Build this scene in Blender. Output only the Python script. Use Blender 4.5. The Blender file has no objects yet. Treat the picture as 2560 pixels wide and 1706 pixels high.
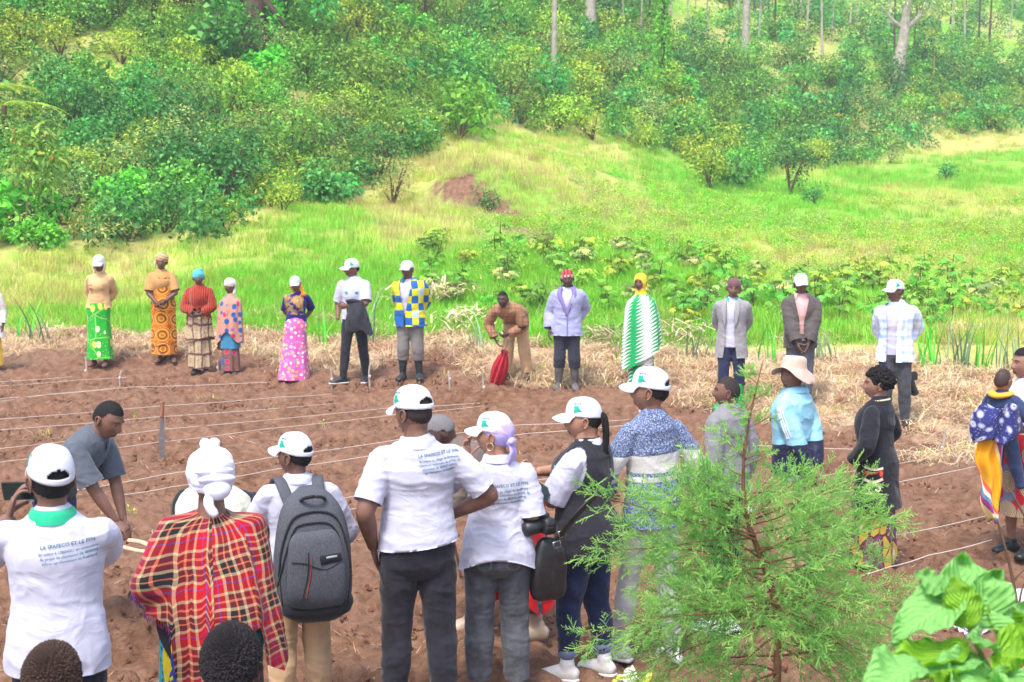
import bpy, math, random
import numpy as np
from mathutils import Vector, Matrix, Euler
from mathutils.bvhtree import BVHTree
random.seed(7); RNG = np.random.default_rng(7)
D = bpy.data
scene = bpy.context.scene
COL = scene.collection
rad = math.radians

# ---------------------------------------------------------------- camera
CAM_H = 2.76; FPX = 3556.0; PITCH = math.atan(384/FPX)
cam = D.cameras.new('camera'); cam.lens = 36.0*FPX/2560; cam.sensor_width = 36
cam.clip_start = 0.1; cam.clip_end = 2000
cam.dof.use_dof = True; cam.dof.focus_distance = 9.0; cam.dof.aperture_fstop = 6.3
cam_o = D.objects.new('camera', cam); COL.objects.link(cam_o)
cam_o.location = (0, 0, CAM_H); cam_o.rotation_euler = (math.pi/2-PITCH, 0, 0)
scene.camera = cam_o

# ---------------------------------------------------------------- sky and sun (bright overcast)
SUN_EL, SUN_AZ = 62.0, 205.0
w = D.worlds.new('World'); scene.world = w; w.use_nodes = True
wn = w.node_tree.nodes; wl = w.node_tree.links
bg = wn['Background']; sky = wn.new('ShaderNodeTexSky'); sky.sky_type = 'NISHITA'; sky.sun_disc = False
sky.sun_elevation = rad(SUN_EL); sky.sun_rotation = rad(SUN_AZ); sky.air_density = 1.0; sky.dust_density = 3.0; sky.ozone_density = 1.0
wl.new(sky.outputs[0], bg.inputs[0]); bg.inputs[1].default_value = 0.15
sun = D.lights.new('sun', 'SUN'); sun.energy = 1.4; sun.angle = rad(12); sun.color = (1.0, 0.97, 0.92)
sun_o = D.objects.new('sun', sun); COL.objects.link(sun_o)
_d = Vector((math.sin(rad(SUN_AZ))*math.cos(rad(SUN_EL)), math.cos(rad(SUN_AZ))*math.cos(rad(SUN_EL)), math.sin(rad(SUN_EL))))
sun_o.rotation_euler = _d.to_track_quat('Z', 'Y').to_euler(); sun_o.location = (0, 0, 40)
scene.view_settings.view_transform = 'Standard'; scene.view_settings.look = 'None'
scene.view_settings.exposure = 1.32; scene.view_settings.gamma = 1.0; scene.view_settings.use_curve_mapping = False
scene.cycles.max_bounces = 6; scene.cycles.diffuse_bounces = 3; scene.cycles.transmission_bounces = 4
scene.cycles.transparent_max_bounces = 4; scene.cycles.glossy_bounces = 2; scene.cycles.use_denoising = True

def ray(px, py):
    x = (px-1280)/FPX; y = -(py-853)/FPX
    return Vector((x, y*math.sin(PITCH)+math.cos(PITCH), y*math.cos(PITCH)-math.sin(PITCH)))
def at(px, py, Y):
    r = ray(px, py); return Vector((r.x*Y/r.y, Y, CAM_H+r.z*Y/r.y))
def on_plane(px, py, z=0.0):
    r = ray(px, py); t = (z-CAM_H)/r.z; return Vector((r.x*t, r.y*t, z))
def zpix(py, Y): return at(1280, py, Y).z

# ---------------------------------------------------------------- numpy noise
def _h(ix, iy, iz, s):
    n = (ix*374761393 + iy*668265263 + iz*2147483647 + s*974634777) & 0x7fffffff
    n = ((n ^ (n >> 13))*1274126177) & 0x7fffffff
    n = ((n ^ (n >> 16))*668265263) & 0x7fffffff
    return ((n ^ (n >> 15)) & 0xffffff)/8388608.0-1.0
def vnoise(p, seed=0):
    p = np.asarray(p, float)
    if p.shape[1] == 2: p = np.c_[p, np.zeros(len(p))]
    i = np.floor(p).astype(np.int64); f = p-i; f = f*f*(3-2*f); r = 0
    for a in (0, 1):
        for b in (0, 1):
            for c in (0, 1):
                wt = (f[:, 0] if a else 1-f[:, 0])*(f[:, 1] if b else 1-f[:, 1])*(f[:, 2] if c else 1-f[:, 2])
                r = r+wt*_h(i[:, 0]+a, i[:, 1]+b, i[:, 2]+c, seed)
    return r
def fbm(p, o=3, seed=0):
    p = np.asarray(p, float); r = 0; amp = 1
    for k in range(o):
        r = r+amp*vnoise(p*(2**k)+17.3*k, seed+k); amp *= .5
    return r

# ---------------------------------------------------------------- materials
class NT:
    def __init__(s, name):
        s.m = D.materials.new(name); s.m.use_nodes = True; s.t = s.m.node_tree
        s.b = s.t.nodes['Principled BSDF']; s.out = s.t.nodes['Material Output']
    def n(s, typ, ins=None, **props):
        nd = s.t.nodes.new(typ)
        for k, v in props.items(): setattr(nd, k, v)
        for k, v in (ins or {}).items():
            s.set(nd.inputs[k], v)
        return nd
    def set(s, sock, v):
        if isinstance(v, bpy.types.NodeSocket): s.t.links.new(v, sock)
        elif isinstance(v, tuple) and len(v) == 3 and sock.type == 'RGBA': sock.default_value = (*v, 1)
        else: sock.default_value = v
    def math(s, op, a, b=0.0, c=None):
        ins = {0: a, 1: b}
        if c is not None: ins[2] = c
        return s.n('ShaderNodeMath', ins, operation=op).outputs[0]
    def mix(s, f, a, b, mode='MIX'):
        nd = s.n('ShaderNodeMix', data_type='RGBA', blend_type=mode)
        s.set(nd.inputs[0], f); s.set(nd.inputs[6], a); s.set(nd.inputs[7], b); return nd.outputs[2]
    def co(s, kind='Object'):
        if kind == 'pat': return s.n('ShaderNodeAttribute', attribute_name='pat').outputs['Vector']
        return s.n('ShaderNodeTexCoord').outputs[kind]
    def scale(s, v, sc):
        return s.n('ShaderNodeMapping', {'Vector': v, 'Scale': sc}).outputs[0]
    def xyz(s, v):
        nd = s.n('ShaderNodeSeparateXYZ', {0: v}); return nd.outputs[0], nd.outputs[1], nd.outputs[2]
    def noise(s, scale, vec=None, detail=3.0, rough=.55, dist=0.0, col=False):
        ins = {'Scale': scale, 'Detail': detail, 'Roughness': rough, 'Distortion': dist}
        if vec is not None: ins['Vector'] = vec
        nd = s.n('ShaderNodeTexNoise', ins); return nd.outputs['Color' if col else 'Fac']
    def voro(s, scale, vec=None, rnd=1.0, feature='F1', out='Distance', dims='3D'):
        ins = {'Scale': scale, 'Randomness': rnd}
        if vec is not None: ins['Vector'] = vec
        nd = s.n('ShaderNodeTexVoronoi', ins, feature=feature, voronoi_dimensions=dims); return nd.outputs[out]
    def ramp(s, f, stops, interp='LINEAR'):
        nd = s.n('ShaderNodeValToRGB', {0: f}); cr = nd.color_ramp; cr.interpolation = interp
        while len(cr.elements) < len(stops): cr.elements.new(.5)
        for e, (p, c) in zip(cr.elements, stops):
            e.position = p; e.color = (*c, 1) if len(c) == 3 else c
        return nd.outputs[0]
    def step(s, v, a, b): # smooth 0..1
        return s.n('ShaderNodeMapRange', {'Value': v, 'From Min': a, 'From Max': b}).outputs[0]
    def bump(s, h, strength=.3, dist=.01):
        s.set(s.b.inputs['Normal'], s.n('ShaderNodeBump', {'Height': h, 'Strength': strength, 'Distance': dist}).outputs[0])
    def fin(s, col, rough=.8, spec=.3, sheen=0.0, transl=0.0, tcol=None):
        s.set(s.b.inputs['Base Color'], col); s.set(s.b.inputs['Roughness'], rough)
        s.b.inputs['Specular IOR Level'].default_value = spec
        if sheen: s.b.inputs['Sheen Weight'].default_value = sheen
        if transl:
            tr = s.n('ShaderNodeBsdfTranslucent', {'Color': tcol if tcol is not None else col})
            mx = s.n('ShaderNodeMixShader', {0: transl, 1: s.b.outputs[0], 2: tr.outputs[0]})
            s.t.links.new(mx.outputs[0], s.out.inputs[0])
        return s.m
_plain = {}
def plain(name, c, rough=.7, spec=.3, var=.12, nscale=30., bump=0., bscale=60., metallic=0.):
    """simple surface: base colour with gentle mottling and optional fine relief"""
    if name in _plain: return _plain[name]
    t = NT(name); nz = t.noise(nscale, t.co(), 4.0)
    lo = tuple(x*(1-var) for x in c); hi = tuple(min(1, x*(1+var)) for x in c)
    col = t.ramp(nz, [(.3, lo), (.7, hi)])
    if bump: t.bump(t.noise(bscale, t.co(), 4.0), bump, .004)
    t.b.inputs['Metallic'].default_value = metallic
    _plain[name] = t.fin(col, rough, spec); return _plain[name]
def cloth(name, c, var=.07, weave=0.25, rough=.85):
    if name in _plain: return _plain[name]
    t = NT(name); co = t.co(); nz = t.noise(14., co, 3.0); fine = t.noise(420., co, 2.0)
    lo = tuple(x*(1-var) for x in c); hi = tuple(min(1, x*(1+var)) for x in c)
    col = t.ramp(nz, [(.3, lo), (.7, hi)])
    wr = t.noise(4.2, t.scale(co, (1.0, 1.0, 1.7)), 3.0, .45, .9); wr = t.math('ABSOLUTE', t.math('SUBTRACT', wr, .5))
    t.bump(t.math('ADD', t.math('MULTIPLY', fine, .05), t.math('MULTIPLY', wr, -1.6)), min(1., weave*1.0), .018)
    _plain[name] = t.fin(col, rough, .2, .15); return _plain[name]

# ---------------------------------------------------------------- geometry accumulator
def catmull(P, k):
    P = np.asarray(P, float); n = len(P)
    if n < 3 or k < 2:
        return P
    out = []
    for i in range(n-1):
        p0 = P[max(i-1, 0)]; p1 = P[i]; p2 = P[i+1]; p3 = P[min(i+2, n-1)]
        for j in range(k):
            t = j/k
            out.append(.5*((2*p1)+(-p0+p2)*t+(2*p0-5*p1+4*p2-p3)*t*t+(-p0+3*p1-3*p2+p3)*t**3))
    out.append(P[-1]); return np.array(out)
class Geo:
    def __init__(s): s.v = []; s.f = []; s.m = []; s.n = 0; s.pat = {}
    def add(s, V, F, mi=0):
        V = np.asarray(V, float).reshape(-1, 3); o = s.n
        s.v.append(V); s.n += len(V)
        s.f += [tuple(i+o for i in q) for q in F]
        s.m += [mi]*len(F) if isinstance(mi, int) else list(mi)
        return o
    def grid(s, A, closed=False, mi=0, flip=False):
        A = np.asarray(A, float); nu, nv = A.shape[:2]; F = []
        for i in range(nu-1):
            for j in range(nv if closed else nv-1):
                k = (j+1) % nv; q = (i*nv+j, i*nv+k, (i+1)*nv+k, (i+1)*nv+j)
                F.append(q[::-1] if flip else q)
        return s.add(A.reshape(-1, 3), F, mi)
    def tube(s, pts, rr, n=10, side=(1, 0, 0), k=3, mi=0, cap=True, sq=1.0):
        pts = np.asarray(pts, float); rr = np.asarray([(r, r) if np.isscalar(r) else r for r in rr], float)
        if len(rr) == 1: rr = np.repeat(rr, len(pts), 0)
        P = catmull(pts, k); R = np.maximum(catmull(rr, k), 1e-4)
        side = np.asarray(side, float); rings = []
        T = np.gradient(P, axis=0); T /= np.linalg.norm(T, axis=1)[:, None]+1e-12
        th = np.linspace(0, 2*np.pi, n, endpoint=False); c = np.cos(th); sn = np.sin(th)
        if sq != 1.0: c = np.sign(c)*np.abs(c)**sq; sn = np.sign(sn)*np.abs(sn)**sq
        def fr(t):
            a = side-t*side.dot(t)
            if np.linalg.norm(a) < 1e-3: a = np.array((0, 1., 0))-t*t[1]
            a = a/np.linalg.norm(a); return a, np.cross(t, a)
        def ring(p, t, r):
            a, b = fr(t); return p+np.outer(c*r[0], a)+np.outer(sn*r[1], b)
        if cap: rings.append(ring(P[0]-T[0]*min(R[0])*.45, T[0], R[0]*.66))
        for p, t, r in zip(P, T, R): rings.append(ring(p, t, r))
        if cap: rings.append(ring(P[-1]+T[-1]*min(R[-1])*.45, T[-1], R[-1]*.66))
        o = s.grid(np.array(rings), True, mi)
        if cap:
            m = len(rings); e = s.add([P[0]-T[0]*min(R[0])*.62, P[-1]+T[-1]*min(R[-1])*.62], [], mi)
            for j in range(n):
                kk = (j+1) % n
                s.f.append((o+kk, o+j, e)); s.m.append(mi)
                s.f.append((o+(m-1)*n+j, o+(m-1)*n+kk, e+1)); s.m.append(mi)
    def ell(s, c, r, M=None, nu=14, nv=9, mi=0):
        th = np.linspace(0, 2*np.pi, nu, endpoint=False); ph = np.linspace(-np.pi/2, np.pi/2, nv)
        A = np.array([[(math.cos(p)*math.cos(t)*r[0], math.cos(p)*math.sin(t)*r[1], math.sin(p)*r[2]) for t in th] for p in ph])
        if M is not None: A = A@np.array(M).T
        s.grid(A+np.asarray(c, float), True, mi)
    def box(s, c, h, M=None, mi=0):
        V = np.array([(x, y, z) for x in (-1, 1) for y in (-1, 1) for z in (-1, 1)], float)*np.asarray(h, float)
        if M is not None: V = V@np.array(M).T
        s.add(V+np.asarray(c, float), [(0, 1, 3, 2), (4, 6, 7, 5), (0, 4, 5, 1), (2, 3, 7, 6), (0, 2, 6, 4), (1, 5, 7, 3)], mi)
    def xform(s, fn):
        s.v = [fn(np.concatenate(s.v))] if s.v else s.v
    def VF(s): return (np.concatenate(s.v) if s.v else np.zeros((0, 3))), s.f
    def mesh(s, name):
        V, F = s.VF(); return mk_mesh(name, V, F, s.m)
    def build(s, name, mats, parent=None, smooth=True, pat=None):
        me = s.mesh(name); return link_mesh(name, me, mats, parent, smooth, pat)
def mk_mesh(name, V, F, mi=None):
    me = D.meshes.new(name); V = np.asarray(V, np.float32)
    if isinstance(F, np.ndarray):
        nf, k = F.shape; me.vertices.add(len(V)); me.vertices.foreach_set('co', V.ravel())
        me.loops.add(nf*k); me.loops.foreach_set('vertex_index', F.astype(np.int32).ravel())
        me.polygons.add(nf); me.polygons.foreach_set('loop_start', np.arange(nf, dtype=np.int32)*k)
        me.update(calc_edges=True)
    else:
        me.from_pydata(V.tolist(), [], F)
    if mi is not None and len(mi) == len(me.polygons):
        me.polygons.foreach_set('material_index', np.asarray(mi, np.int32))
    me.update(); return me
def link_mesh(name, me, mats, parent=None, smooth=True, pat=None, col=None):
    if smooth: me.polygons.foreach_set('use_smooth', np.ones(len(me.polygons), bool))
    for m in (mats if isinstance(mats, (list, tuple)) else [mats]): me.materials.append(m)
    if pat is not None:
        a = me.attributes.new('pat', 'FLOAT_VECTOR', 'POINT'); a.data.foreach_set('vector', np.asarray(pat, np.float32).ravel())
    me.name = name
    o = D.objects.new(name, me); (col or COL).objects.link(o)
    if parent is not None: o.parent = parent
    return o
def empty(name, loc=(0, 0, 0), rz=0.0, sc=1.0):
    o = D.objects.new(name, None); COL.objects.link(o); o.location = loc; o.rotation_euler = (0, 0, rz); o.scale = (sc,)*3
    o.empty_display_size = .1; return o
def tag(o, label=None, cat=None, group=None, kind=None):
    if label: o['label'] = label
    if cat: o['category'] = cat
    if group: o['group'] = group
    if kind: o['kind'] = kind
    return o
SCR = D.scenes.new('scratch')
def scr_dg():
    with bpy.context.temp_override(scene=SCR, view_layer=SCR.view_layers[0]):
        dg = bpy.context.evaluated_depsgraph_get(); dg.update(); return dg
def evald(me, mods):
    o = D.objects.new('tmp', me); SCR.collection.objects.link(o)
    for typ, kw in mods:
        md = o.modifiers.new('m', typ)
        for k, v in kw.items(): setattr(md, k, v)
    dg = scr_dg()
    me2 = D.meshes.new_from_object(o.evaluated_get(dg)); D.objects.remove(o); D.meshes.remove(me); return me2
def me_arrays(me):
    n = len(me.vertices); V = np.zeros(n*3, np.float32); me.vertices.foreach_get('co', V)
    F = [tuple(p.vertices) for p in me.polygons]; return V.reshape(-1, 3).astype(float), F
def remesh(geo, voxel=.012, it=3):
    """fuse overlapping closed shapes into one continuous surface and relax it"""
    me = evald(geo.mesh('t'), [('REMESH', dict(mode='VOXEL', voxel_size=voxel)), ('SMOOTH', dict(factor=.6, iterations=it))])
    V, F = me_arrays(me); D.meshes.remove(me); return V, F
def vnormals(V, F):
    N = np.zeros_like(V); q = [f for f in F if len(f) == 4]; t = [f for f in F if len(f) == 3]
    for fs in (q, t):
        if not fs: continue
        A = np.array(fs); a = V[A[:, 0]]; b = V[A[:, 1]]; c = V[A[:, 2]]; d = V[A[:, -1]]
        n = np.cross(c-a, d-b) if A.shape[1] == 4 else np.cross(b-a, c-a)
        for k in range(A.shape[1]): np.add.at(N, A[:, k], n)
    return N/(np.linalg.norm(N, axis=1)[:, None]+1e-12)
# ---------------------------------------------------------------- terrain
TCOL = [ # azimuth column (photo pixel at the time of survey) : (distance, height of the ground as seen)
 (-500, [(23.0, 845), (25, 795), (29, 650), (34, 480), (50, 0), (90, -300)]),
 (0,    [(23.2, 845), (25.3, 795), (29, 660), (34, 500), (48, 0), (90, -320)]),
 (300,  [(23.0, 848), (25.6, 780), (30, 640), (35, 500), (49, 0), (90, -310)]),
 (600,  [(22.2, 855), (25.6, 740), (31, 600), (36, 490), (52, 0), (90, -280)]),
 (900,  [(21.5, 862), (25.5, 720), (33, 560), (37, 480), (58, 0), (95, -230)]),
 (1080, [(20.6, 870), (25.5, 690), (34, 548), (36.6, 505), (37.5, 445), (46, 330), (66, 0), (100, -180)]),
 (1300, [(20.2, 880), (26.0, 665), (34, 560), (36.6, 528), (37.5, 455), (50, 320), (72, 0), (110, -160)]),
 (1500, [(20.0, 890), (26, 665), (33, 560), (42, 470), (46, 430), (55, 330), (78, 0), (115, -150)]),
 (1700, [(19.5, 900), (25, 700), (31, 600), (46, 480), (56, 400), (70, 200), (90, 0), (130, -150)]),
 (1900, [(19.2, 905), (25, 725), (30, 650), (46, 525), (62, 430), (66, 410), (73, 190), (75, 150), (105, 0), (140, -130)]),
 (2100, [(19.0, 910), (24, 745), (30, 660), (48, 525), (70, 405), (78, 215), (81, 170), (115, 0), (150, -130)]),
 (2300, [(18.7, 915), (24, 755), (30, 665), (52, 505), (74, 385), (82, 225), (84.5, 180), (120, 0), (150, -120)]),
 (2560, [(18.4, 925), (24, 765), (30, 668), (54, 480), (78, 340), (86, 215), (89, 185), (125, 0), (160, -120)]),
 (3200, [(18.4, 930), (24, 770), (30, 670), (54, 480), (80, 340), (88, 210), (90, 180), (125, 0), (160, -120)]),
]
NU_T, NY_T = 161, 720; Y0_T, Y1_T = 0.5, 200.0
U_T = np.linspace(-.62, .62, NU_T); YT = np.linspace(Y0_T, Y1_T, NY_T)
def _table():
    cu = np.array([(c-1280)/FPX for c, _ in TCOL]); Z = np.zeros((len(TCOL), NY_T))
    for i, (c, st) in enumerate(TCOL):
        ys = [0.0, st[0][0]-3.6]; zs = [0.0, 0.0]
        for Y, py in st: ys.append(Y); zs.append(zpix(py, Y))
        ys.append(240.0); zs.append(zs[-1]+10)
        Z[i] = np.interp(YT, ys, zs)
    out = np.zeros((NU_T, NY_T))
    for j in range(NY_T): out[:, j] = np.interp(U_T, cu, Z[:, j])
    k = np.exp(-.5*(np.arange(-5, 6)/2.2)**2); k /= k.sum()
    p = np.pad(out, ((5, 5), (0, 0)), 'edge'); out = sum(k[i]*p[i:i+NU_T] for i in range(11))
    k = np.array([.25, .5, .25]); p = np.pad(out, ((0, 0), (1, 1)), 'edge'); out = sum(k[i]*p[:, i:i+NY_T] for i in range(3))
    return out
ZT = _table()
def smooth01(x): x = np.clip(x, 0, 1); return x*x*(3-2*x)
def bank_y(pq): return 37.1-(pq-1085)/225*1.1+.12*np.sin(pq*.06)
def ground(X, Y):
    X = np.atleast_1d(np.asarray(X, float)); Y = np.atleast_1d(np.asarray(Y, float))
    u = np.clip((X/np.maximum(Y, .5)-U_T[0])/(U_T[1]-U_T[0]), 0, NU_T-1.001); v = np.clip((Y-Y0_T)/(YT[1]-YT[0]), 0, NY_T-1.001)
    i = u.astype(int); j = v.astype(int); a = u-i; b = v-j
    z = (ZT[i, j]*(1-a)+ZT[i+1, j]*a)*(1-b)+(ZT[i, j+1]*(1-a)+ZT[i+1, j+1]*a)*b
    z = z+smooth01((6.2-Y)/4.2)*1.15                                    # the bank the photographer stands on
    e = ((X+2.25)/.62)**2+((Y-8.35)/.5)**2                                  # dug hole
    z = z-.24*smooth01((1.25-e)/.5)
    pq = X/np.maximum(Y, .5)*FPX+1280; lens = np.clip(np.sin(np.pi*np.clip((pq-1070)/255, 0, 1)), 0, 1); yb = bank_y(pq)
    z = z+.55*lens*smooth01((Y-yb)/.28)*np.exp(-np.maximum(Y-yb, 0)/2.2)
    far = smooth01((Y-22)/10)
    z = z+far*(.35*vnoise(np.c_[X*.22, Y*.22])+.15*vnoise(np.c_[X*.7, Y*.7], 3))
    return z
def g1(x, y): return float(ground(x, y)[0])
def edge_y(X, Y):
    """0 = bare soil, 1 = straw margin, 2 = grass : distance along Y of the two borders at this azimuth"""
    u = np.asarray(X)/np.maximum(np.asarray(Y), .5); px = u*FPX+1280
    grass = np.interp(px, [c for c, _ in TCOL], [s[0][0] for _, s in TCOL])
    straw = np.interp(px, [0, 400, 800, 1200, 1600, 2000, 2560], [21.3, 20.9, 19.6, 18.6, 17.2, 15.0, 13.6])
    return straw, grass
def zone(X, Y):
    st, gr = edge_y(X, Y); nz = fbm(np.c_[X*.8, Y*.8], 3, 5)
    return smooth01((Y-st+nz*1.0)/1.4), smooth01((Y-gr+nz*.35)/.5)

def polar_sheet(name, U, YY, detail):
    uu, yy = np.meshgrid(U, YY, indexing='ij'); X = (uu*yy).ravel(); Y = yy.ravel(); z = ground(X, Y)
    st, gr = zone(X, Y)
    P = np.c_[X, Y]
    soil = (1-gr)
    if detail:
        cl = fbm(P*2.2, 2, 11)*.03+np.abs(fbm(P*6.5, 2, 12))*.07+vnoise(P*17, 13)*.014+np.clip(vnoise(P*11, 15), 0, 1)**2*.03
        beds = np.sin((Y+X*.18)*2*np.pi/1.25)*.035+np.sin((Y*1.0+X*.18+.1*vnoise(P*.8, 19))*2*np.pi/.21)*.011
        z = z+soil*(cl*(1-.25*st)+beds*(1-st)-.02)+st*(1-gr)*(np.abs(fbm(P*1.3, 3, 21))*.10)
    n, m = len(U), len(YY); i, j = np.meshgrid(np.arange(n-1), np.arange(m-1), indexing='ij')
    F = np.stack([i*m+j, (i+1)*m+j, (i+1)*m+j+1, i*m+j+1], -1).reshape(-1, 4)
    me = mk_mesh(name, np.c_[X, Y, z], F)
    pxs = (X/np.maximum(Y, .5))*FPX+1280
    # cover of the meadow: dry yellow patches, fresh green, bare earth on banks
    dry = smooth01(.5+1.2*fbm(np.c_[X*.12, Y*.09], 3, 31)+.6*smooth01((Y-27)/6)*smooth01((pxs-850)/250)*smooth01((1750-pxs)/250))
    zx = np.gradient(z.reshape(n, m), axis=1).ravel()/np.maximum(np.gradient(yy, axis=1).ravel(), 1e-4)
    bank = np.maximum(smooth01((zx-.62)/.5)*gr, smooth01((pxs-1062)/25)*smooth01((1332-pxs)/25)*smooth01((Y-bank_y(pxs)+.25)/.15)*smooth01((bank_y(pxs)+.34-Y)/.1)); bank = np.maximum(bank, .75*smooth01((vnoise(P*.55, 41)-.38)*8)*((pxs > 940)&(pxs < 1380)&(Y > 30)&(Y < 36)))
    a = me.attributes.new('zone', 'FLOAT_COLOR', 'POINT')
    a.data.foreach_set('color', np.c_[st, gr, dry, bank].astype(np.float32).ravel())
    return me
def ground_mat():
    t = NT('earth_and_turf'); co = t.co(); at_ = t.n('ShaderNodeAttribute', attribute_name='zone')
    st, gr, dry = t.n('ShaderNodeSeparateColor', {0: at_.outputs['Color']}).outputs[:3]; bank = at_.outputs['Alpha']
    n1 = t.noise(1.1, co, 5.0); n2 = t.noise(9., co, 6.0, .65); n3 = t.noise(45., co, 5.0, .7)
    soil = t.ramp(n2, [(.28, (.10, .048, .027)), (.5, (.225, .116, .068)), (.75, (.36, .21, .135))])
    soil = t.mix(t.step(n1, .35, .75), soil, t.mix(.5, soil, (.33, .20, .14)))
    soil = t.mix(t.math('MULTIPLY', t.step(n3, .62, .72), .5), soil, (.5, .34, .22))
    straw = t.ramp(t.noise(60., t.scale(co, (1, .35, 1)), 6.0, .7, 1.0), [(.25, (.42, .28, .17)), (.5, (.66, .49, .31)), (.72, (.82, .66, .45))])
    straw = t.mix(t.step(n2, .5, .68), straw, (.26, .135, .08))
    c = t.mix(t.math('MULTIPLY', st, t.step(t.math('ADD', t.noise(3.2, co, 4.0), t.math('MULTIPLY', st, .5)), .55, .85)), soil, straw)
    grass = t.ramp(n2, [(.25, (.13, .32, .03)), (.6, (.26, .52, .06))])
    dryc = t.ramp(n2, [(.25, (.36, .40, .08)), (.6, (.58, .56, .18))])
    g = t.mix(dry, grass, dryc); c = t.mix(gr, c, g); c = t.mix(bank, c, t.ramp(n2, [(.3, (.15, .08, .05)), (.65, (.36, .2, .13))]))
    t.bump(t.math('ADD', n2, t.math('MULTIPLY', n3, .8)), .8, .05)
    return t.fin(c, .95, .1)
GMAT = ground_mat()
near = polar_sheet('ground', np.linspace(-.46, .46, 430), np.r_[np.linspace(1.2, 6.9, 30), np.linspace(7.0, 24.5, 560)], True)
tag(link_mesh('ground', near, [GMAT]), 'tilled reddish brown soil of the field with a margin of dry straw', kind='structure')
hill = polar_sheet('hill', np.linspace(-.62, .62, 200), np.r_[np.linspace(24.5, 80, 230), np.linspace(81, 200, 60)], False)
tag(link_mesh('hill', hill, [GMAT]), 'grassy valley side rising behind the field', kind='structure')
for s_ in (-1, 1):
    us = np.linspace(.46, 1.6, 40)*s_; us = us[::s_]
    me = polar_sheet('ground', us, np.linspace(1.2, 24.5, 60), False)
    tag(link_mesh('ground', me, [GMAT]), 'tilled soil continuing beside the field', kind='structure')
    us = np.linspace(.62, 1.6, 20)*s_; us = us[::s_]
    me = polar_sheet('hill', us, np.linspace(24.5, 200, 60), False)
    tag(link_mesh('hill', me, [GMAT]), 'grassy valley side continuing beyond the field', kind='structure')
# ---------------------------------------------------------------- people : skin, body, clothes
def skin_mat(name, c):
    if name in _plain: return _plain[name]
    t = NT(name); co = t.co(); nz = t.noise(22., co, 4.0)
    col = t.ramp(nz, [(.3, tuple(x*.82 for x in c)), (.7, tuple(min(1, x*1.15) for x in c))])
    t.bump(t.noise(160., co, 3.0), .12, .003)
    _plain[name] = t.fin(col, .48, .38); return _plain[name]
SK = {'dark': skin_mat('skin_dark', (.155, .080, .062)), 'deep': skin_mat('skin_deep', (.105, .056, .046)),
      'mid': skin_mat('skin_mid', (.205, .102, .072)), 'warm': skin_mat('skin_warm', (.30, .15, .10)), 'light': skin_mat('skin_light', (.40, .20, .125))}
EYEW = plain('eye_white', (.62, .56, .50), .3, .5, .04); IRIS = plain('eye_dark', (.02, .012, .01), .2, .6, .02)
LIP = plain('lips', (.13, .055, .05), .45, .4); HAIR = plain('black_hair', (.012, .010, .010), .75, .25, .4, 300., .6, 500.)
BROW = HAIR
def rotx(a): c, s = math.cos(a), math.sin(a); return np.array([[1, 0, 0], [0, c, -s], [0, s, c]])
def roty(a): c, s = math.cos(a), math.sin(a); return np.array([[c, 0, s], [0, 1, 0], [-s, 0, c]])
def rotz(a): c, s = math.cos(a), math.sin(a); return np.array([[c, -s, 0], [s, c, 0], [0, 0, 1]])
def nrm(v): v = np.asarray(v, float); return v/(np.linalg.norm(v)+1e-12)
def ss(x): x = min(1, max(0, x)); return x*x*(3-2*x)

def head_grid(n=60, m=46, fem=False, wide=1.0):
    t = np.linspace(0, 2*np.pi, n, endpoint=False); th = t-.5*np.sin(t); ph = np.linspace(-np.pi/2, np.pi/2, m)
    T, P = np.meshgrid(th, ph); dx = np.cos(P)*np.sin(T); dy = -np.cos(P)*np.cos(T); dz = np.sin(P)
    x = .074*wide*dx; z = np.where(dz > 0, .118*dz, .116*dz); y = np.where(dy < 0, .092*dy, .100*dy)
    low = np.clip(-z/.115, 0, 1); x = x*(1-.30*low**1.6)
    back = (dy > 0)*np.clip((-z-.02)/.09, 0, 1); y = y*(1-.52*back)
    front = (dy < 0)*np.clip(-z/.115, 0, 1)**2; y = y*(1+.12*front*np.abs(dy))-.006*front
    fw = np.clip(-dy*3, 0, 1); ax = np.abs(x)
    G = lambda a, s: np.exp(-(a/s)**2)
    b = .021*G(x, .0125)*G(z+.024, .019)+.009*G(x, .009)*G(z-.004, .026)+.009*G(ax-.015, .008)*G(z+.031, .009)
    b -= .0095*G(ax-.031, .017)*G(z-.007, .012); b += .0055*G(ax-.028, .024)*G(z-.029, .009)
    b += .005*G(ax-.044, .018)*G(z+.022, .02)+.011*G(x, .024)*(G(z+.058, .0068)+1.05*G(z+.0725, .0078)) - .005*G(x, .026)*G(z+.065, .003)
    b += .006*G(x, .022)*G(z+.1, .014)-.004*G(x, .02)*G(z+.086, .006)
    y = y-b*fw*(.85 if fem else 1.0)
    return np.stack([x, y, z], -1)
def hair_mask(V):
    x, y, z = V[..., 0], V[..., 1], V[..., 2]
    line = np.where(y < -.02, .062+.25*np.clip(-y-.02, 0, .05)*0, np.where(y < .02, .045-(y+.02)*1.6, -.02-(y-.02)*.55))
    line = np.where((y < -.02), .066-.35*np.clip(np.abs(x)-.045, 0, 1), line)
    return z > line

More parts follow.
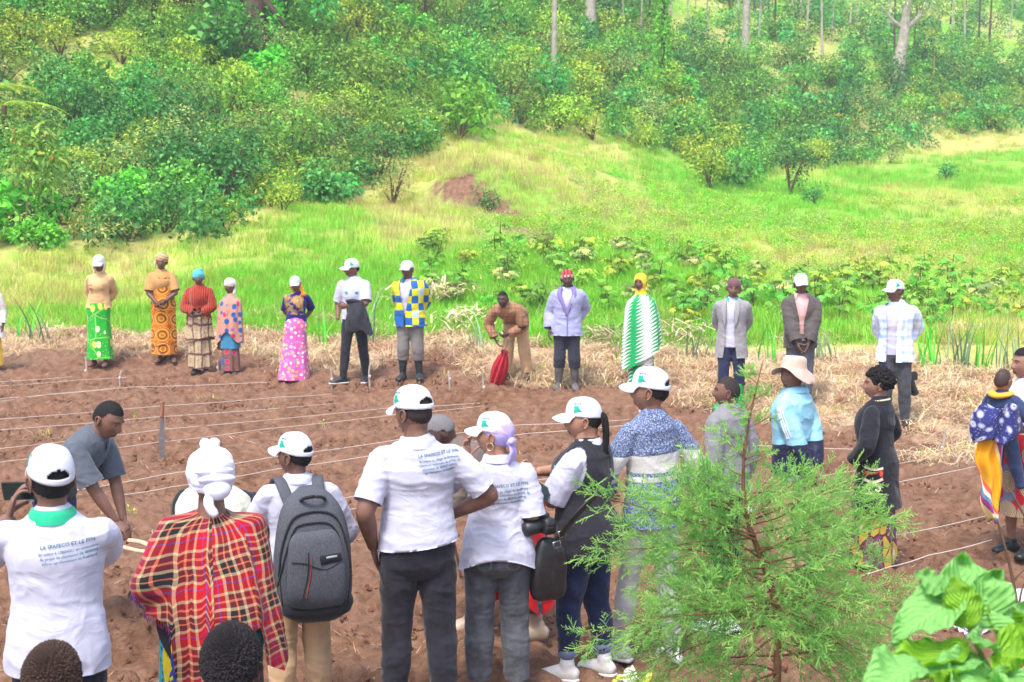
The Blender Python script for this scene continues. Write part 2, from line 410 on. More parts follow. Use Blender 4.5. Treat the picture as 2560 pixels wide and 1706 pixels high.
class Person:
    def __init__(s, label, px, top, Y, yaw=0, skin='dark', fem=False, girth=1.0, hat=.012, ht=None, bend=0, lean=0, twist=0,
                 hyaw=0, hpitch=0, hroll=0, L='down', R='down', feet=None, near=False, group=None, X=None, z0=None, nolegs=False, shw=1.04, kid=False, wide=1.0, name='person'):
        p = at(px, top, Y); s.X = p.x if X is None else X; s.Y = Y
        s.z0 = g1(s.X, Y) if z0 is None else z0
        s.ht = (p.z-s.z0-hat) if ht is None else ht; s.sc = s.ht/1.718
        s.root = empty(name, (s.X, Y, s.z0), rad(yaw), s.sc)
        tag(s.root, label, 'person', group)
        if group and group.startswith('people standing in a line') and not bend:
            r5 = random.Random(int(px)); lean += r5.uniform(-.05, .05); hroll += r5.uniform(-6, 6); hpitch += r5.uniform(-2, 7); hyaw += r5.uniform(-10, 10)
            feet = feet or ((.09+r5.uniform(-.02, .05), r5.uniform(-.08, .05), r5.uniform(0, 22)), (-.09-r5.uniform(-.02, .05), r5.uniform(-.08, .05), -r5.uniform(0, 22)))
        s.fem = fem; s.g = girth; s.bend = rad(bend); s.lean = lean; s.twist = rad(twist); s.near = near; s.nolegs = nolegs
        s.skin = SK[skin]; s.shw = shw; s.wide = wide; s.vox = .0085 if near else .0125
        s.nb = s.tor((0, .014, 1.455)); s.HM = rotx(s.bend*.55)@rotz(rad(hyaw))@rotx(rad(hpitch))@roty(rad(hroll))
        s.hc = s.nb+s.HM@np.array((0, -.022, .145)) if not bend else s.nb+rotx(s.bend*.6)@np.array((0, -.022, .145))
        s.HM = s.HM*1.06; s.hc = s.hc+np.array((0, 0, .003)); s.arms = {}
        for k, spec in (('L', L), ('R', R)): s.arms[k] = s.solve_arm(k, spec)
        feet = feet or ((.10, .0, 8), (-.10, .0, -8)); s.legs = []
        for (fx, fy, out), sx in zip(feet, (1, -1)):
            hip = np.array((sx*.080*(1.06 if fem else 1)*(1+(s.g-1)*.7), 0, .90)); ank = np.array((fx, fy+.03, .085))
            s.legs.append((hip, s.ik(hip, ank, .414, .406, (0.05*sx, -1, 0)), ank, rad(out)))
    def W(s, v):
        return s.root.matrix_basis @ Vector(v)
    def tor(s, p):
        p = np.asarray(p, float); wgt = ss((p[2]-.92)/.22)
        q = p-np.array((0, 0, .98)); q = rotx(s.bend*wgt)@(rotz(s.twist*wgt)@q)
        return q+np.array((s.lean*max(0, p[2]-.9), 0, .98))
    def ik(s, a, t, l1, l2, pole):
        d = t-a; L = np.linalg.norm(d); L2 = min(L, (l1+l2)*.999); u = d/L
        x = (l1*l1-l2*l2+L2*L2)/(2*L2); h = math.sqrt(max(l1*l1-x*x, 0)); pole = np.asarray(pole, float)
        pv = nrm(pole-u*pole.dot(u)); return a+u*x+pv*h
    ARM = {'down': ((.225, -.015, .855), (.35, 1, 0)), 'behind': ((.035, .165, .945), (.75, .55, 0)), 'front': ((.03, -.20, .985), (1, .25, -.2)),
           'hip': ((.185, .02, 1.0), (1, .55, 0)), 'pocket': ((.20, -.05, .90), (.6, 1, 0)), 'back_hip': ((.10, .14, .97), (.7, .75, 0))}
    def solve_arm(s, k, spec):
        sx = 1 if k == 'L' else -1
        d = dict(hand=True, curl=.5, dir=None, palm=None)
        if isinstance(spec, dict): d.update(spec); wr, pole = spec['wr'], spec.get('pole', (.5*sx, 1, 0))
        else:
            wr, pole = s.ARM[spec]; wr = (wr[0]*sx, wr[1], wr[2]); pole = (pole[0]*sx, pole[1], pole[2])
            if spec in ('pocket',): d['hand'] = False
        sh = s.tor((sx*(.150 if s.fem else .166)*s.shw*(1+(s.g-1)*.6), .008, 1.380)); w = np.asarray(wr, float)
        v = w-sh; L = np.linalg.norm(v)
        if L > .543: w = sh+v/L*.543
        d.update(sh=sh, el=s.ik(sh, w, .29, .255, pole), wr=w, sx=sx); return d
    ST = [(.78, .165, .105, .005), (.90, .166, .112, .010), (.97, .162, .112, .010), (1.05, .151, .106, .002), (1.13, .146, .104, -.002), (1.22, .152, .112, -.004),
          (1.30, .160, .117, -.002), (1.365, .160, .106, .004), (1.408, .142, .090, .010), (1.440, .106, .077, .013), (1.460, .077, .067, .014), (1.475, .060, .060, .014)]
    STF = [(.78, .172, .115, .012), (.90, .174, .124, .020), (.97, .167, .118, .016), (1.05, .147, .104, .002), (1.13, .134, .098, -.004), (1.22, .138, .112, -.014),
           (1.28, .142, .122, -.018), (1.35, .140, .100, .0), (1.40, .120, .085, .010), (1.435, .092, .072, .013), (1.458, .070, .062, .014), (1.472, .056, .056, .014)]
    def torso_tube(s, g, z0, z1, infl, hemw=0.0, n=24):
        st = np.array(s.STF if s.fem else s.ST); zs = [z for z in np.linspace(z0, z1, 13)]; pts = []; rr = []
        for z in zs:
            a, b, yo = (np.interp(z, st[:, 0], st[:, i]) for i in (1, 2, 3))
            gr = 1+(s.g-1)*(1 if z < 1.36 else max(0, (1.47-z)/.11)); belly = (s.g-1)*.05 if .95 < z < 1.25 else 0
            f = max(0, (z0+.3-z)/.3)*hemw if z < z0+.3 else 0
            pts.append(s.tor((0, yo-belly, z))); rr.append((a*gr*(s.shw if z > 1.25 else 1)+infl+f, b*(1+(gr-1)*1.1)+infl+f))
        g.tube(pts, rr, n, side=rotz(s.twist)@np.array((1, 0, 0)), k=3)
    def arm_tube(s, g, k, infl, upto=1.0, flare=0.0, n=14, start=0.0):
        a = s.arms[k]; sh, el, wr = a['sh'], a['el'], a['wr']; ag = 1+(s.g-1)*.9; fm = .88 if s.fem else 1.0
        inn = sh+(s.tor((0, .01, 1.36))-sh)*.35; L1, L2 = .29, .255; tot = L1+L2
        prof = [(0, .050), (.10, .054), (.30, .051), (.45, .047), (.535, .043), (.62, .044), (.75, .040), (.9, .031), (1.0, .0265)]
        pts, rr = [inn], [.048*ag*fm+infl*.5]
        for t, r in prof:
            if t > upto+1e-6: break
            d = t*tot; q = sh+(el-sh)*(d/L1) if d <= L1 else el+(wr-el)*((d-L1)/L2)
            pts.append(q); rr.append(r*ag*fm+infl*(.45+.55*min(1, t/.35))+flare*(t/upto)**2)
        if pts and upto not in [p for p, _ in prof]:
            d = upto*tot; q = sh+(el-sh)*(d/L1) if d <= L1 else el+(wr-el)*((d-L1)/L2); pts.append(q); rr.append(np.interp(upto, [p for p, _ in prof], [r for _, r in prof])*ag*fm+infl+flare)
        g.tube(pts, rr, n, side=nrm(np.cross(el-sh, (0.1, 1, .2))), k=3)
    def leg_tube(s, g, i, infl, z_end=.085, flare=0.0, knee=.0, n=16):
        hip, kn, ank, _ = s.legs[i]; lg = 1+(s.g-1)*.8; fm = 1.04 if s.fem else 1.0
        prof = [(0, .083), (.15, .082), (.35, .069), (.5, .058), (.58, .054), (.70, .054), (.85, .041), (1.0, .036)]
        pts, rr = [hip+np.array((0, .005, .03))], [.080*lg*fm+infl]
        hz = hip[2]; tot = hz-ank[2]
        for t, r in prof:
            q = hip+(kn-hip)*(t/.5) if t <= .5 else kn+(ank-kn)*((t-.5)/.5)
            if q[2] < z_end-1e-6:
                f = (pq[2]-z_end)/(pq[2]-q[2]+1e-9); pts.append(pq+(q-pq)*f); rr.append(rr[-1]*.96); break
            pq = q.copy()
            if .6 < t < .8: q = q+np.array((0, .012, 0))
            pts.append(q); rr.append(r*lg*fm+infl+flare*max(0, t-.4)/.6+(knee if .4 < t < .65 else 0))
        g.tube(pts, rr, n, k=3)
    def foot_tube(s, g, i, infl=0, n=14, heel=0.0):
        _, kn, ank, out = s.legs[i]; d = np.array((math.sin(out), -math.cos(out), 0)); sd = np.array((math.cos(out), math.sin(out), 0)); b = np.array((ank[0], ank[1], 0))
        g.tube([b-d*.055+(0, 0, .04), b-d*.01+(0, 0, .052), b+d*.06+(0, 0, .046), b+d*.12+(0, 0, .034), b+d*.175+(0, 0, .026)],
               [(.030+infl, .036+infl), (.036+infl, .050+infl), (.038+infl, .044+infl), (.044+infl, .032+infl), (.034+infl, .024+infl)], n, side=sd, k=3)
        g.tube([b+(0, 0, .05), b+(0, 0, .12)], [(.034+infl, .042+infl), (.036+infl, .040+infl)], n, side=sd)
    def finger(s, g, base, d, palm, lens, curl, r):
        pts = [base-d*.012, base]; dd = d; ax = nrm(np.cross(d, palm)); ang = 0
        for i, L in enumerate(lens):
            ang += curl*(.75 if i == 0 else .9); c, sn = math.cos(ang), math.sin(ang); v = d*c+palm*sn; pts.append(pts[-1]+v*L)
        rr = np.linspace(r, r*.78, len(pts)); g.tube(pts, rr, 8 if s.near else 6, side=ax, k=2)
    def hand(s, g, k):
        a = s.arms[k]
        if not a['hand']: return
        d = nrm(a['dir']) if a['dir'] is not None else nrm(a['wr']-a['el'])
        pal = np.asarray(a['palm'], float) if a['palm'] is not None else nrm(np.array((-a['sx'], .15, 0)))
        pal = nrm(pal-d*pal.dot(d)); wd = np.cross(d, pal)*a['sx']     # towards the thumb side
        if a['palm'] is None and wd[1] > 0: wd = -wd
        w = a['wr']; hs = .9 if s.fem else 1.0; cu = a['curl']
        g.tube([w-d*.02, w+d*.015*hs, w+d*.05*hs, w+d*.088*hs], [(.022, .026), (.017, .030), (.0145, .040), (.012, .0385)], 10 if s.near else 8, side=pal, k=2)
        for i, (o, L) in enumerate(((.029, 1.0), (.0098, 1.08), (-.0098, 1.0), (-.029, .80))):
            s.finger(g, w+d*(.088 if i in (1, 2) else .084)*hs+wd*o*hs, nrm(d+wd*o*1.6), pal, [.042*L*hs, .026*L*hs, .021*L*hs], cu*(.75+.12*i), .0088*hs)
        s.finger(g, w+d*.028*hs+wd*.030*hs+pal*.006, nrm(d*.62+wd*.78+pal*.25), nrm(pal*.8-wd*.5), [.036*hs, .03*hs, .024*hs], cu*.55, .0105*hs)
    def body(s, arms=True, feet=False, legs=True, face=True, eyes=True, hairline=None, bald=False, closed=False):
        g = Geo(); s.torso_tube(g, .86, 1.465, -.014, n=18)
        up = s.HM@np.array((0, 0, 1.)); ng = 1+(s.g-1)*.9
        g.tube([s.tor((0, .01, 1.39)), s.nb, s.nb*.55+s.hc*.45, s.hc+s.HM@np.array((0, .022, -.035))],
               [(.072, .066), (.060*ng, .060*ng), (.055*ng, .057*ng), (.054*ng, .058*ng)], 16, k=3)
        if arms:
            for k in 'LR': s.arm_tube(g, k, 0.0)
        if legs and not s.nolegs:
            for i in (0, 1):
                s.leg_tube(g, i, -.012 if not feet else -.004)
                if feet: s.foot_tube(g, i)
        V, F = remesh(g, s.vox, 3); o = Geo(); o.add(V, F, 0)
        A = head_grid(64 if s.near else 48, 50 if s.near else 38, s.fem, s.wide); H = A.reshape(-1, 3)
        nu, nv = A.shape[:2]; mi = []
        cen = (A[:-1]+A[1:])/2
        for i in range(nu-1):
            for j in range(nv):
                c = (cen[i, j]+cen[i, (j+1) % nv])/2
                lip = c[1] < -.06 and abs(c[0]) < .025 and (-.080 < c[2] < -.0515) and ((c[0]/.026)**2+((c[2]+.0655)/.0145)**2 < 1)
                mi.append(3 if lip else 0)
        Hp = (A@s.HM.T)+s.hc; o.grid(Hp, True, mi)
        HH = lambda p: s.HM@np.asarray(p, float)+s.hc
        for sx in (1, -1):
            c = HH((sx*.0755*s.wide, .012, -.008)); R = s.HM@rotz(sx*.35)
            o.ell(c, (.008, .017, .030), R, 10, 8)
            o.tube([c+R@np.array((sx*.006, -.012, -.018)), c+R@np.array((sx*.011, -.016, .008)), c+R@np.array((sx*.012, .0, .030)), c+R@np.array((sx*.013, .017, .014)), c+R@np.array((sx*.009, .010, -.016)), c+R@np.array((sx*.005, -.004, -.029))],
                   [.0045, .005, .005, .0055, .005, .006], 6, k=2)
            if eyes:
                if not closed:
                    o.ell(HH((sx*.031, -.0655, .0065)), (.0150, .0115, .0088), s.HM, 12, 8, 1)
                    o.ell(HH((sx*.031, -.0745, .0065)), (.0058, .0040, .0060), s.HM, 8, 6, 2)
                lid = 0 if s.near else 4
                o.tube([HH((sx*.047, -.0665, .0055)), HH((sx*.040, -.0755, .0125)), HH((sx*.031, -.0795, .0145)), HH((sx*.021, -.0775, .0120)), HH((sx*.016, -.074, .0065))], [.0025, .0034, .0036, .0034, .0025], 6, k=2)
                o.tube([HH((sx*.047, -.0665, .004)), HH((sx*.039, -.074, -.0015)), HH((sx*.031, -.0775, -.0030)), HH((sx*.021, -.0765, -.0015)), HH((sx*.016, -.074, .004))], [.002, .0028, .003, .0028, .002], 6, k=2)
                o.tube([HH((sx*.052, -.068, .0255)), HH((sx*.042, -.0795, .0315)), HH((sx*.028, -.0875, .0315)), HH((sx*.015, -.0895, .028))], [(.0022, .0016), (.0034, .002), (.004, .002), (.003, .0018)], 6, k=2, mi=4)
        if arms:
            for k in 'LR': s.hand(o, k)
        s.bd = o.build('body', [s.skin, EYEW, IRIS, LIP, BROW], s.root); s.headA = A; return s.bd
    def hair(s, name='hair', m=None, off=.004, lump=.0, seed=0, back_only=False, lowback=0.0):
        A = s.headA; n = np.cross(np.roll(A, -1, 1)-np.roll(A, 1, 1), np.gradient(A, axis=0)); n = n/(np.linalg.norm(n, axis=-1)[..., None]+1e-9)
        n = np.where((n*A).sum(-1)[..., None] < 0, -n, n); V = A+n*off
        if lump: V = V+n*(lump*fbm(A.reshape(-1, 3)*60, 2, seed).reshape(A.shape[:2]))[..., None]
        M = hair_mask(A-np.array((0, 0, -lowback))); nu, nv = A.shape[:2]; F = []
        for i in range(nu-1):
            for j in range(nv):
                k = (j+1) % nv
                if M[i, j] and M[i, k] and M[i+1, j] and M[i+1, k]: F.append((i*nv+j, i*nv+k, (i+1)*nv+k, (i+1)*nv+j))
        used = sorted({q for f in F for q in f}); mp = {q: i for i, q in enumerate(used)}
        P = ((V@s.HM.T)+s.hc).reshape(-1, 3)[used]
        return link_mesh(name, mk_mesh(name, P, [tuple(mp[q] for q in f) for f in F]), [m or HAIR], s.root)
    # ---------------- cloth
    def wrinkle(s, V, F, amp, sc=(9, 9, 15), seed=0, zmod=None):
        if not amp: return V
        N = vnormals(V, F); q = V*np.asarray(sc, float); q = q+.55*np.stack([fbm(V*5+7*i, 2, seed+i) for i in range(3)], -1)
        r = 1-np.abs(vnoise(q*.8, seed+5))*2.2; r = np.clip(r, -.6, 1); r = np.sign(r)*np.abs(r)**1.5; r3 = (1-np.abs(vnoise(q*1.7+3., seed+6)))**4; r2 = vnoise(q*.4, seed+9); h = .75*r+.55*r2+.45*r3
        a = amp if zmod is None else amp*zmod(V)
        return V+N*(a*h)[:, None]
    def finish(s, name, V, F, m, parent=None, pat=None):
        o = link_mesh(name, mk_mesh(name, V, F), m if isinstance(m, (list, tuple)) else [m], parent or s.root, True, pat); return o
    def cutF(s, V, F, rem):
        C = np.array([V[list(f)].mean(0) for f in F]); keep = ~rem(C); F = [f for f, k in zip(F, keep) if k]
        used = np.unique(np.concatenate([np.array(f) for f in F])); mp = -np.ones(len(V), int); mp[used] = np.arange(len(used))
        return V[used], [tuple(mp[list(f)]) for f in F]
    def arm_dist(s, P):
        d = np.full(len(P), 9.)
        for k in 'LR':
            a = s.arms[k]
            for p0, p1 in ((a['sh'], a['el']), (a['el'], a['wr'])):
                v = p1-p0; t = np.clip(((P-p0)@v)/(v@v), 0, 1); d = np.minimum(d, np.linalg.norm(P-p0-t[:, None]*v, axis=1))
        return d
    def top(s, name, m, hem=.90, sleeve='short', loose=.010, hemw=.012, wr=.005, cut=None, snap=None, neck=1.468, seed=1, slv_loose=None, flare=.012, cuff=None, tilt=None, wsc=(9, 9, 15), upto=None, rscale=1.0, ext=None):
        g = Geo(); s.torso_tube(g, hem-.05, neck, loose, hemw)
        sl = loose if slv_loose is None else slv_loose
        up = upto or {'short': .40, 'long': .965, '34': .62, None: 0}[sleeve]
        if sleeve:
            for k in 'LR': s.arm_tube(g, k, sl+.002, min(1.0, up+.035), flare)
        if ext: ext(g)
        V, F = remesh(g, s.vox*rscale, 3)
        V = s.wrinkle(V, F, wr, wsc, seed)
        ends = []
        if sleeve:
            for k in 'LR':
                a = s.arms[k]; dd = up*.545; q = a['sh']+(a['el']-a['sh'])*(dd/.29) if dd <= .29 else a['el']+(a['wr']-a['el'])*((dd-.29)/.255)
                ends.append((q, nrm(a['el']-a['sh']) if dd <= .29 else nrm(a['wr']-a['el'])))
        def rem0(Cn):
            ad = s.arm_dist(Cn) if sleeve else np.full(len(Cn), 9.)
            r = (Cn[:, 2] < hem) & (ad > .050*s.g+sl)
            st = np.array(s.STF if s.fem else s.ST); a_, b_, y_ = (np.interp(Cn[:, 2], st[:, 0], st[:, i]) for i in (1, 2, 3)); gr = 1+(s.g-1)*1.05
            intor = ((Cn[:, 0]/(a_*gr*max(1, s.shw)+loose+hemw*.5+.012))**2+((Cn[:, 1]-y_)/(b_*gr+loose+hemw*.5+.012))**2 < 1) if s.bend < .3 else np.zeros(len(Cn), bool)
            for q, dr in ends: r |= (((Cn-q)@dr) > 0) & (np.linalg.norm(Cn-q, axis=1) < .14) & ~intor
            return r
        V, F = s.cutF(V, F, rem0)
        ad = s.arm_dist(V) if sleeve else np.full(len(V), 9.); k = (np.abs(V[:, 2]-hem) < s.vox*.75) & (ad > .050*s.g+sl); V[k, 2] = hem
        for q, dr in ends:
            h = (V-q)@dr; k = (np.abs(h) < s.vox*.75) & (np.linalg.norm(V-q, axis=1) < .14); V[k] -= h[k][:, None]*dr
        if cut is not None: V, F = s.cutF(V, F, cut)
        if snap is not None: V = snap(V)
        s.topV, s.topF = V, F
        o = s.finish(name, V, F, m); s.bvh = BVHTree.FromPolygons(V.tolist(), F); return o
    def trousers(s, name, m, loose=.010, flare=.008, hem=.075, top=1.0, wr=.006, knee=0.0, seed=3, wsc=(8, 8, 17)):
        g = Geo(); s.torso_tube(g, .83, top, loose*.6, 0.0)
        for i in (0, 1): s.leg_tube(g, i, loose, max(.085, hem-.03), flare, knee)
        V, F = remesh(g, s.vox, 3)
        if hem > .1:
            V, F = s.cutF(V, F, lambda c: c[:, 2] < hem); k = np.abs(V[:, 2]-hem) < s.vox*.75; V[k, 2] = hem
        V = s.wrinkle(V, F, wr, wsc, seed); s.tbvh = BVHTree.FromPolygons(V.tolist(), F); return s.finish(name, V, F, m)
    def skirt(s, name, m, z0=1.05, z1=.12, w0=(.15, .115), w1=(.2, .17), folds=7, amp=.012, seed=0, nz=44, nth=110, yo=0.0, hemfn=None, sway=(0, 0)):
        th = np.linspace(-np.pi, np.pi, nth+1); A = []; pat = []; rng = np.random.default_rng(seed); ph = rng.uniform(0, 6, 4)
        for i in range(nz):
            t = i/(nz-1); row = []
            for a in th:
                zz = z0+(z1-z0)*t; 
                if hemfn: zz += hemfn(a)*t
                e = t**.8; ra = w0[0]+(w1[0]-w0[0])*e; rb = w0[1]+(w1[1]-w0[1])*e
                hipb = .022*math.exp(-((zz-.92)/.12)**2); ra += hipb; rb += hipb
                f = amp*(t*.9+.1)*(math.sin(folds*a+ph[0]+.6*math.sin(a*2+ph[1])+t*.5)+.5*math.sin(folds*1.7*a+ph[2]-t))
                k = 1+f/ra; row.append((math.sin(a)*ra*k+sway[0]*t, -math.cos(a)*rb*k+yo+sway[1]*t, zz)); pat.append((a*(ra+rb)*.5, zz, 0))
            A.append(row)
        A = np.array(A); V = A.reshape(-1, 3); g = Geo(); g.grid(A, False)
        V2 = s.wrinkle(V, g.f, .004, (10, 10, 9), seed+2)
        return s.finish(name, V2, g.f, m, None, np.array(pat))
    def collar(s, m, name='collar', r=.066, h=.036, fall=.034, gap=.5, stand=.0, wide=1.0, parent=None):
        th = np.linspace(gap*.5, 2*np.pi-gap*.5, 40); A = []
        M = rotx(s.bend*.8); c = s.nb+M@np.array((0, 0, .004)); prof = [(0, -.014, .0), (-.002, h*.6, 0), (.004, h, 0), (.014, h-.004, 0), (.024*wide, h-fall*.6, 1), (.031*wide, h-fall-.012, 1)]
        for dr, z, fl in prof:
            row = []
            for a in th:
                k = abs(a-np.pi)/np.pi; fr = max(0, k-.55)/.45           # towards the front
                rr = r+dr+.010*fr*fl; zz = z-.028*fr*(1.2 if fl else 1)-fl*.014*fr
                row.append(c+M@np.array((math.sin(a)*rr, -math.cos(a)*rr*1.02-.008*fr, zz)))
            A.append(row)
        g = Geo(); g.grid(np.array(A)); return g.build(name, [m], parent or s.root)
    def shoes(s, m, name='shoe', kind='shoe', sole=None, top=.38):
        for i in (0, 1):
            g = Geo(); s.foot_tube(g, i, .007 if kind != 'boot' else .012)
            if kind == 'boot':
                hip, kn, ank, _ = s.legs[i]; f = lambda z: ank+(kn-ank)*((z-.085)/(kn[2]-.085))
                g.tube([f(.06), f(.12), f(.2), f(.3), f(top)], [(.050, .056), (.048, .054), (.056, .06), (.064, .066), (.066, .068)], 16, k=3)
            V, F = remesh(g, .009, 2)
            if kind == 'boot': V = s.wrinkle(V, F, .003, (12, 12, 26), 4)
            V[:, 2] = np.maximum(V[:, 2], .004); o = s.finish(name, V, F, m)
            if sole is not None:
                _, kn, ank, out = s.legs[i]; d = np.array((math.sin(out), -math.cos(out), 0)); sd = np.array((math.cos(out), math.sin(out), 0)); b = np.array((ank[0], ank[1], .012)); g2 = Geo()
                g2.tube([b-d*.075, b-d*.03, b+d*.06, b+d*.13, b+d*.195], [(.034, .013), (.042, .013), (.042, .013), (.050, .013), (.036, .012)], 12, side=sd, k=3, sq=.6); g2.build('sole', [sole], o)
    # ---------------- headgear (head space: face towards -Y, z up, origin between the ears)
    def hp(s, A): return np.asarray(A, float)@s.HM.T+s.hc
    def crown_pt(s, th, f, off=0.0, a=.0855, bf=.101, bb=.109, z0=.030, hgt=.102):
        r = np.cos(f)**.62; fr = np.cos(th) > 0
        x = np.sin(th)*(a+off)*r; y = -np.cos(th)*np.where(fr, bf+off, bb+off)*r; z = z0+(hgt+off)*np.sin(f)+.012*np.maximum(np.cos(th), 0)*np.cos(f)**2-.014*np.maximum(-np.cos(th), 0)*np.cos(f)
        return np.stack([x, y+.004, z], -1)
    def cap(s, m, logo=True, opening=True, tilt=0.0, lmat=None, visor=.078, name='cap', droop=.022):
        HM0 = s.HM; s.HM = s.HM@rotx(rad(tilt))
        th = np.linspace(0, 2*np.pi, 72, endpoint=False); fs = np.linspace(-.03, np.pi/2, 22)
        T, Fm = np.meshgrid(th, fs); A = s.crown_pt(T, Fm)
        seam = .0012*np.exp(-(np.abs(((T/(np.pi/3)+.5) % 1)-.5)/.05)**2)*np.cos(Fm); A = A*(1+(-seam/.1)[..., None])
        A = A+(.0022*fbm(A.reshape(-1, 3)*28, 2, int(s.X*10) % 50).reshape(T.shape))[..., None]*nrm((0, .3, 1))
        V = A.reshape(-1, 3); g = Geo(); g.grid(A, True)
        if opening:
            def rem(C): return (C[:, 1] > .05) & (C[:, 2] > .036) & ((C[:, 0]/.043)**2+((C[:, 2]-.034)/.036)**2 < 1)
            V, F = s.cutF(V, g.f, rem)
        else: F = g.f
        o = s.finish(name, s.hp(V), F, m)
        md = o.modifiers.new('s', 'SOLIDIFY'); md.thickness = .0025/1; md.offset = -1
        v = Geo(); th2 = np.linspace(-1.12, 1.12, 23); vs = np.linspace(-.06, 1, 9); top = []
        for q in vs:
            row = []
            for a in th2:
                b0 = s.crown_pt(np.array(a), np.array(0.0)); e = max(0.0, math.cos(a*1.30))**.42
                fx = b0[0]*(1-.05*q*q); y = b0[1]-visor*q*e; z = b0[2]-droop*q-.02*q*e*(b0[0]/.08)**2*1.5+.006*math.sin(q*3)
                row.append((fx, y, z))
            top.append(row)
        top = np.array(top); bot = top-np.array((0, 0, .0045)); v.grid(top, False, 0, True); v.grid(bot, False, 0)
        edge = np.stack([top[-1], bot[-1]]); v.grid(edge, False, 0, True)
        v.xform(s.hp); v.build('visor', [m], o)
        b = Geo(); b.ell((0, .004, .131), (.008, .008, .004), None, 10, 6); b.xform(s.hp); b.build('button', [m], o)
        if logo:
            DRC = [(-.52, -.24), (-.36, -.22), (-.31, -.06), (-.17, .08), (-.12, .38), (-.02, .50), (.22, .45), (.40, .46), (.50, .32), (.41, .06), (.43, -.12), (.50, -.30), (.38, -.34), (.41, -.52), (.20, -.43), (.04, -.40), (.0, -.29), (-.2, -.27)]
            l = Geo(); c0, f0, S = 1.30, .40, .046
            def place(pts, off=.0022):
                P = np.array(pts); return s.crown_pt(c0-P[:, 0]*S/.085, f0+P[:, 1]*S/.105, off)
            cpt = place([(0.05, 0)]); V = np.vstack([place(DRC), cpt]); l.add(V, [((i+1) % 18, i, 18) for i in range(18)])
            def bar(x0, y0, x1, y1, wd=.05):
                d = nrm((x1-x0, y1-y0)); n_ = np.array((-d[1], d[0]))*wd; P = [np.array((x0, y0))-n_, np.array((x1, y1))-n_, np.array((x1, y1))+n_, np.array((x0, y0))+n_]
                l.add(place(P), [(3, 2, 1, 0)], 1)
            for i, ch in enumerate('FFN'):
                x = -.32+i*.30; y0, y1 = .62, .92
                bar(x, y0, x, y1)
                if ch == 'F': bar(x, y1-.03, x+.19, y1-.03, .04); bar(x, .77, x+.15, .77, .035)
                else: bar(x+.2, y0, x+.2, y1); bar(x, y1, x+.2, y0)
            st = place([(.0, -.08)])[0]; l.ell(st, (.003, .003, .0035), None, 6, 5, 1)
            l.xform(s.hp); l.build('logo', [LOGO_G, LOGO_B], o)
        s.HM = HM0; return o
    def wrap(s, m, name='headscarf', c=(0, .014, .042), r=(.092, .112, .090), knot=None, tails=None, tilt=12, cutz=-.035, rib=0, seed=0, amp=.004, pat=False, low_back=.0):
        n, mm = 60, 36; th = np.linspace(0, 2*np.pi, n, endpoint=False); ph = np.linspace(-.62, np.pi/2, mm); T, P = np.meshgrid(th, ph)
        A = np.stack([np.cos(P)**.8*np.sin(T)*r[0], -np.cos(P)**.8*np.cos(T)*r[1], np.sin(P)*r[2]], -1)
        A[..., 2] -= low_back*np.clip(A[..., 1]/r[1], 0, 1)*np.clip(-np.sin(P)+.3, 0, 1)
        V = A.reshape(-1, 3); g = Geo(); g.grid(A, True)
        if rib: V = V*(1+.012*np.sin(T.ravel()*rib))[:, None]
        V = s.wrinkle(V, g.f, amp, (34, 34, 70), seed); V = V@rotx(-rad(tilt)).T+np.array(c)
        o = s.finish(name, s.hp(V), g.f, m, None, np.c_[V[:, 0], V[:, 2], V[:, 1]])
        if knot:
            k = Geo()
            for kc, kr in knot: k.ell(kc, kr, None, 14, 10)
            if tails:
                for pts, r_ in tails: k.tube(pts, r_, 8, k=3)
            k.xform(s.hp); kv, kf = k.VF(); kv = s.wrinkle(kv, kf, .004, (40, 40, 40), seed+3); s.finish('knot', kv, kf, m, o)
        return o
    def project(s, name, pts_xy, F, m, c, M, back=True, off=.006, parent=None, ax=None):
        """lay a flat print onto the garment: c = centre, M = 3x3 (right, up, out)"""
        M = np.array(M, float); out = []; 
        for x, y in pts_xy:
            o = np.array(c)+M[0]*x+M[1]*y+M[2]*.4
            h = s.bvh.ray_cast(Vector(o), Vector(-M[2]))
            if h[0] is None: out.append(np.array(c)+M[0]*x+M[1]*y)
            else: out.append(np.array(h[0])+M[2]*off)
        return s.finish(name, np.array(out), F, m, parent)
    def text(s, name, lines, m, c, roll=0., back=True, bold=0.0, side=1, parent=None, M=None):
        """lines: (string, size, dx, dy) printed on the back of a shirt"""
        if M is None:
            r = np.array((-1., 0, 0)); u = np.array((0, 0, 1.)); cr, sr = math.cos(rad(roll)), math.sin(rad(roll)); M = [r*cr+u*sr, u*cr-r*sr, np.array((0, 1., 0))]
        allv, allf = [], []; n = 0
        for txt, size, dx, dy in lines:
            cu = D.curves.new('t', 'FONT'); cu.body = txt; cu.size = size; cu.offset = bold*size; cu.resolution_u = 2; cu.align_x = 'CENTER'
            o = D.objects.new('t', cu); SCR.collection.objects.link(o); dg = scr_dg()
            me = D.meshes.new_from_object(o.evaluated_get(dg)); V, F = me_arrays(me); D.objects.remove(o); D.meshes.remove(me); D.curves.remove(cu)
            allv += [(v[0]+dx, v[1]+dy) for v in V]; allf += [tuple(i+n for i in f) for f in F]; n = len(allv)
        return s.project(name, allv, allf, m, c, M, parent=parent)
LOGO_G = plain('logo_green', (.02, .40, .27), .6, .2, .05); LOGO_B = plain('logo_teal', (.03, .26, .30), .6, .2, .05)
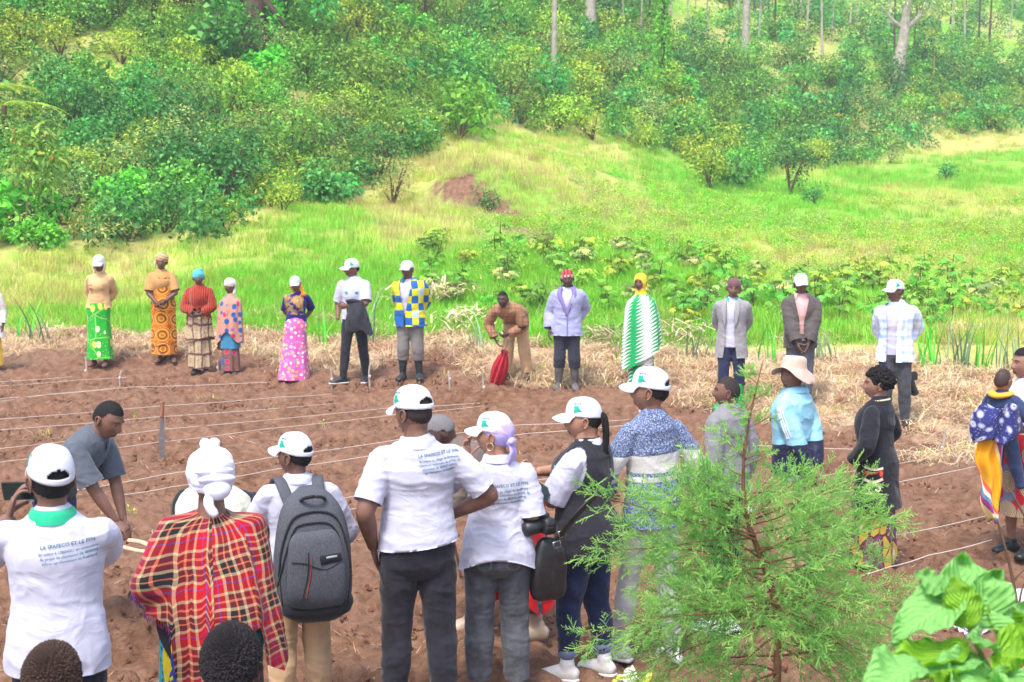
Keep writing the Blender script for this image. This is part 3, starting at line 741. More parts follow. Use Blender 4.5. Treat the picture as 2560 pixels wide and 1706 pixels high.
# ---------------------------------------------------------------- printed and woven cloths
def pat_mat(name, fn, rough=.85, bump=.25, coord='pat'):
    t = NT(name); v = t.co(coord); v = t.n('ShaderNodeVectorMath', {0: v, 1: t.n('ShaderNodeVectorMath', {0: t.noise(4.5, t.co(), 2., .5, 0, True), 1: (.045, .045, .045)}, operation='MULTIPLY').outputs[0]}, operation='ADD').outputs[0]; col = fn(t, v)
    co = t.co(); t.bump(t.math('ADD', t.noise(9., t.scale(co, (1, 1, 1.6)), 4., .6, 1.), t.math('MULTIPLY', t.noise(400., co, 2.), .08)), bump, .012)
    return t.fin(col, rough, .2, .1)
def lt(t, a, b): return t.math('LESS_THAN', a, b)
def p_green(t, v):
    v2 = t.scale(v, (1.0, .62, 1)); d = t.voro(9.5, v2, .9); c = t.voro(9.5, v2, .9, out='Color'); r, g, b = t.xyz(c)
    e = t.voro(3.6, v, 1.0, 'DISTANCE_TO_EDGE'); col = t.mix(lt(t, e, .022), (.02, .42, .035), (.30, .62, .12))
    blob = t.mix(lt(t, r, .5), (.85, .62, .12), (.88, .80, .42)); inner = t.mix(lt(t, d, .14), blob, (.88, .45, .05))
    col = t.mix(t.math('MULTIPLY', lt(t, d, .34), t.math('GREATER_THAN', g, .25)), col, inner)
    return t.mix(lt(t, t.voro(26., v, .8), .13), col, (.75, .85, .6))
def p_orange(t, v):
    d = t.voro(4.3, v, .25); n = t.noise(30., v, 3.)
    base = t.ramp(n, [(.35, (.42, .07, .012)), (.65, (.62, .16, .02))])
    col = t.mix(t.math('LESS_THAN', t.voro(15., v, .3), .17), base, (.72, .34, .05))
    ring = t.ramp(d, [(0, (.55, .17, .02)), (.13, (.80, .36, .04)), (.20, (.10, .05, .03)), (.27, (.50, .13, .02)), (.36, (.85, .42, .05)), (.44, (.36, .08, .02)), (.5, (.75, .30, .03))], 'CONSTANT')
    return t.mix(lt(t, d, .56), col, ring)
def p_snake(t, v):
    d = t.voro(5.2, t.scale(v, (1.5, .8, 1)), .15, 'DISTANCE_TO_EDGE'); n = t.noise(38., v, 4., .7)
    base = t.ramp(n, [(.3, (.16, .10, .07)), (.5, (.48, .36, .24)), (.7, (.66, .55, .40))])
    col = t.mix(t.step(d, .12, .03), base, (.13, .05, .045)); return t.mix(t.math('MULTIPLY', lt(t, d, .3), t.math('GREATER_THAN', d, .22)), col, (.5, .40, .16))
def p_dots(t, v, base=((.50, .21, .15), (.66, .33, .25))):
    d = t.voro(7.2, v, .55); c = t.voro(7.2, v, .55, out='Color'); r, g, b = t.xyz(c); n = t.noise(50., v, 3., .6)
    col = t.ramp(n, [(.35, base[0]), (.65, base[1])])
    dot = t.mix(lt(t, r, .52), (.02, .11, .32), (.62, .03, .05)); edge = t.mix(lt(t, r, .52), (.10, .16, .36), (.22, .16, .36))
    col = t.mix(t.math('MULTIPLY', lt(t, d, .36), t.math('GREATER_THAN', g, .12)), col, edge); return t.mix(t.math('MULTIPLY', lt(t, d, .28), t.math('GREATER_THAN', g, .12)), col, dot)
def p_pink(t, v):
    d = t.voro(16., v, .8); c = t.voro(16., v, .8, out='Color'); r, g, b = t.xyz(c); ring = t.math('MULTIPLY', t.math('GREATER_THAN', d, .14), lt(t, d, .40))
    cc = t.mix(lt(t, r, .42), t.mix(lt(t, r, .72), (.30, .33, .50), (.88, .80, .75)), (.85, .52, .18))
    col = t.mix(ring, (.72, .13, .42), cc); return t.mix(lt(t, t.voro(24., v, 1.), .12), col, (.25, .05, .22))
def p_zig(t, v):
    x, y, z = t.xyz(v); k = t.math('ADD', t.math('MULTIPLY', y, 19.), t.math('MULTIPLY', x, -11.)); fr = t.math('FRACT', k)
    tri = t.math('ABSOLUTE', t.math('SUBTRACT', t.math('MULTIPLY', fr, 2.), 1.)); p = t.math('ABSOLUTE', t.math('SUBTRACT', t.math('MULTIPLY', t.math('FRACT', t.math('ADD', t.math('MULTIPLY', x, 2.6), .12)), 2.), 1.))
    col = t.mix(lt(t, tri, t.math('SUBTRACT', t.math('MULTIPLY', p, 1.25), .1)), (.84, .76, .78), (.015, .34, .10))
    edge = t.step(t.math('SUBTRACT', p, t.math('MULTIPLY', t.math('ABSOLUTE', x), .0)), .08, .0); return t.mix(t.math('MULTIPLY', edge, .75), col, (.82, .48, .58))
def p_tartan(t, v):
    x, y, z = t.xyz(v); R, K, T, O, DR = (.40, .005, .014), (.014, .013, .017), (.46, .34, .19), (.60, .17, .08), (.17, .004, .014); Bl = (.08, .06, .34); x = t.math('ADD', x, t.math('MULTIPLY', y, .10)); y = t.math('SUBTRACT', y, t.math('MULTIPLY', x, .13))
    seq = [(0, R), (.10, Bl), (.125, R), (.22, T), (.28, K), (.39, O), (.42, K), (.53, T), (.59, DR), (.70, O), (.75, DR), (.86, T), (.92, R)]
    a = t.ramp(t.math('FRACT', t.math('MULTIPLY', x, 4.8)), seq, 'CONSTANT'); b = t.ramp(t.math('FRACT', t.math('MULTIPLY', y, 4.8)), seq, 'CONSTANT')
    return t.mix(t.math('ADD', .42, t.math('MULTIPLY', t.noise(600., v, 1.), .16)), a, b)
def p_teal(t, v):
    d = t.voro(34., v, .25); c = t.voro(34., v, .25, out='Color'); r, g, b = t.xyz(c); col = t.mix(lt(t, d, .42), (.02, .36, .42), (.01, .10, .14))
    return t.mix(lt(t, d, .2), col, t.mix(lt(t, r, .5), (.5, .32, .08), (.03, .42, .45)))
def p_purple(t, v):
    d = t.voro(7.5, t.scale(v, (1.3, .7, 1)), .9); e = t.voro(7.5, t.scale(v, (1.3, .7, 1)), .9, 'DISTANCE_TO_EDGE'); c = t.voro(7.5, t.scale(v, (1.3, .7, 1)), .9, out='Color'); r, g, b = t.xyz(c)
    col = t.mix(lt(t, r, .45), (.50, .32, .05), (.20, .035, .13)); col = t.mix(lt(t, d, .2), col, (.66, .52, .40)); return t.mix(lt(t, e, .05), col, (.09, .03, .04))
def p_discs(t, v):
    d = t.voro(5.0, v, .45); c = t.voro(5.0, v, .45, out='Color'); r, g, b = t.xyz(c)
    ring = t.math('FRACT', t.math('MULTIPLY', d, 16.)); beige = t.mix(lt(t, ring, .45), (.60, .45, .28), (.20, .12, .07)); red = t.mix(lt(t, ring, .45), (.50, .02, .035), (.30, .01, .02))
    back = t.mix(lt(t, t.noise(5., v, 2.), .5), (.16, .19, .30), (.55, .02, .04)); return t.mix(lt(t, d, .47), back, t.mix(lt(t, r, .58), red, beige))
def p_floral(t, v):
    d = t.voro(15., v, .8); n = t.noise(80., v, 3.); col = t.mix(t.step(d, .42, .2), (.03, .035, .16), (.55, .57, .72)); col = t.mix(lt(t, d, .10), col, (.10, .08, .2)); return t.mix(t.math('MULTIPLY', t.math('GREATER_THAN', n, .62), .6), col, (.4, .42, .6))
def p_stripe(t, v):
    x, y, z = t.xyz(v); return t.ramp(t.math('FRACT', t.math('MULTIPLY', t.math('ADD', x, t.math('MULTIPLY', y, .35)), 4.2)), [(0, (.85, .36, .01)), (.55, (.80, .62, .25)), (.63, (.35, .04, .22)), (.70, (.12, .30, .45)), (.76, (.85, .72, .55)), (.82, (.78, .12, .10)), (.88, (.85, .40, .02))], 'CONSTANT')
def p_check(t, v):
    x, y, z = t.xyz(v); vv = t.n('ShaderNodeCombineXYZ', {0: t.math('MULTIPLY', t.math('ADD', x, t.math('MULTIPLY', y, .6)), 9.), 1: t.math('MULTIPLY', z, 9.5), 2: 0.5}).outputs[0]
    c = t.n('ShaderNodeTexWhiteNoise', {'Vector': t.n('ShaderNodeVectorMath', {0: vv}, operation='FLOOR').outputs[0]}).outputs[0]
    ck = t.n('ShaderNodeTexChecker', {'Vector': vv, 'Scale': 1.0}).outputs['Fac']
    col = t.mix(ck, (.62, .60, .03), (.015, .11, .36)); col = t.mix(lt(t, c, .22), col, (.62, .60, .03)); col = t.mix(t.math('GREATER_THAN', c, .8), col, (.015, .12, .38)); return t.mix(t.math('MULTIPLY', t.math('GREATER_THAN', c, .45), lt(t, c, .52)), col, (.50, .58, .55))
def plaid(cols, per, base):
    def f(t, v):
        x, y, z = t.xyz(v); a = t.ramp(t.math('FRACT', t.math('MULTIPLY', t.math('ADD', x, t.math('MULTIPLY', y, .7)), per)), cols, 'CONSTANT'); b = t.ramp(t.math('FRACT', t.math('MULTIPLY', z, per)), cols, 'CONSTANT'); return t.mix(.5, a, b)
    return f
def p_knit(t, v):
    x, y, z = t.xyz(v); n = t.noise(130., t.scale(v, (1, 1, .8)), 2., .8); h = t.ramp(n, [(.40, (.045, .065, .16)), (.55, (.17, .22, .36)), (.66, (.50, .54, .62))])
    cream = t.ramp(n, [(.3, (.52, .50, .47)), (.7, (.72, .71, .68))]); zz = t.math('ADD', z, t.math('MULTIPLY', x, .03))
    band = t.math('MULTIPLY', t.math('GREATER_THAN', zz, 1.175), lt(t, zz, 1.275)); b2 = t.math('MULTIPLY', t.math('GREATER_THAN', zz, 1.12), lt(t, zz, 1.15))
    return t.mix(t.math('MAXIMUM', band, b2), h, cream)
def p_trackjacket(t, v):
    x, y, z = t.xyz(v); n = t.noise(8., v, 3.); lb = t.ramp(n, [(.3, (.22, .50, .64)), (.7, (.34, .62, .74))]); navy = (.018, .02, .055)
    lim = t.math('ADD', 1.10, t.math('MULTIPLY', y, .10)); col = t.mix(t.math('GREATER_THAN', z, lim), navy, lb)
    col = t.mix(lt(t, z, .865), col, (.45, .60, .72)); return t.mix(lt(t, z, .845), col, (.06, .09, .22))
M_ = {}
for nm, fn in (('green_leaf_print', p_green), ('orange_disc_print', p_orange), ('snake_print', p_snake), ('dotted_print', p_dots), ('pink_print', p_pink), ('zigzag_print', p_zig), ('red_tartan', p_tartan),
               ('teal_print', p_teal), ('purple_print', p_purple), ('disc_print', p_discs), ('blue_floral', p_floral), ('orange_stripes', p_stripe)): M_[nm] = pat_mat(nm, fn)
M_['checker_jacket'] = pat_mat('checker_jacket', p_check, .6, .3, 'Object'); M_['heather_knit'] = pat_mat('heather_knit', p_knit, .9, .35, 'Object'); M_['track_jacket'] = pat_mat('track_jacket', p_trackjacket, .5, .3, 'Object')
M_['blue_plaid'] = pat_mat('blue_plaid', plaid([(0, (.36, .50, .78)), (.22, (.74, .80, .92)), (.5, (.52, .66, .88)), (.62, (.82, .86, .94))], 5.5, 0), .8, .3, 'Object')
M_['tan_plaid'] = pat_mat('tan_plaid', plaid([(0, (.34, .18, .095)), (.16, (.15, .045, .03)), (.28, (.36, .19, .10)), (.55, (.22, .10, .055)), (.64, (.38, .21, .115))], 8., 0), .85, .3, 'Object')
WHITE = cloth('white_cotton', (.53, .525, .64), .04, .55); CAPW = cloth('cap_white', (.64, .64, .70), .02, .12); BLACKT = cloth('black_trouser_cloth', (.022, .021, .030), .25, .35)
def C(name, c, **k): return cloth(name, c, **k)
RUB = plain('black_rubber', (.03, .032, .036), .45, .45, .25, 12.); RUBMUD = plain('muddy_rubber', (.11, .10, .095), .6, .3, .45, 9.)
SHOEW = plain('white_shoe_leather', (.62, .60, .57), .55, .4, .12, 25., .2); SHOEK = plain('black_shoe_leather', (.02, .02, .022), .4, .5, .2)
def open_front(gap, x0=0.0, zmin=-9, vox=.0125):
    """split a garment down the front and leave a straight edge on each side"""
    gf = gap if callable(gap) else (lambda z: np.full_like(z, gap))
    xf = x0 if callable(x0) else (lambda z: np.full_like(z, x0))
    def rem(Cn): return (Cn[:, 1] < -.02) & (np.abs(Cn[:, 0]-xf(Cn[:, 2])) < gf(Cn[:, 2])) & (Cn[:, 2] > zmin)
    def snap(V):
        d = V[:, 0]-xf(V[:, 2]); g_ = gf(V[:, 2]); k = (V[:, 1] < -.02) & (np.abs(np.abs(d)-g_) < vox*.8) & (g_ > .004) & (V[:, 2] > zmin); V = V.copy(); V[k, 0] = xf(V[k, 2])+np.sign(d[k])*g_[k]; return V
    return dict(cut=rem, snap=snap)
def shawl(p, name, m, hem, prof=None, folds=9, amp=.014, nth=130, nz=64, seed=0, wr=.006, sc=(10, 10, 6), yo=0.0, pat_sh=(0, 0), push=0.0):
    """a cloth worn round the shoulders; hem(angle) = height of its lower edge"""
    prof = prof or [(0, .062, .060), (.04, .085, .075), (.09, .14, .095), (.14, .195, .115), (.22, .222, .14), (.40, .232, .165), (.65, .238, .175), (1.0, .25, .185)]
    P = np.array(prof); rng = np.random.default_rng(seed); ph = rng.uniform(0, 6, 4); th = np.linspace(-np.pi, np.pi, nth+1); A = []; pat = []
    for i in range(nz):
        t = (i/(nz-1))**1.25; row = []; a0, b0 = np.interp(t, P[:, 0], P[:, 1]), np.interp(t, P[:, 0], P[:, 2])
        for a in th:
            z = 1.475+(hem(a)-1.475)*t; f = amp*min(1, t*1.6)*(math.sin(folds*a+ph[0]+2*t)+.6*math.sin(folds*1.6*a+ph[1]-1.5*t)); k = 1+f/a0
            q = p.tor((0, 0, min(1.47, max(z, .95)))); dz = z-max(z, .95) if z < .95 else 0
            row.append((q[0]+math.sin(a)*a0*k, q[1]-math.cos(a)*b0*k+yo, (q[2]+dz if p.bend else z))); pat.append((a*.24+pat_sh[0], z+pat_sh[1], 0))
        A.append(row)
    A = np.array(A)
    if push:
        V = A.reshape(-1, 3); ax = np.stack([p.tor((0, 0, min(1.45, max(z, .95)))) for z in V[:, 2]]); rd = V-ax; rd[:, 2] *= .15; rd /= np.linalg.norm(rd, axis=1)[:, None]+1e-9
        for it in range(14): V = V+rd*np.clip(push-p.arm_dist(V), 0, .03)[:, None]
        A = V.reshape(A.shape)
        for it in range(6): A[1:-1, 1:-1] = A[1:-1, 1:-1]*.5+.125*(A[:-2, 1:-1]+A[2:, 1:-1]+A[1:-1, :-2]+A[1:-1, 2:])
    g = Geo(); g.grid(A); V = p.wrinkle(A.reshape(-1, 3), g.f, wr, sc, seed+4)
    p.topV, p.topF = V, g.f; o = p.finish(name, V, g.f, m, None, np.array(pat)); p.bvh = BVHTree.FromPolygons(V.tolist(), g.f); return o
G_BACK = 'people standing in a line at the far edge of the field'; G_MID = 'onlookers standing among the strings'; G_FRONT = 'onlookers standing with their backs turned'
# ================================================================ the line across the field
p = Person('person cut off by the picture edge in a white robe over yellow cloth', -30, 690, 20.6, 10, 'dark', True, group=G_BACK)
p.body(arms=True, feet=True); p.skirt('skirt', C('yellow_cotton', (.75, .50, .05)), 1.05, .12); p.top('robe', C('cream_cotton', (.78, .74, .66)), .62, 'long', .03, .05, .008); p.wrap(C('cream_cotton', (.78, .74, .66)))

p = Person('woman in a tan shirt and green leaf print wrap skirt with white cap', 243, 638, 20.9, 2, 'dark', True, .96, hat=.02, L='behind', R='behind', group=G_BACK)
p.body(feet=True); tan = C('tan_shirt_cloth', (.66, .42, .20)); p.top('shirt', tan, .925, 'long', .020, .02, .007); p.collar(tan, r=.058, gap=.9, fall=.02)
p.skirt('wrap_skirt', M_['green_leaf_print'], 1.0, .125, (.15, .12), (.205, .16), 5, .012, 1)
cr = C('cream_cotton', (.78, .74, .66)); g = Geo()
sc_ = C('pale_yellow_scarf', (.70, .52, .30)); p.wrap(sc_, 'headscarf', (0, .016, .036), (.080, .100, .088), amp=.002)
for sx in (1, -1): g.tube([(sx*.074, -.015, .045), (sx*.085, -.010, -.02), (sx*.076, -.02, -.08), (sx*.05, -.04, -.13)], [(.012, .03), (.016, .04), (.016, .038), (.014, .03)], 10, side=(1, 0, 0), k=3)
g.xform(p.hp); g.build('scarf_end', [sc_], p.root); p.cap(CAPW, logo=False, opening=False, tilt=12)
tb = Geo()
for x_ in (-.068, .068): tb.box((x_, -.128, 1.255), (.042, .010, .045)); tb.box((x_, -.134, 1.29), (.044, .009, .012))
v_, f_ = tb.VF(); p.finish('pocket', v_, f_, tan)

p = Person('woman in an orange disc print wrap over a tan tee with striped headwrap', 405, 631, 21.0, 3, 'dark', True, 1.0, hat=.03, L=dict(wr=(.035, -.19, .97), pole=(1, .3, -.1)), R=dict(wr=(-.05, -.20, .95), pole=(-1, .3, -.1)), group=G_BACK)
p.body(feet=True); p.top('tee', C('ochre_tee', (.50, .27, .10)), .95, 'short', .016, .01, .006, slv_loose=.026, upto=.46)
p.skirt('wrap_dress', M_['orange_disc_print'], 1.36, .30, (.150, .128), (.195, .15), 4, .009, 2, yo=-.008, hemfn=lambda a: .035*math.sin(a)); p.skirt('underskirt', M_['orange_disc_print'], .5, .14, (.18, .135), (.19, .15), 6, .012, 7)
ST_ = pat_mat('striped_headwrap', lambda t, v: t.ramp(t.math('FRACT', t.math('ADD', t.math('MULTIPLY', t.xyz(v)[1], 24.), t.math('MULTIPLY', t.xyz(v)[0], 6.))), [(0, (.62, .36, .18)), (.55, (.70, .52, .38)), (.72, (.09, .04, .03)), (.86, (.55, .28, .12))], 'CONSTANT'))
p.wrap(ST_, 'headwrap', (0, .012, .052), (.095, .110, .080), [((.07, .02, .05), (.03, .04, .035))], [([(-.07, -.01, .03), (-.088, -.01, -.03), (-.085, -.01, -.10)], [(.012, .02), (.014, .024), (.008, .02)])], 8)
b = Geo(); a = p.arms['L']; c = a['wr']+(a['el']-a['wr'])*.12; b.tube([c-(a['el']-a['wr'])*.02, c+(a['el']-a['wr'])*.02], [.032, .032], 12); b.build('bracelet', [SHOEK], p.root)

p = Person('woman in a rust red cable knit sweater with turquoise headscarf', 495, 672, 20.1, 4, 'dark', True, 1.05, hat=.03, L=dict(wr=(.035, -.21, 1.02), pole=(1, .35, -.2)), R=dict(wr=(-.04, -.215, 1.03), pole=(-1, .35, -.2), curl=1.0), group=G_BACK)
p.body(); KN = NT('rust_knit'); kx, ky, kz = KN.xyz(KN.co()); wv = KN.n('ShaderNodeTexWave', {'Vector': KN.scale(KN.co(), (1, .3, .25)), 'Scale': 9., 'Distortion': 5., 'Detail': 2.}).outputs['Fac']
KN.bump(wv, .8, .02); KN = KN.fin(KN.ramp(KN.noise(70., None, 3.), [(.3, (.30, .030, .014)), (.7, (.46, .060, .026))]), .95, .1, .2)
p.top('sweater', KN, .90, 'long', .030, -.005, .008, slv_loose=.030, flare=.0); g = Geo(); g.tube([p.nb+(0, 0, -.012), p.nb+(0, -.004, .028)], [.075, .066], 20); g.build('neckband', [KN], p.root)
p.skirt('skirt', M_['snake_print'], 1.0, .105, (.16, .13), (.205, .17), 6, .016, 3); p.skirt('overwrap', M_['snake_print'], .97, .60, (.165, .135), (.235, .19), 7, .02, 4, hemfn=lambda a: .04*math.sin(2*a))
TQ = C('turquoise_scarf', (.10, .50, .60)); p.wrap(TQ, 'headscarf', (0, .014, .040), (.088, .108, .088), [((.03, -.01, .125), (.03, .03, .026)), ((.052, .0, .115), (.022, .024, .03))], None, 12, amp=.005)
p.shoes(C('dark_slipper', (.06, .05, .05)), 'slipper')

p = Person('older woman wrapped in a salmon shawl with red and blue dots', 572, 694, 19.9, -18, 'dark', True, 1.0, hat=.03, hyaw=-14, group=G_BACK)
p.body(arms=False); p.skirt('skirt', pat_mat('brown_dotted_print', lambda t, v: p_dots(t, v, ((.14, .06, .045), (.26, .12, .09)))), 1.0, .10, (.15, .12), (.18, .15), 6, .014, 5)
p.skirt('apron', C('teal_blue_cloth', (.05, .22, .36)), .9, .50, (.17, .14), (.185, .155), 5, .01, 6)
shawl(p, 'shawl', M_['dotted_print'], lambda a: .60-.16*max(0, math.cos(a*1.0+1.9))**2+.20*max(0, math.cos(a-.1))**6, seed=3, amp=.013)
CW = C('cream_cotton', (.78, .74, .66)); p.wrap(CW, 'headwrap', (0, .018, .040), (.090, .116, .092), [((.02, .075, -.02), (.05, .045, .05))], [([(.04, .07, -.03), (.06, .05, -.08), (.06, .02, -.13)], [(.02, .03), (.025, .03), (.02, .02)])], 14)
p.shoes(C('brown_slipper', (.10, .06, .05)), 'slipper')

p = Person('woman in a navy and gold blouse with long pink print skirt', 738, 690, 19.4, 5, 'mid', True, 1.03, hat=.02, L='back_hip', R='behind', group=G_BACK)
p.body(); NG = pat_mat('navy_gold_print', lambda t, v: t.mix(t.math('MULTIPLY', t.step(t.noise(9., v, 4., .65), .42, .5), t.math('MULTIPLY', t.math('GREATER_THAN', t.xyz(v)[2], 1.13), lt(t, t.math('ABSOLUTE', t.xyz(v)[0]), .16))), (.022, .02, .16), t.ramp(t.noise(45., v, 3.), [(.35, (.30, .15, .04)), (.65, (.55, .36, .14))])), coord='Object')
p.top('blouse', NG, .99, 'short', .012, .0, .006, slv_loose=.02, upto=.46)
p.skirt('skirt', M_['pink_print'], 1.06, .03, (.14, .115), (.265, .215), 6, .012, 8, sway=(-.05, 0)); SO = C('orange_scarf', (.78, .20, .03)); p.wrap(SO, 'headscarf', (0, .016, .034), (.081, .101, .088), [((.07, .035, .01), (.022, .03, .03))], [([(-.076, -.01, .03), (-.083, -.01, -.03), (-.07, -.02, -.075)], [(.008, .02), (.01, .024), (.006, .014)]), ([(.07, .0, .0), (.085, .0, -.05), (.10, -.02, -.16)], [(.012, .02), (.016, .024), (.018, .02)])], 10, amp=.002)
p.cap(CAPW, logo=False, opening=False, tilt=6, visor=.05); g = Geo(); g.ell(p.tor((.12, -.09, 1.44)), (.045, .03, .035), None, 12, 8); g.build('scarf_bow', [SO], p.root)

p = Person('man in white polo and sunglasses looking aside with a jacket over his arm', 885, 648, 19.1, -12, 'mid', hat=.014, hyaw=-58, L=dict(wr=(-.02, -.24, 1.10), pole=(1, .3, -.3), curl=1.1), R=dict(wr=(-.225, -.06, .89), pole=(-.6, 1, 0), hand=False), feet=((.13, .06, 5), (-.14, -.16, -55)), group=G_BACK)
p.body(); p.hair(); p.top('polo_shirt', WHITE, .90, 'short', .016, .012, .006, slv_loose=.022, upto=.46); p.collar(WHITE, fall=.03); p.trousers('trousers', BLACKT, .010, .004); p.shoes(SHOEK, 'shoe', 'shoe', SHOEW)
p.cap(CAPW); sg = Geo()
for sx in (1, -1): sg.ell((sx*.031, -.083, .006), (.024, .006, .016), None, 12, 8); sg.tube([(sx*.055, -.075, .01), (sx*.078, .0, .012)], [.003, .003], 6)
sg.tube([(-.012, -.092, .01), (.012, -.092, .01)], [.003, .003], 6); sg.xform(p.hp); sg.build('sunglasses', [SHOEK], p.root)
for lx, lz, mm in ((-.075, 1.27, LOGO_G), (.075, 1.27, LOGO_B)):
    th_ = np.linspace(0, 2*np.pi, 9)[:-1]; p.project('emblem', [(math.cos(t_)*.024*(1+.2*math.sin(3*t_)), math.sin(t_)*.02) for t_ in th_], [tuple(range(8))], [mm], (lx, 0, lz), [(1, 0, 0), (0, 0, 1), (0, -1, 0)])
jk = Geo(); JK = C('charcoal_jacket_cloth', (.035, .038, .045), var=.3, weave=.5)
w0 = p.arms['L']['wr']; e0 = p.arms['L']['el']; n_ = 26; rows = []
for i in range(14):
    t = i/13; row = []
    for j in range(n_):
        a = 2*np.pi*j/n_; wv = .125+.07*t+.02*math.sin(3*a+4*t); dp = (.045+.03*math.sin(t*3))*(1+.35*math.sin(2*a+3*t)); row.append((.105+.03*t+math.sin(a)*wv, -.25-math.cos(a)*dp*.8, 1.155-.40*t-.05*math.sin(a)*t+.03*math.sin(5*a)*t))
    rows.append(row)
jk.grid(np.array(rows), True); v_, f_ = jk.VF(); v_ = p.wrinkle(v_, f_, .014, (14, 14, 6), 3)
jk = Geo(); jk.add(v_, f_); jk.tube([(.02, -.27, .98), (.0, -.28, .86), (.0, -.27, .74)], [(.045, .035), (.05, .03), (.045, .025)], 12, k=3); jk.tube([(.22, -.24, .95), (.25, -.22, .84), (.25, -.21, .74)], [(.045, .03), (.05, .03), (.04, .02)], 12, k=3)
jr = empty('jacket', p.root.location, p.root.rotation_euler[2], p.sc); tag(jr, 'charcoal jacket hanging over the forearm of the man in sunglasses', 'jacket')
jb = Geo(); jb.add(*jk.VF()); jb.build('shell', [JK], jr); cg = Geo(); cg.tube([(-.03, -.24, 1.165), (.08, -.27, 1.18), (.2, -.24, 1.15)], [(.022, .03)]*3, 10, side=(0, 0, 1), k=4); cg.build('collar', [JK], jr)

p = Person('man in a yellow and blue checkered jacket with black rubber boots', 1025, 653, 18.9, -8, 'dark', girth=1.12, hat=.014, hyaw=-14, L='behind', R='behind', feet=((.12, 0, 14), (-.12, -.02, -12)), group=G_BACK)
p.body(); p.hair(); p.top('undershirt', WHITE, .95, None, .006, 0, .004); p.trousers('trousers', C('grey_trouser_cloth', (.20, .185, .175)), .018, .012, .30, knee=.006); p.shoes(RUB, 'boot', 'boot', None, .40)
p.top('jacket', M_['checker_jacket'], .80, 'long', .036, .03, .010, slv_loose=.034, flare=.0, **open_front(lambda z: .012+.075*np.clip((z-1.0)/.35, 0, 1)*(z > .98), -.05))
JB = C('jacket_blue_lining', (.05, .17, .34)); p.collar(JB, r=.078, h=.05, fall=.05, gap=1.1, wide=1.4); p.cap(CAPW, logo=False)

p = Person('boy in a tan plaid jacket bending forward with hands near his knees', 1290, 770, 18.6, -22, 'deep', ht=1.50, bend=72, hyaw=-4, hpitch=-4, L=dict(wr=(.02, -.36, .74), pole=(1, .4, .2), curl=1.1), R=dict(wr=(-.20, -.34, .66), pole=(-1, .4, .2)), feet=((.17, .02, 20), (-.15, -.06, -20)), group=G_BACK)
p.hc = p.nb+np.array((0, -.075, .125)); p.HM = rotx(.12)@rotz(rad(4)); p.body(); p.hair(); tp = M_['tan_plaid']; p.top('jacket', tp, .86, 'long', .026, .012, .008, slv_loose=.028, flare=.0)
kt = C('khaki_trouser_cloth', (.52, .34, .19)); p.trousers('trousers', kt, .022, .018, .13, knee=.008); p.shoes(plain('brown_ankle_boot', (.09, .055, .045), .6), 'boot', 'boot', None, .16); g = Geo(); g.tube([p.tor((.0, .0, .9))+(.08, .10, .02), p.tor((.0, .0, .9))+(.19, -.03, .0)], [(.045, .02), (.04, .015)], 10, side=(0, 0, 1)); g.build('waistband', [C('teal_blue_cloth', (.05, .22, .36))], p.root)
BOY = p

p = Person('man in a lilac anorak and red and white knitted hat', 1418, 672, 18.05, -4, 'deep', hat=.025, L='back_hip', R=dict(wr=(-.255, -.01, .88), pole=(-.35, 1, 0)), feet=((.12, 0, 6), (-.12, 0, -10)), girth=1.03, group=G_BACK)
p.body(); p.top('polo_shirt', WHITE, .95, None, .006, 0, .004); p.collar(WHITE, r=.068, gap=1.0); lil = C('lilac_nylon', (.36, .37, .58), weave=.5, rough=.5); lil2 = C('violet_nylon', (.20, .16, .40), weave=.4, rough=.5)
p.top('anorak', lil, .80, 'long', .040, .025, .010, slv_loose=.036, flare=.0, **open_front(lambda z: .004+.085*np.clip((z-1.10)/.30, 0, 1)**1.1*(z > 1.09), 0.0, 1.09))
g = Geo()
for sx in (1, -1): g.tube([(sx*.085, -.06, 1.475), (sx*.105, -.118, 1.38), (sx*.05, -.158, 1.24), (sx*.006, -.165, 1.09)], [(.03, .014), (.034, .016), (.024, .012), (.01, .008)], 10, k=4)
g.tube([(-.10, -.02, 1.46), (-.09, .07, 1.46), (0, .10, 1.47), (.09, .07, 1.46), (.10, -.02, 1.46)], [(.03, .03)]*5, 10, side=(0, 0, 1), k=4); g.build('collar', [lil2], p.root)
g = Geo(); g.tube([(.012, -.163, 1.09), (.008, -.175, .95), (.006, -.178, .81)], [(.006, .004)]*3, 6); g.build('zipper', [lil2], p.root)
p.trousers('trousers', C('dark_slate_trousers', (.035, .036, .055)), .020, .012, .33, knee=.008); p.shoes(RUBMUD, 'boot', 'boot', None, .38)
HAT = pat_mat('red_white_knit', lambda t, v: t.mix(t.math('MULTIPLY', lt(t, t.math('FRACT', t.math('MULTIPLY', t.xyz(v)[0], 22.)), .5), t.math('GREATER_THAN', t.xyz(v)[1], .045)), t.mix(lt(t, t.xyz(v)[1], .02), t.mix(t.math('GREATER_THAN', t.xyz(v)[1], .085), (.62, .55, .52), (.14, .035, .05)), (.50, .06, .06)), (.70, .08, .08)))
p.wrap(HAT, 'knitted_hat', (0, .012, .046), (.084, .104, .082), None, None, 8, amp=.002, rib=22); g = Geo()
for sx in (1, -1): g.tube([(sx*.079, .0, .02), (sx*.083, .0, -.03), (sx*.085, -.005, -.085), (sx*.086, -.01, -.13)], [(.006, .022), (.006, .020), (.003, .006), (.003, .003)], 8, k=3)
g.xform(p.hp); g.build('ear_flap', [C('dark_knit', (.10, .05, .05))], p.root)

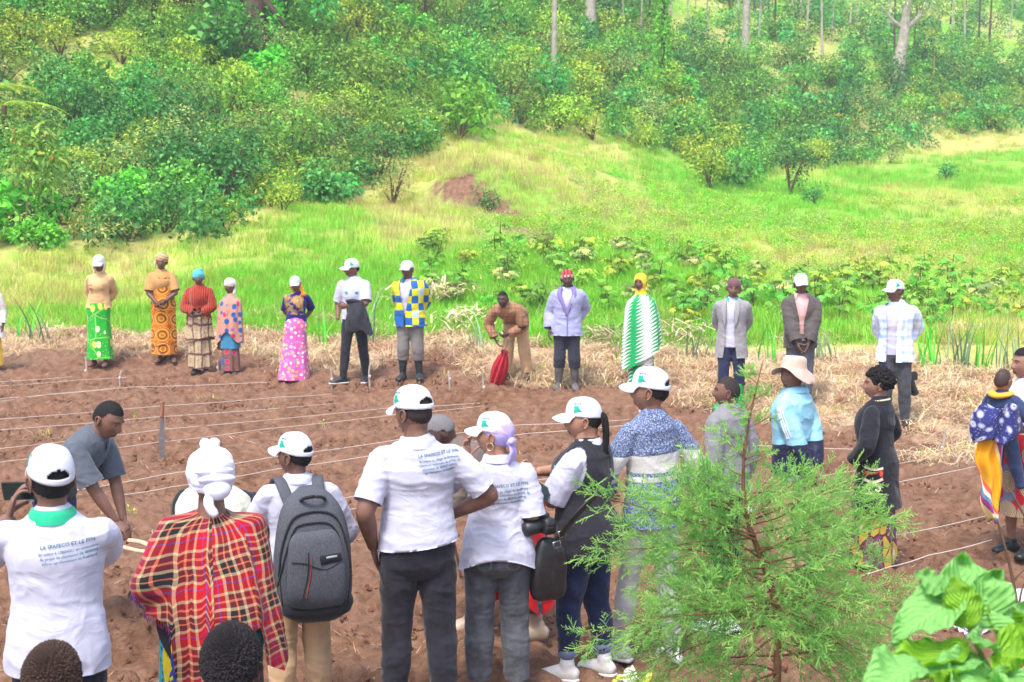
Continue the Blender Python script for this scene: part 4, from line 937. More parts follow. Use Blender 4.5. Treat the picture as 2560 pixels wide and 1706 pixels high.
p = Person('woman in a yellow headscarf wrapped in a green and white zigzag shawl', 1605, 742, 17.9, -20, 'dark', True, 1.05, hat=.02, ht=1.47, hyaw=-14, group=G_BACK)
p.body(arms=False, feet=True); ZP = M_['zigzag_print']; p.skirt('skirt', ZP, 1.0, .10, (.16, .13), (.2, .16), 6, .014, 11)
shawl(p, 'shawl', ZP, lambda a: .50-.05*math.cos(a)+.17*math.sin(a-.2), [(0, .066, .064), (.04, .09, .08), (.08, .14, .10), (.13, .20, .125), (.22, .24, .155), (.45, .27, .19), (.75, .285, .2), (1.0, .30, .215)], 7, .013, seed=9)
YS = C('yellow_headscarf', (.80, .56, .04)); g = Geo(); n, m_ = 56, 40; th = np.linspace(0, 2*np.pi, n, endpoint=False); ph = np.linspace(-1.15, np.pi/2, m_); T, P_ = np.meshgrid(th, ph)
A = np.stack([np.cos(P_)**.7*np.sin(T)*.088, -np.cos(P_)**.7*np.cos(T)*.110, np.sin(P_)*.118], -1)+np.array((0, .012, .018)); V = A.reshape(-1, 3); g.grid(A, True)
V, F = p.cutF(V, g.f, lambda c: (c[:, 1] < -.02) & ((c[:, 0]/.060)**2+((c[:, 2]+.022)/.082)**2 < 1)); V = p.wrinkle(V, F, .004, (30, 30, 30), 4); g = Geo(); g.add(V, F); g.tube([(0, .01, -.07), (0, .015, -.12), (0, .02, -.175)], [(.075, .072), (.075, .07), (.10, .085)], 24, k=3); g.xform(p.hp); g.build('headscarf', [YS], p.root)

p = Person('man in a long grey blazer and plum beanie with bright green boots', 1832, 695, 16.8, -10, 'mid', hat=.02, hyaw=-4, L='behind', R='behind', feet=((.12, 0, 12), (-.12, -.05, -25)), group=G_BACK)
p.body(); p.top('polo_shirt', WHITE, .84, None, .010, .006, .005); p.collar(C('green_collar', (.02, .42, .22)), r=.066, gap=.9)
gb = C('grey_blazer_cloth', (.30, .29, .30), weave=.3); p.top('blazer', gb, .70, 'long', .030, .03, .007, slv_loose=.028, flare=.0, **open_front(lambda z: .055+.03*np.clip((z-1.2)/.2, 0, 1)+.035*np.clip((1.0-z)/.3, 0, 1), -.02)); g = Geo()
for sx in (1, -1): g.tube([(sx*.07-.01, .02, 1.485), (sx*.085-.015, -.09, 1.42), (sx*.085-.02, -.140, 1.30), (sx*.07-.02, -.150, 1.12)], [(.022, .010), (.034, .010), (.036, .008), (.008, .006)], 8, k=4)
g.build('lapel', [gb], p.root); p.trousers('trousers', C('dark_indigo_denim', (.022, .030, .075)), .014, .008, .33); p.shoes(plain('green_rubber', (.02, .34, .07), .4, .5), 'boot', 'boot', None, .36)
p.wrap(C('plum_knit', (.16, .075, .085)), 'beanie', (0, .012, .044), (.083, .103, .082), None, None, 8, amp=.003, rib=26)

p = Person('man in a dark taupe jacket over a pink shirt with hands held low', 2005, 728, 16.7, -4, 'dark', hat=.014, ht=1.60, L=dict(wr=(.07, -.19, .88), pole=(1, .5, 0)), R=dict(wr=(-.07, -.20, .87), pole=(-1, .5, 0)), group=G_BACK)
p.body(); p.hair(); pk = C('pink_shirt_cloth', (.72, .42, .40)); p.top('shirt', pk, .90, None, .008, .0, .005); p.collar(pk, r=.066, gap=1.0); tj = C('taupe_jacket_cloth', (.10, .085, .080), weave=.5)
p.top('jacket', tj, .80, 'long', .042, .0, .012, slv_loose=.042, flare=.0, **open_front(lambda z: .028+.06*np.clip((z-1.15)/.28, 0, 1), -.015, .98)); p.collar(C('jacket_beige_lining', (.50, .38, .28)), r=.08, h=.045, fall=.055, gap=1.3, wide=1.6)
p.trousers('trousers', C('grey_blue_trousers', (.10, .105, .13)), .018, .012); p.shoes(SHOEK); p.cap(CAPW, logo=False, tilt=4)

p = Person('man in an open light blue plaid shirt and white cap looking aside', 2243, 737, 15.75, -14, 'dark', hat=.014, ht=1.66, hyaw=-48, L='back_hip', R='behind', girth=1.05, feet=((.13, 0, 14), (-.10, -.03, -10)), group=G_BACK)
p.body(); p.hair(); p.top('tee', WHITE, .88, None, .008, .004, .006); p.top('plaid_shirt', M_['blue_plaid'], .80, 'long', .026, .025, .008, slv_loose=.026, flare=.0, **open_front(lambda z: .055+.02*np.clip((z-1.2)/.2, 0, 1), -.05)); p.collar(M_['blue_plaid'], r=.07, gap=1.1, fall=.03)
p.trousers('trousers', C('washed_black_denim', (.060, .062, .075), var=.3, weave=.45), .012, .004); p.shoes(SHOEK); p.cap(CAPW)
th_ = np.linspace(0, 2*np.pi, 9)[:-1]; 
PLAID = p

# ================================================================ onlookers in the middle
p = Person('woman with short afro hair in a long black cardigan with cream trim', 2195, 955, 10.0, -122, 'warm', True, 1.08, hat=.045, ht=1.47, hyaw=24, L=dict(wr=(.20, -.14, .98), pole=(1, .8, -.1), hand=False), R=dict(wr=(-.20, -.10, 1.0), pole=(-1, .6, 0), hand=False), near=True, group=G_MID)
p.body(); g = Geo(); rng = np.random.default_rng(3)
for i in range(520):
    u = nrm(rng.normal(size=3)); 
    if u[2] < -.45 or (u[1] < -.45 and u[2] < .42): continue
    if u[1] < .1 and u[2] < .05: continue
    q = np.array((0, .022, .030))+u*np.array((.092, .108, .105))*(1+.08*rng.normal()*.5); r_ = rng.uniform(.010, .019); g.ell(q, (r_, r_, r_*rng.uniform(.8, 1.2)), rotz(rng.uniform(0, 3)), 7, 5)
g.ell((0, .022, .034), (.086, .100, .100), None, 20, 14); v_, f_ = g.VF(); v_ = v_+.004*np.stack([fbm(v_*160, 2, k) for k in range(3)], -1); g = Geo(); g.add(v_, f_); g.xform(p.hp); g.build('afro_hair', [HAIR], p.root)
p.top('blouse', pat_mat('red_white_print', lambda t, v: t.mix(lt(t, t.voro(22., v, 1.), .33), (.74, .70, .68), (.55, .02, .03)), coord='Object'), .95, None, .012, .0, .004)
p.skirt('wrap_skirt', M_['purple_print'], 1.02, .10, (.15, .125), (.21, .18), 6, .015, 13)
bk = C('black_cardigan_knit', (.014, .014, .020), weave=.4); TRIM = plain('cream_fringe', (.72, .63, .47), .9, .1, .15, 60., .8, 300.)
p.top('cardigan', bk, .58, 'long', .034, .05, .007, slv_loose=.026, flare=.0, **open_front(lambda z: .075+.02*np.clip((1.2-z)/.6, 0, 1), 0.0, vox=.0085)); g = Geo()
for k in range(26):
    a = .55+k*(2*np.pi-1.1)/25; c = p.nb+np.array((math.sin(a)*.088, -math.cos(a)*.084, .018-.012*math.cos(a))); g.ell(c, (.012, .012, .009), rotz(a), 6, 5)
g.build('collar_trim', [TRIM], p.root)
def strip(p, name, pts, m, wd=.007, M=None, c=(0, 0, 0), seg=8, off=.004):
    """a narrow raised strip laid on the garment along a polyline given in garment-plane coordinates"""
    P = catmull(np.array(pts, float), seg) if len(pts) > 2 else np.array([np.array(pts[0])+(np.array(pts[1])-np.array(pts[0]))*t for t in np.linspace(0, 1, seg*2)])
    T = np.gradient(P, axis=0); T /= np.linalg.norm(T, axis=1)[:, None]+1e-9; N = np.c_[-T[:, 1], T[:, 0]]*wd; xy = np.vstack([P-N, P+N]); n = len(P)
    return p.project(name, [tuple(q) for q in xy], [(i, i+1, n+i+1, n+i) for i in range(n-1)], [m], c, M, off=off)
SIDE = [(0, -1, 0), (0, 0, 1), (1, 0, 0)]          # the wearer's left side, seen from outside: forward is to the left
SIDE = [nrm((.35, .94, 0)), (0, 0, 1), nrm((.94, -.35, 0))]
SIDE[0] = nrm((-.35, .94, 0))*1.0; SIDE[2] = nrm((.94, .35, 0))
for nm, pts, w_ in (('pocket_trim', [(-.10, .84), (-.03, .82), (.05, .85)], .012), ('pocket_trim', [(-.10, .94), (-.02, .925), (.05, .94)], .009), ('scroll', [(-.09, .725), (-.03, .73), (.05, .725)], .005), ('scroll', [(-.06, .735), (-.05, .785), (-.005, .80), (.03, .775), (.015, .75), (-.01, .765)], .006)):
    strip(p, nm, pts, TRIM, w_, SIDE, (.0, .0, 0), 6, .005)
th_ = np.linspace(0, 2*np.pi, 5)[:-1]; p.project('pocket_panel', [(-.10, .86), (.05, .86), (.05, .93), (-.10, .925), (-.025, .895)], [(0, 1, 4), (1, 2, 4), (2, 3, 4), (3, 0, 4)], [plain('red_cream_patch', (.45, .06, .05), .9, .1, .8, 50.)], (0, 0, 0), SIDE, off=.006)

p = Person('man in a tan bucket hat and pale blue track jacket looking over his shoulder', 1985, 885, 9.9, -128, 'mid', hat=.012, ht=1.56, hyaw=72, hpitch=2, L=dict(wr=(.10, .19, .86), pole=(1, .4, 0), curl=.8, dir=(-.25, .3, -.9)), R=dict(wr=(-.02, .20, .88), pole=(-1, .4, 0)), near=True, group=G_MID)
p.body(); p.hair(); p.top('polo_shirt', WHITE, .80, None, .010, .012, .005); p.collar(C('green_collar', (.02, .42, .22)), r=.064, h=.045, gap=.8)
p.top('track_jacket', M_['track_jacket'], .84, 'long', .034, .0, .009, slv_loose=.030, flare=.0, **open_front(lambda z: .035+.06*np.clip((z-1.2)/.2, 0, 1), 0, vox=.0085)); TJC = C('track_collar', (.26, .52, .64)); p.collar(TJC, r=.076, h=.055, fall=.03, gap=1.0, wide=1.1)
WS = C('white_stripe', (.78, .80, .84)); a = p.arms['L']
ov = nrm(np.cross(a['el']-a['sh'], (0, 1., .1))); ov = ov if ov[0] > 0 else -ov; fv = nrm(np.cross(ov, nrm(a['el']-a['sh'])))
for k in (-1, 0, 1):
    pts = []; 
    for t in np.linspace(-.10, .86, 12):
        c = a['sh']+(a['el']-a['sh'])*t+fv*k*.020
        if t < .08: c = c+np.array((-.10*(.08-t)/.18, 0, .05*(.08-t)/.18))
        dr = nrm(ov+np.array((0, 0, .9*max(0, .15-t)/.25)))
        h = p.bvh.ray_cast(Vector(c+dr*.35), Vector(-dr)); pts.append((np.array(h[0])+dr*.003) if h[0] is not None else c+dr*.1)
    pts = np.array(pts); g = Geo(); g.grid(np.stack([pts-fv*.0055, pts+fv*.0055])); g.build('stripe', [WS], p.root)
p.project('emblem', [(math.cos(t_)*.028, math.sin(t_)*.034) for t_ in np.linspace(0, 2*np.pi, 13)[:-1]], [tuple(range(12))], [plain('navy_crest', (.03, .04, .10), .8, .2, .5, 90.)], (.115, 0, 1.27), [(1, 0, 0), (0, 0, 1), (0, -1, 0)], off=.004)
p.trousers('trousers', kt, .018, .01); p.shoes(SHOEK); BH = C('tan_bucket_hat', (.60, .43, .35), weave=.35); g = Geo(); rows = []; th = np.linspace(0, 2*np.pi, 64, endpoint=False)
for r_, z_ in ((.04, .126), (.062, .122), (.078, .108), (.083, .09), (.086, .06), (.089, .036), (.092, .030), (.112, .016), (.135, .0), (.150, -.012), (.149, -.016), (.13, -.004), (.1, .020)):
    w_ = np.clip((r_-.092)/.06, 0, 1); rows.append(np.stack([np.sin(th)*r_*(1-.05*w_)*.98, -np.cos(th)*r_*1.17+.006, np.full(64, z_)+w_*(.018*np.sin(2*th+1.0)+.012*np.sin(3*th)-.030*np.maximum(0, np.sin(th-.5))**2)], -1))
A = np.array(rows); o_ = g.grid(A, True); g.add([(0, .006, .128)], [tuple((o_+j, o_+(j+1) % 64, 0) for j in range(0))] if False else []); g.f += [(j, (j+1) % 64, len(A)*64) for j in range(64)]; g.m += [0]*64
v_, f_ = g.VF(); fr_ = np.clip((-v_[:, 1]-.09)/.07, 0, 1); v_[:, 2] += .030*fr_+.016; v_ = p.wrinkle(v_, f_, .002, (40, 40, 40), 2)@rotx(-rad(7)).T; p.finish('bucket_hat', p.hp(v_), f_, [BH])
HATMAN = p

p = Person('man with shaved head in a grey suit jacket partly hidden by the conifer sapling', 1822, 943, 9.7, -140, 'mid', hat=0, ht=1.46, hyaw=36, near=True, group=G_MID)
p.body(); p.hair(off=.0012, m=plain('shaved_hair', (.035, .026, .024), .7, .2, .2)); gs = C('grey_suit_cloth', (.22, .215, .23)); p.top('suit_jacket', gs, .76, 'long', .030, .012, .007, slv_loose=.024, flare=.0); p.collar(gs, r=.07, h=.03, gap=1.2); p.trousers('trousers', BLACKT); p.shoes(SHOEK)

p = Person('man in a blue heather cardigan with cream bands and a white cap', 1632, 922, 8.05, -158, 'warm', hat=.014, hyaw=46, L=dict(wr=(.17, -.20, 1.0), pole=(.9, .9, 0)), R=dict(wr=(-.19, -.16, 1.0), pole=(-.9, .9, 0)), feet=((.14, -.14, 35), (-.11, .06, -5)), girth=.90, shw=.90, near=True, group=G_FRONT)
p.body(); p.hair(); p.top('cardigan', M_['heather_knit'], .83, 'long', .020, .012, .007, slv_loose=.016, flare=.0, rscale=1.0); g = Geo(); g.tube([p.nb+(0, .0, -.015), p.nb+(0, 0, .035)], [(.078, .076), (.069, .068)], 24, cap=False); g.build('collar', [C('blue_grey_knit', (.12, .17, .28))], p.root)
p.trousers('trousers', C('light_grey_trousers', (.42, .40, .40)), .008, .010); p.shoes(SHOEW, 'shoe', 'shoe', SHOEW); p.cap(CAPW)
KNITMAN = p

p = Person('woman in a black utility vest over white shirt with long braids under her cap', 1465, 1003, 7.8, -118, 'light', True, 1.26, hat=.014, ht=1.585, hyaw=22, hpitch=3, L=dict(wr=(.085, -.34, 1.225), pole=(.4, .5, -1), curl=1.0, dir=(-.55, -.75, .2), palm=(-.3, .3, .8)), R=dict(wr=(-.07, -.36, 1.24), pole=(-1, .4, -.2), curl=1.0, dir=(.5, -.7, .2), palm=(.3, .3, .8)), feet=((.10, -.10, 10), (-.10, .06, -8)), near=True, wide=1.05, group=G_FRONT)
p.body(); p.hair(off=.005); p.top('shirt', WHITE, .95, '34', .014, .0, .006, slv_loose=.030, upto=.50, flare=.010); p.collar(WHITE, r=.064, h=.04, gap=.6)
vk = C('black_vest_cloth', (.022, .021, .028), weave=.45)
def armhole(c): 
    r_ = np.zeros(len(c), bool)
    for sx in (1, -1):
        a = p.arms['L' if sx > 0 else 'R']; r_ |= (((c[:, 1]-a['sh'][1]-.0)/.078)**2+((c[:, 2]-1.335)/.125)**2 < 1) & (c[:, 0]*sx > .115)
    return r_ | ((c[:, 1] < -.05) & (np.abs(c[:, 0]) < .012+.05*np.clip((c[:, 2]-1.3)/.15, 0, 1)))
p.top('utility_vest', vk, .80, None, .030, .012, .007, cut=armhole); VEST = p
br = Geo(); rng = np.random.default_rng(5)
for i in range(17):
    x0 = rng.uniform(-.045, .045); y0 = .105+rng.uniform(-.01, .012); ln = rng.uniform(.20, .30); x1 = x0*1.2+rng.uniform(-.02, .02)
    br.tube([(x0*.6, .095, .045), (x0, y0+.012, .01), (x0*1.1, y0+.02, -.07), (x1, y0+.012, -.07-ln*.45), (x1*1.1, y0-.01, -.05-ln)], [.007, .0075, .0075, .007, .004], 7, k=4)
br.xform(p.hp); br.build('braids', [HAIR], p.root); p.cap(CAPW, opening=False)
dk = C('dark_blue_denim', (.012, .018, .060), var=.35, weave=.5); p.trousers('jeans', dk, .006, -.004, .17, 1.0, .008); CUFF = C('denim_cuff', (.14, .17, .26)); SOCK = C('white_sock', (.70, .69, .72))
for i in (0, 1):
    hip, kn, ank, _ = p.legs[i]; g = Geo(); f = lambda z: ank+(kn-ank)*((z-.085)/(kn[2]-.085)); g.tube([f(.165), f(.20)], [(.058, .058), (.060, .060)], 18); g.build('jeans_cuff', [CUFF], p.root)
    g = Geo(); g.tube([f(.07), f(.17)], [(.041, .043), (.043, .043)], 14); g.build('sock', [SOCK], p.root)
p.shoes(SHOEW, 'sneaker', 'shoe', SHOEW)
# lettering on the vest and its chest pocket
GT = plain('mint_print', (.10, .62, .28), .7, .2, .05); FR = [nrm((-.75, .66, 0)), (0, 0, 1), nrm((-.0, -1., 0))]
LS = [nrm((.62, .78, 0)), np.array((0, 0, 1.)), nrm((.78, -.62, 0))]
p.text('lettering', [('AFE', .058, -.0, 0)], GT, (.10, -.05, 1.30), 0, M=[-LS[1]*.96+LS[0]*.25, LS[0]*.96+LS[1]*.25, LS[2]])
pk_ = [(-.06, 0), (.05, 0), (.05, -.025), (-.005, -.045), (-.06, -.025), (0, -.015)]; p.project('pocket_flap', pk_, [(0, 5, 1)[::-1], (1, 5, 2)[::-1], (2, 5, 3)[::-1], (3, 5, 4)[::-1], (4, 5, 0)[::-1]], [vk], np.array((.08, -.05, 1.225)), LS, off=.008)
g = Geo(); a = p.arms['L']; c = a['wr']+(a['el']-a['wr'])*.10; ax = nrm(a['el']-a['wr']); s1 = nrm(np.cross(ax, (0, 0, 1.))); s2 = np.cross(ax, s1)
BEAD = plain('red_beads', (.45, .03, .05), .3, .5, .3, 200.)
for k in range(16):
    t_ = 2*np.pi*k/16; g.ell(c+s1*math.cos(t_)*.033+s2*math.sin(t_)*.033, (.006,)*3, None, 6, 5)
g.build('bead_bracelet', [BEAD], p.root); ln_ = Geo(); ln_.tube([p.nb+(.06, -.02, .02), (.085, -.135, 1.30), (.02, -.20, 1.12)], [.0035]*3, 5, k=5); ln_.build('lanyard', [SHOEK], p.root)

JEANSW = 1
p = Person('woman in a white printed polo and grey jeans with lavender scarf under her cap', 1243, 1042, 7.5, -176, 'light', True, 1.12, hat=.014, ht=1.55, hyaw=66, L=dict(wr=(.17, -.235, 1.415), pole=(1, .2, -.8), curl=.55, dir=(.08, -.15, 1), palm=(-.6, .6, 0)), R=dict(wr=(-.13, -.20, 1.05), pole=(-.35, 1, -.2)), feet=((.115, .0, 12), (-.115, .02, -10)), near=True, group=G_FRONT)
p.body(); p.trousers('jeans', C('grey_denim', (.085, .09, .105), var=.35, weave=.5), .012, .022, .13, 1.0, .007, .004)
p.bvh = p.tbvh; DST = plain('denim_stitch', (.23, .23, .26), .8, .2, .1); BK = [(-1, 0, 0), (0, 0, 1), (0, 1, 0)]
for sx in (1, -1):
    for q_ in ([(.045, .935), (.045, .84), (.085, .815), (.125, .84), (.125, .935)], [(.052, .93), (.052, .845), (.085, .823), (.118, .845), (.118, .93)]): strip(p, 'stitching', [(x*sx, z) for x, z in q_], DST, .0016, BK, (0, 0, 0), 5, .002)
strip(p, 'stitching', [(0, .96), (.002, .90), (0, .84)], DST, .0016, BK, (0, 0, 0), 5, .002); strip(p, 'stitching', [(-.15, .945), (0, .915), (.15, .945)], DST, .0016, BK, (0, 0, 0), 8, .002)
def hem_arc(V):
    V = V.copy(); k = np.clip((1.02-V[:, 2])/.2, 0, 1); V[:, 2] -= k*(.075*(np.abs(V[:, 0])/.19)**2-.03)*(V[:, 1] > -.05); return V
p.top('polo_shirt', WHITE, .865, 'short', .020, .022, .009, slv_loose=.022, upto=.48, snap=hem_arc, wsc=(7, 7, 15), flare=.02, seed=6); p.collar(WHITE, r=.062)
LV = C('lavender_scarf', (.50, .40, .74)); p.wrap(LV, 'headscarf', (0, .018, .030), (.080, .100, .085), [((.0, .105, -.035), (.045, .026, .030)), ((.03, .115, -.025), (.03, .02, .022))], [([(.02, .10, -.03), (.035, .12, -.08), (.03, .105, -.15)], [(.02, .008), (.024, .008), (.026, .006)]), ([(-.01, .10, -.03), (-.01, .12, -.09), (.0, .11, -.14)], [(.018, .008), (.022, .008), (.02, .006)])], 26, amp=.003, low_back=.02)
p.cap(CAPW); TXT = plain('teal_ink', (.0, .11, .17), .7, .2, .05); GOLD = plain('gold_hoop', (.75, .55, .30), .25, .5, .05, metallic=.8)
g = Geo(); g.tube([(.083, .008+.020*math.sin(t_), -.052+.022*math.cos(t_)) for t_ in np.linspace(.2, 6.1, 18)], [.0032]*18, 6, k=1); g.xform(p.hp); g.build('hoop_earring', [GOLD], p.root)
_TS = .72
T2 = [('LA SPAFECO ET LE FFN', .0345, 0, .098), ('En action au village de Bushwira', .0265, 0, .056), ('Centre en exécution du projet de', .0265, 0, .024), ('plantation de 400000 arbres', .0265, 0, -.008), ('agroforestiers et fruitiers', .0265, 0, -.040)]
p.text('lettering', [(a_, b_*_TS, c_, d_*_TS) for a_, b_, c_, d_ in T2], TXT, (-.055, 0, 1.245), 3, bold=.012)
ST2 = plain('denim_stitch', (.20, .20, .22), .8, .2, .1); p.bvh = None
POLOW = p

p = Person('big man in a tight white printed polo with one hand on his hip', 1042, 968, 7.15, -170, 'mid', girth=1.10, hat=.014, hyaw=36, hpitch=2, L=dict(wr=(.225, -.03, .915), pole=(.6, 1, 0), hand=True, dir=(-.25, -.35, -1), curl=.2), R=dict(wr=(-.185, -.12, 1.045), pole=(-1.0, .42, 0), hand=False), feet=((.13, 0, 10), (-.13, .03, -8)), near=True, shw=1.0, group=G_FRONT)
p.body(); p.hair(off=.0012, m=plain('shaved_hair', (.035, .026, .024), .7, .2, .2)); p.trousers('trousers', BLACKT, .010, .012, .06, .985, .008, .004, seed=5)
def hem2(V):
    V = V.copy(); k = np.clip((1.05-V[:, 2])/.15, 0, 1); V[:, 2] -= k*(.03*(V[:, 0]/.2)); return V
p.top('polo_shirt', WHITE, .935, 'short', .016, .010, .0065, slv_loose=.012, upto=.43, snap=hem2, wsc=(5.5, 5.5, 21), flare=.010, seed=12); p.collar(WHITE, r=.070, h=.028, fall=.040)
p.text('lettering', [(a_, b_*.60, c_, d_*.60) for a_, b_, c_, d_ in T2], TXT, (-.10, 0, 1.345), 4, bold=.012)
for z_, x_ in ((.915, .055),): strip(p, 'welt_pocket', [(.02, z_), (.14, z_+.004)], C('pocket_black', (.012, .012, .016)), .004, [(1, 0, 0), (0, 0, 1), (0, 1, 0)], (0, 0, 0), 6) if False else None
p.cap(CAPW, tilt=6)

p = Person('bent over grey haired person with red jumper tied at the waist behind grey jeans', 1275, 1080, 8.55, -84, 'deep', ht=1.58, bend=52, hpitch=20, L=dict(wr=(.12, -.52, .78), pole=(1, .5, .3), curl=.9), R=dict(wr=(-.14, -.50, .80), pole=(-1, .5, .3), curl=.9), feet=((.10, .14, 4), (-.11, -.28, -4)), near=True, group=G_FRONT)
p.body(); p.hair(m=plain('grey_hair', (.17, .16, .165), .8, .2, .3, 200.)); RJ = C('red_jumper_knit', (.72, .012, .02), weave=.5); p.trousers('trousers', C('slate_trousers', (.10, .115, .15)), .02, .01, .2); p.shoes(plain('tan_rubber', (.50, .38, .28), .5, .4, .25, 12.), 'boot', 'boot', None, .36)
p.top('jumper', C('taupe_work_shirt', (.16, .12, .10)), .88, 'long', .028, .02, .008, slv_loose=.026, flare=.0); p.skirt('tied_jumper', RJ, .97, .30, (.17, .14), (.21, .22), 5, .022, 21, yo=.06, hemfn=lambda a: .12*math.sin(2*a)); REDP = p

p = Person('man in a long sleeved white shirt and khaki trousers wearing a backpack', 742, 1097, 7.15, -164, 'mid', hat=.014, ht=1.50, hyaw=44, L=dict(wr=(.14, -.30, 1.0), pole=(1, .7, 0)), R=dict(wr=(-.17, -.22, .98), pole=(-1, .7, 0)), feet=((.12, .02, 10), (-.12, 0, -10)), near=True, group=G_FRONT)
p.body(); p.hair(); p.top('shirt', WHITE, .90, 'long', .018, .012, .007, slv_loose=.022, flare=.0); p.collar(WHITE, r=.064, h=.042, fall=.034); p.trousers('trousers', kt, .018, .012, .07, 1.0, .008, .004); p.shoes(SHOEK); p.cap(CAPW, tilt=-3)
PACKMAN = p

p = Person('woman under a red tartan blanket with white headwrap and printed wrap skirt', 525, 1115, 6.0, -168, 'mid', True, 1.10, hat=.055, bend=12, hyaw=14, hpitch=14, L=dict(wr=(.30, -.17, 1.10), pole=(.35, 1, -.6), curl=.9, dir=(.75, -.55, -.25), palm=(-.2, -.2, -1)), R=dict(wr=(-.13, -.24, 1.02), pole=(-.35, 1, 0), hand=False), near=True, group=G_FRONT)
p.body(); p.skirt('wrap_skirt', M_['teal_print'], 1.02, .06, (.21, .16), (.27, .21), 5, .012, 17, sway=(.07, 0))
p.top('cardigan', C('black_cotton', (.018, .018, .022)), .84, 'long', .004, .01, .004, upto=.9, neck=1.36); sk2 = C('charcoal_shawl', (.032, .030, .034), weave=.4)
HT_A = [(-3.15, .86), (-2.6, .94), (-2.42, .97), (-2.34, .78), (-1.95, .72), (-1.6, .85), (-.8, .95), (0, 1.0), (.8, 1.05), (1.3, 1.08), (1.75, 1.07), (2.2, 1.03), (2.5, .98), (2.62, .72), (2.75, .50), (3.0, .48), (3.08, .80), (3.15, .86)]
def hem_t(a): return float(np.interp(a, [q[0] for q in HT_A], [q[1] for q in HT_A]))
PT = [(0, .064, .064), (.03, .095, .085), (.07, .14, .10), (.12, .185, .125), (.20, .225, .15), (.40, .262, .185), (.65, .30, .215), (1.0, .33, .24)]
p.skirt('under_shawl', sk2, 1.04, .34, (.185, .145), (.25, .195), 5, .010, 31, hemfn=lambda a: .72*max(0, math.cos((a-1.55)*.9))**2 if a > 0 else .5*max(0, math.cos(a))**2)
ts = shawl(p, 'tartan_blanket', M_['red_tartan'], hem_t, PT, 8, .012, 190, 96, seed=22, wr=.007, push=.088)
g = Geo(); 
for k in range(60):
    a = 1.0+k*.028; z_ = hem_t(a); i = int((a+np.pi)/(2*np.pi)*190)
    q = p.topV[(96-1)*191+i]; g.tube([q, q+np.array((.004*math.sin(k*7), .003*math.cos(k*5), -.016)), q+np.array((.006*math.sin(k*3), 0, -.032))], [.0016]*3, 4, k=1)
g.build('fringe', [M_['red_tartan']], ts)
HWM = C('white_headwrap', (.72, .71, .84), weave=.3); p.wrap(HWM, 'headwrap', (0, .014, .034), (.102, .122, .112), [((0, .035, .145), (.040, .036, .026)), ((.018, .028, .160), (.024, .022, .024)), ((-.015, .045, .158), (.026, .022, .02)), ((.0, .10, -.06), (.062, .035, .045)), ((.0, .105, -.015), (.085, .03, .022)), ((.01, .11, .02), (.09, .028, .02))], [([(.03, .10, -.07), (.045, .105, -.12), (.02, .10, -.17)], [(.02, .012), (.022, .012), (.018, .01)]), ([(.085, .03, -.03), (.088, .035, -.09), (.084, .03, -.14)], [.003, .003, .002])], 14, amp=.006, low_back=.035)
BLANKET = p
# medallion print and date patch on the wrap skirt (flat prints on the cloth)
SKB = BVHTree.FromPolygons([tuple(v.co) for v in D.objects['wrap_skirt.002'].data.vertices] if 'wrap_skirt.002' in D.objects else [(0, 0, 0), (1, 0, 0), (0, 1, 0)], [tuple(f.vertices) for f in D.objects['wrap_skirt.002'].data.polygons] if 'wrap_skirt.002' in D.objects else [(0, 1, 2)])
p.bvh = SKB; MS = [nrm((-.80, .60, 0)), np.array((0, 0, 1.)), nrm((.60, .80, 0))]; YEL = C('yellow_print', (.80, .62, .02)); BLP = plain('blue_dot_print', (.02, .07, .36), .8, .2, .6, 80.)
def disc(rx, rz, c, n=28, a0=0., a1=2*np.pi):
    th_ = np.linspace(a0, a1, n, endpoint=False); P = [(0+c[0], 0+c[1])]+[(c[0]+math.cos(t)*rx*k, c[1]+math.sin(t)*rz*k) for k in (.5, 1.) for t in th_]
    F = [(0, 1+j, 1+(j+1) % n) for j in range(n)]+[(1+j, 1+n+j, 1+n+(j+1) % n, 1+(j+1) % n) for j in range(n)]; return P, F
for nm, dd, mm, off in (('medallion', disc(.115, .20, (.02, .80)), YEL, .003), ('figure_dress', disc(.060, .085, (.0, .71)), BLP, .0045), ('figure_torso', disc(.035, .06, (-.01, .81)), BLP, .005), ('figure_head', disc(.022, .03, (-.015, .90)), plain('print_brown', (.35, .16, .10), .8), .0045), ('figure_hair', disc(.024, .018, (-.015, .93)), BLP, .005)):
    p.project(nm, dd[0], dd[1], [mm], (.05, .0, 0), MS, off=off)
q_ = [(x, z) for z in (.700, .720, .740) for x in (.165, .19, .215, .24)]; p.project('date_patch', q_, [(r*4+c_, r*4+c_+1, r*4+c_+5, r*4+c_+4) for r in range(2) for c_ in range(3)], [YEL], (.05, .0, 0), MS, off=.004)
p.text('lettering', [('08 MA', .026, .203, .711)], plain('dark_print', (.02, .03, .05), .8), (.05, .0, 0), 0, M=MS, bold=.02)

p = Person('stooping person in a cream vest with dark sleeves beyond the tartan blanket', 512, 1228, 8.15, 176, 'dark', ht=1.66, bend=68, hpitch=60, L=dict(wr=(.20, -.42, .55), pole=(1, .3, .3)), R=dict(wr=(-.12, -.44, .55), pole=(-1, .3, .3)), near=True, girth=1.3, group=G_FRONT, X=at(500, 1228, 8.15).x)
p.hc = p.nb+np.array((0, -.14, -.08)); p.body(); p.hair(); p.top('sweater', C('black_cotton', (.018, .018, .022)), .92, 'long', .012, 0, .006, slv_loose=.03, flare=.0); p.top('vest', C('cream_vest', (.62, .62, .50)), .92, None, .026, .0, .006); p.trousers('trousers', C('slate_trousers', (.10, .115, .15))); p.shoes(SHOEK)

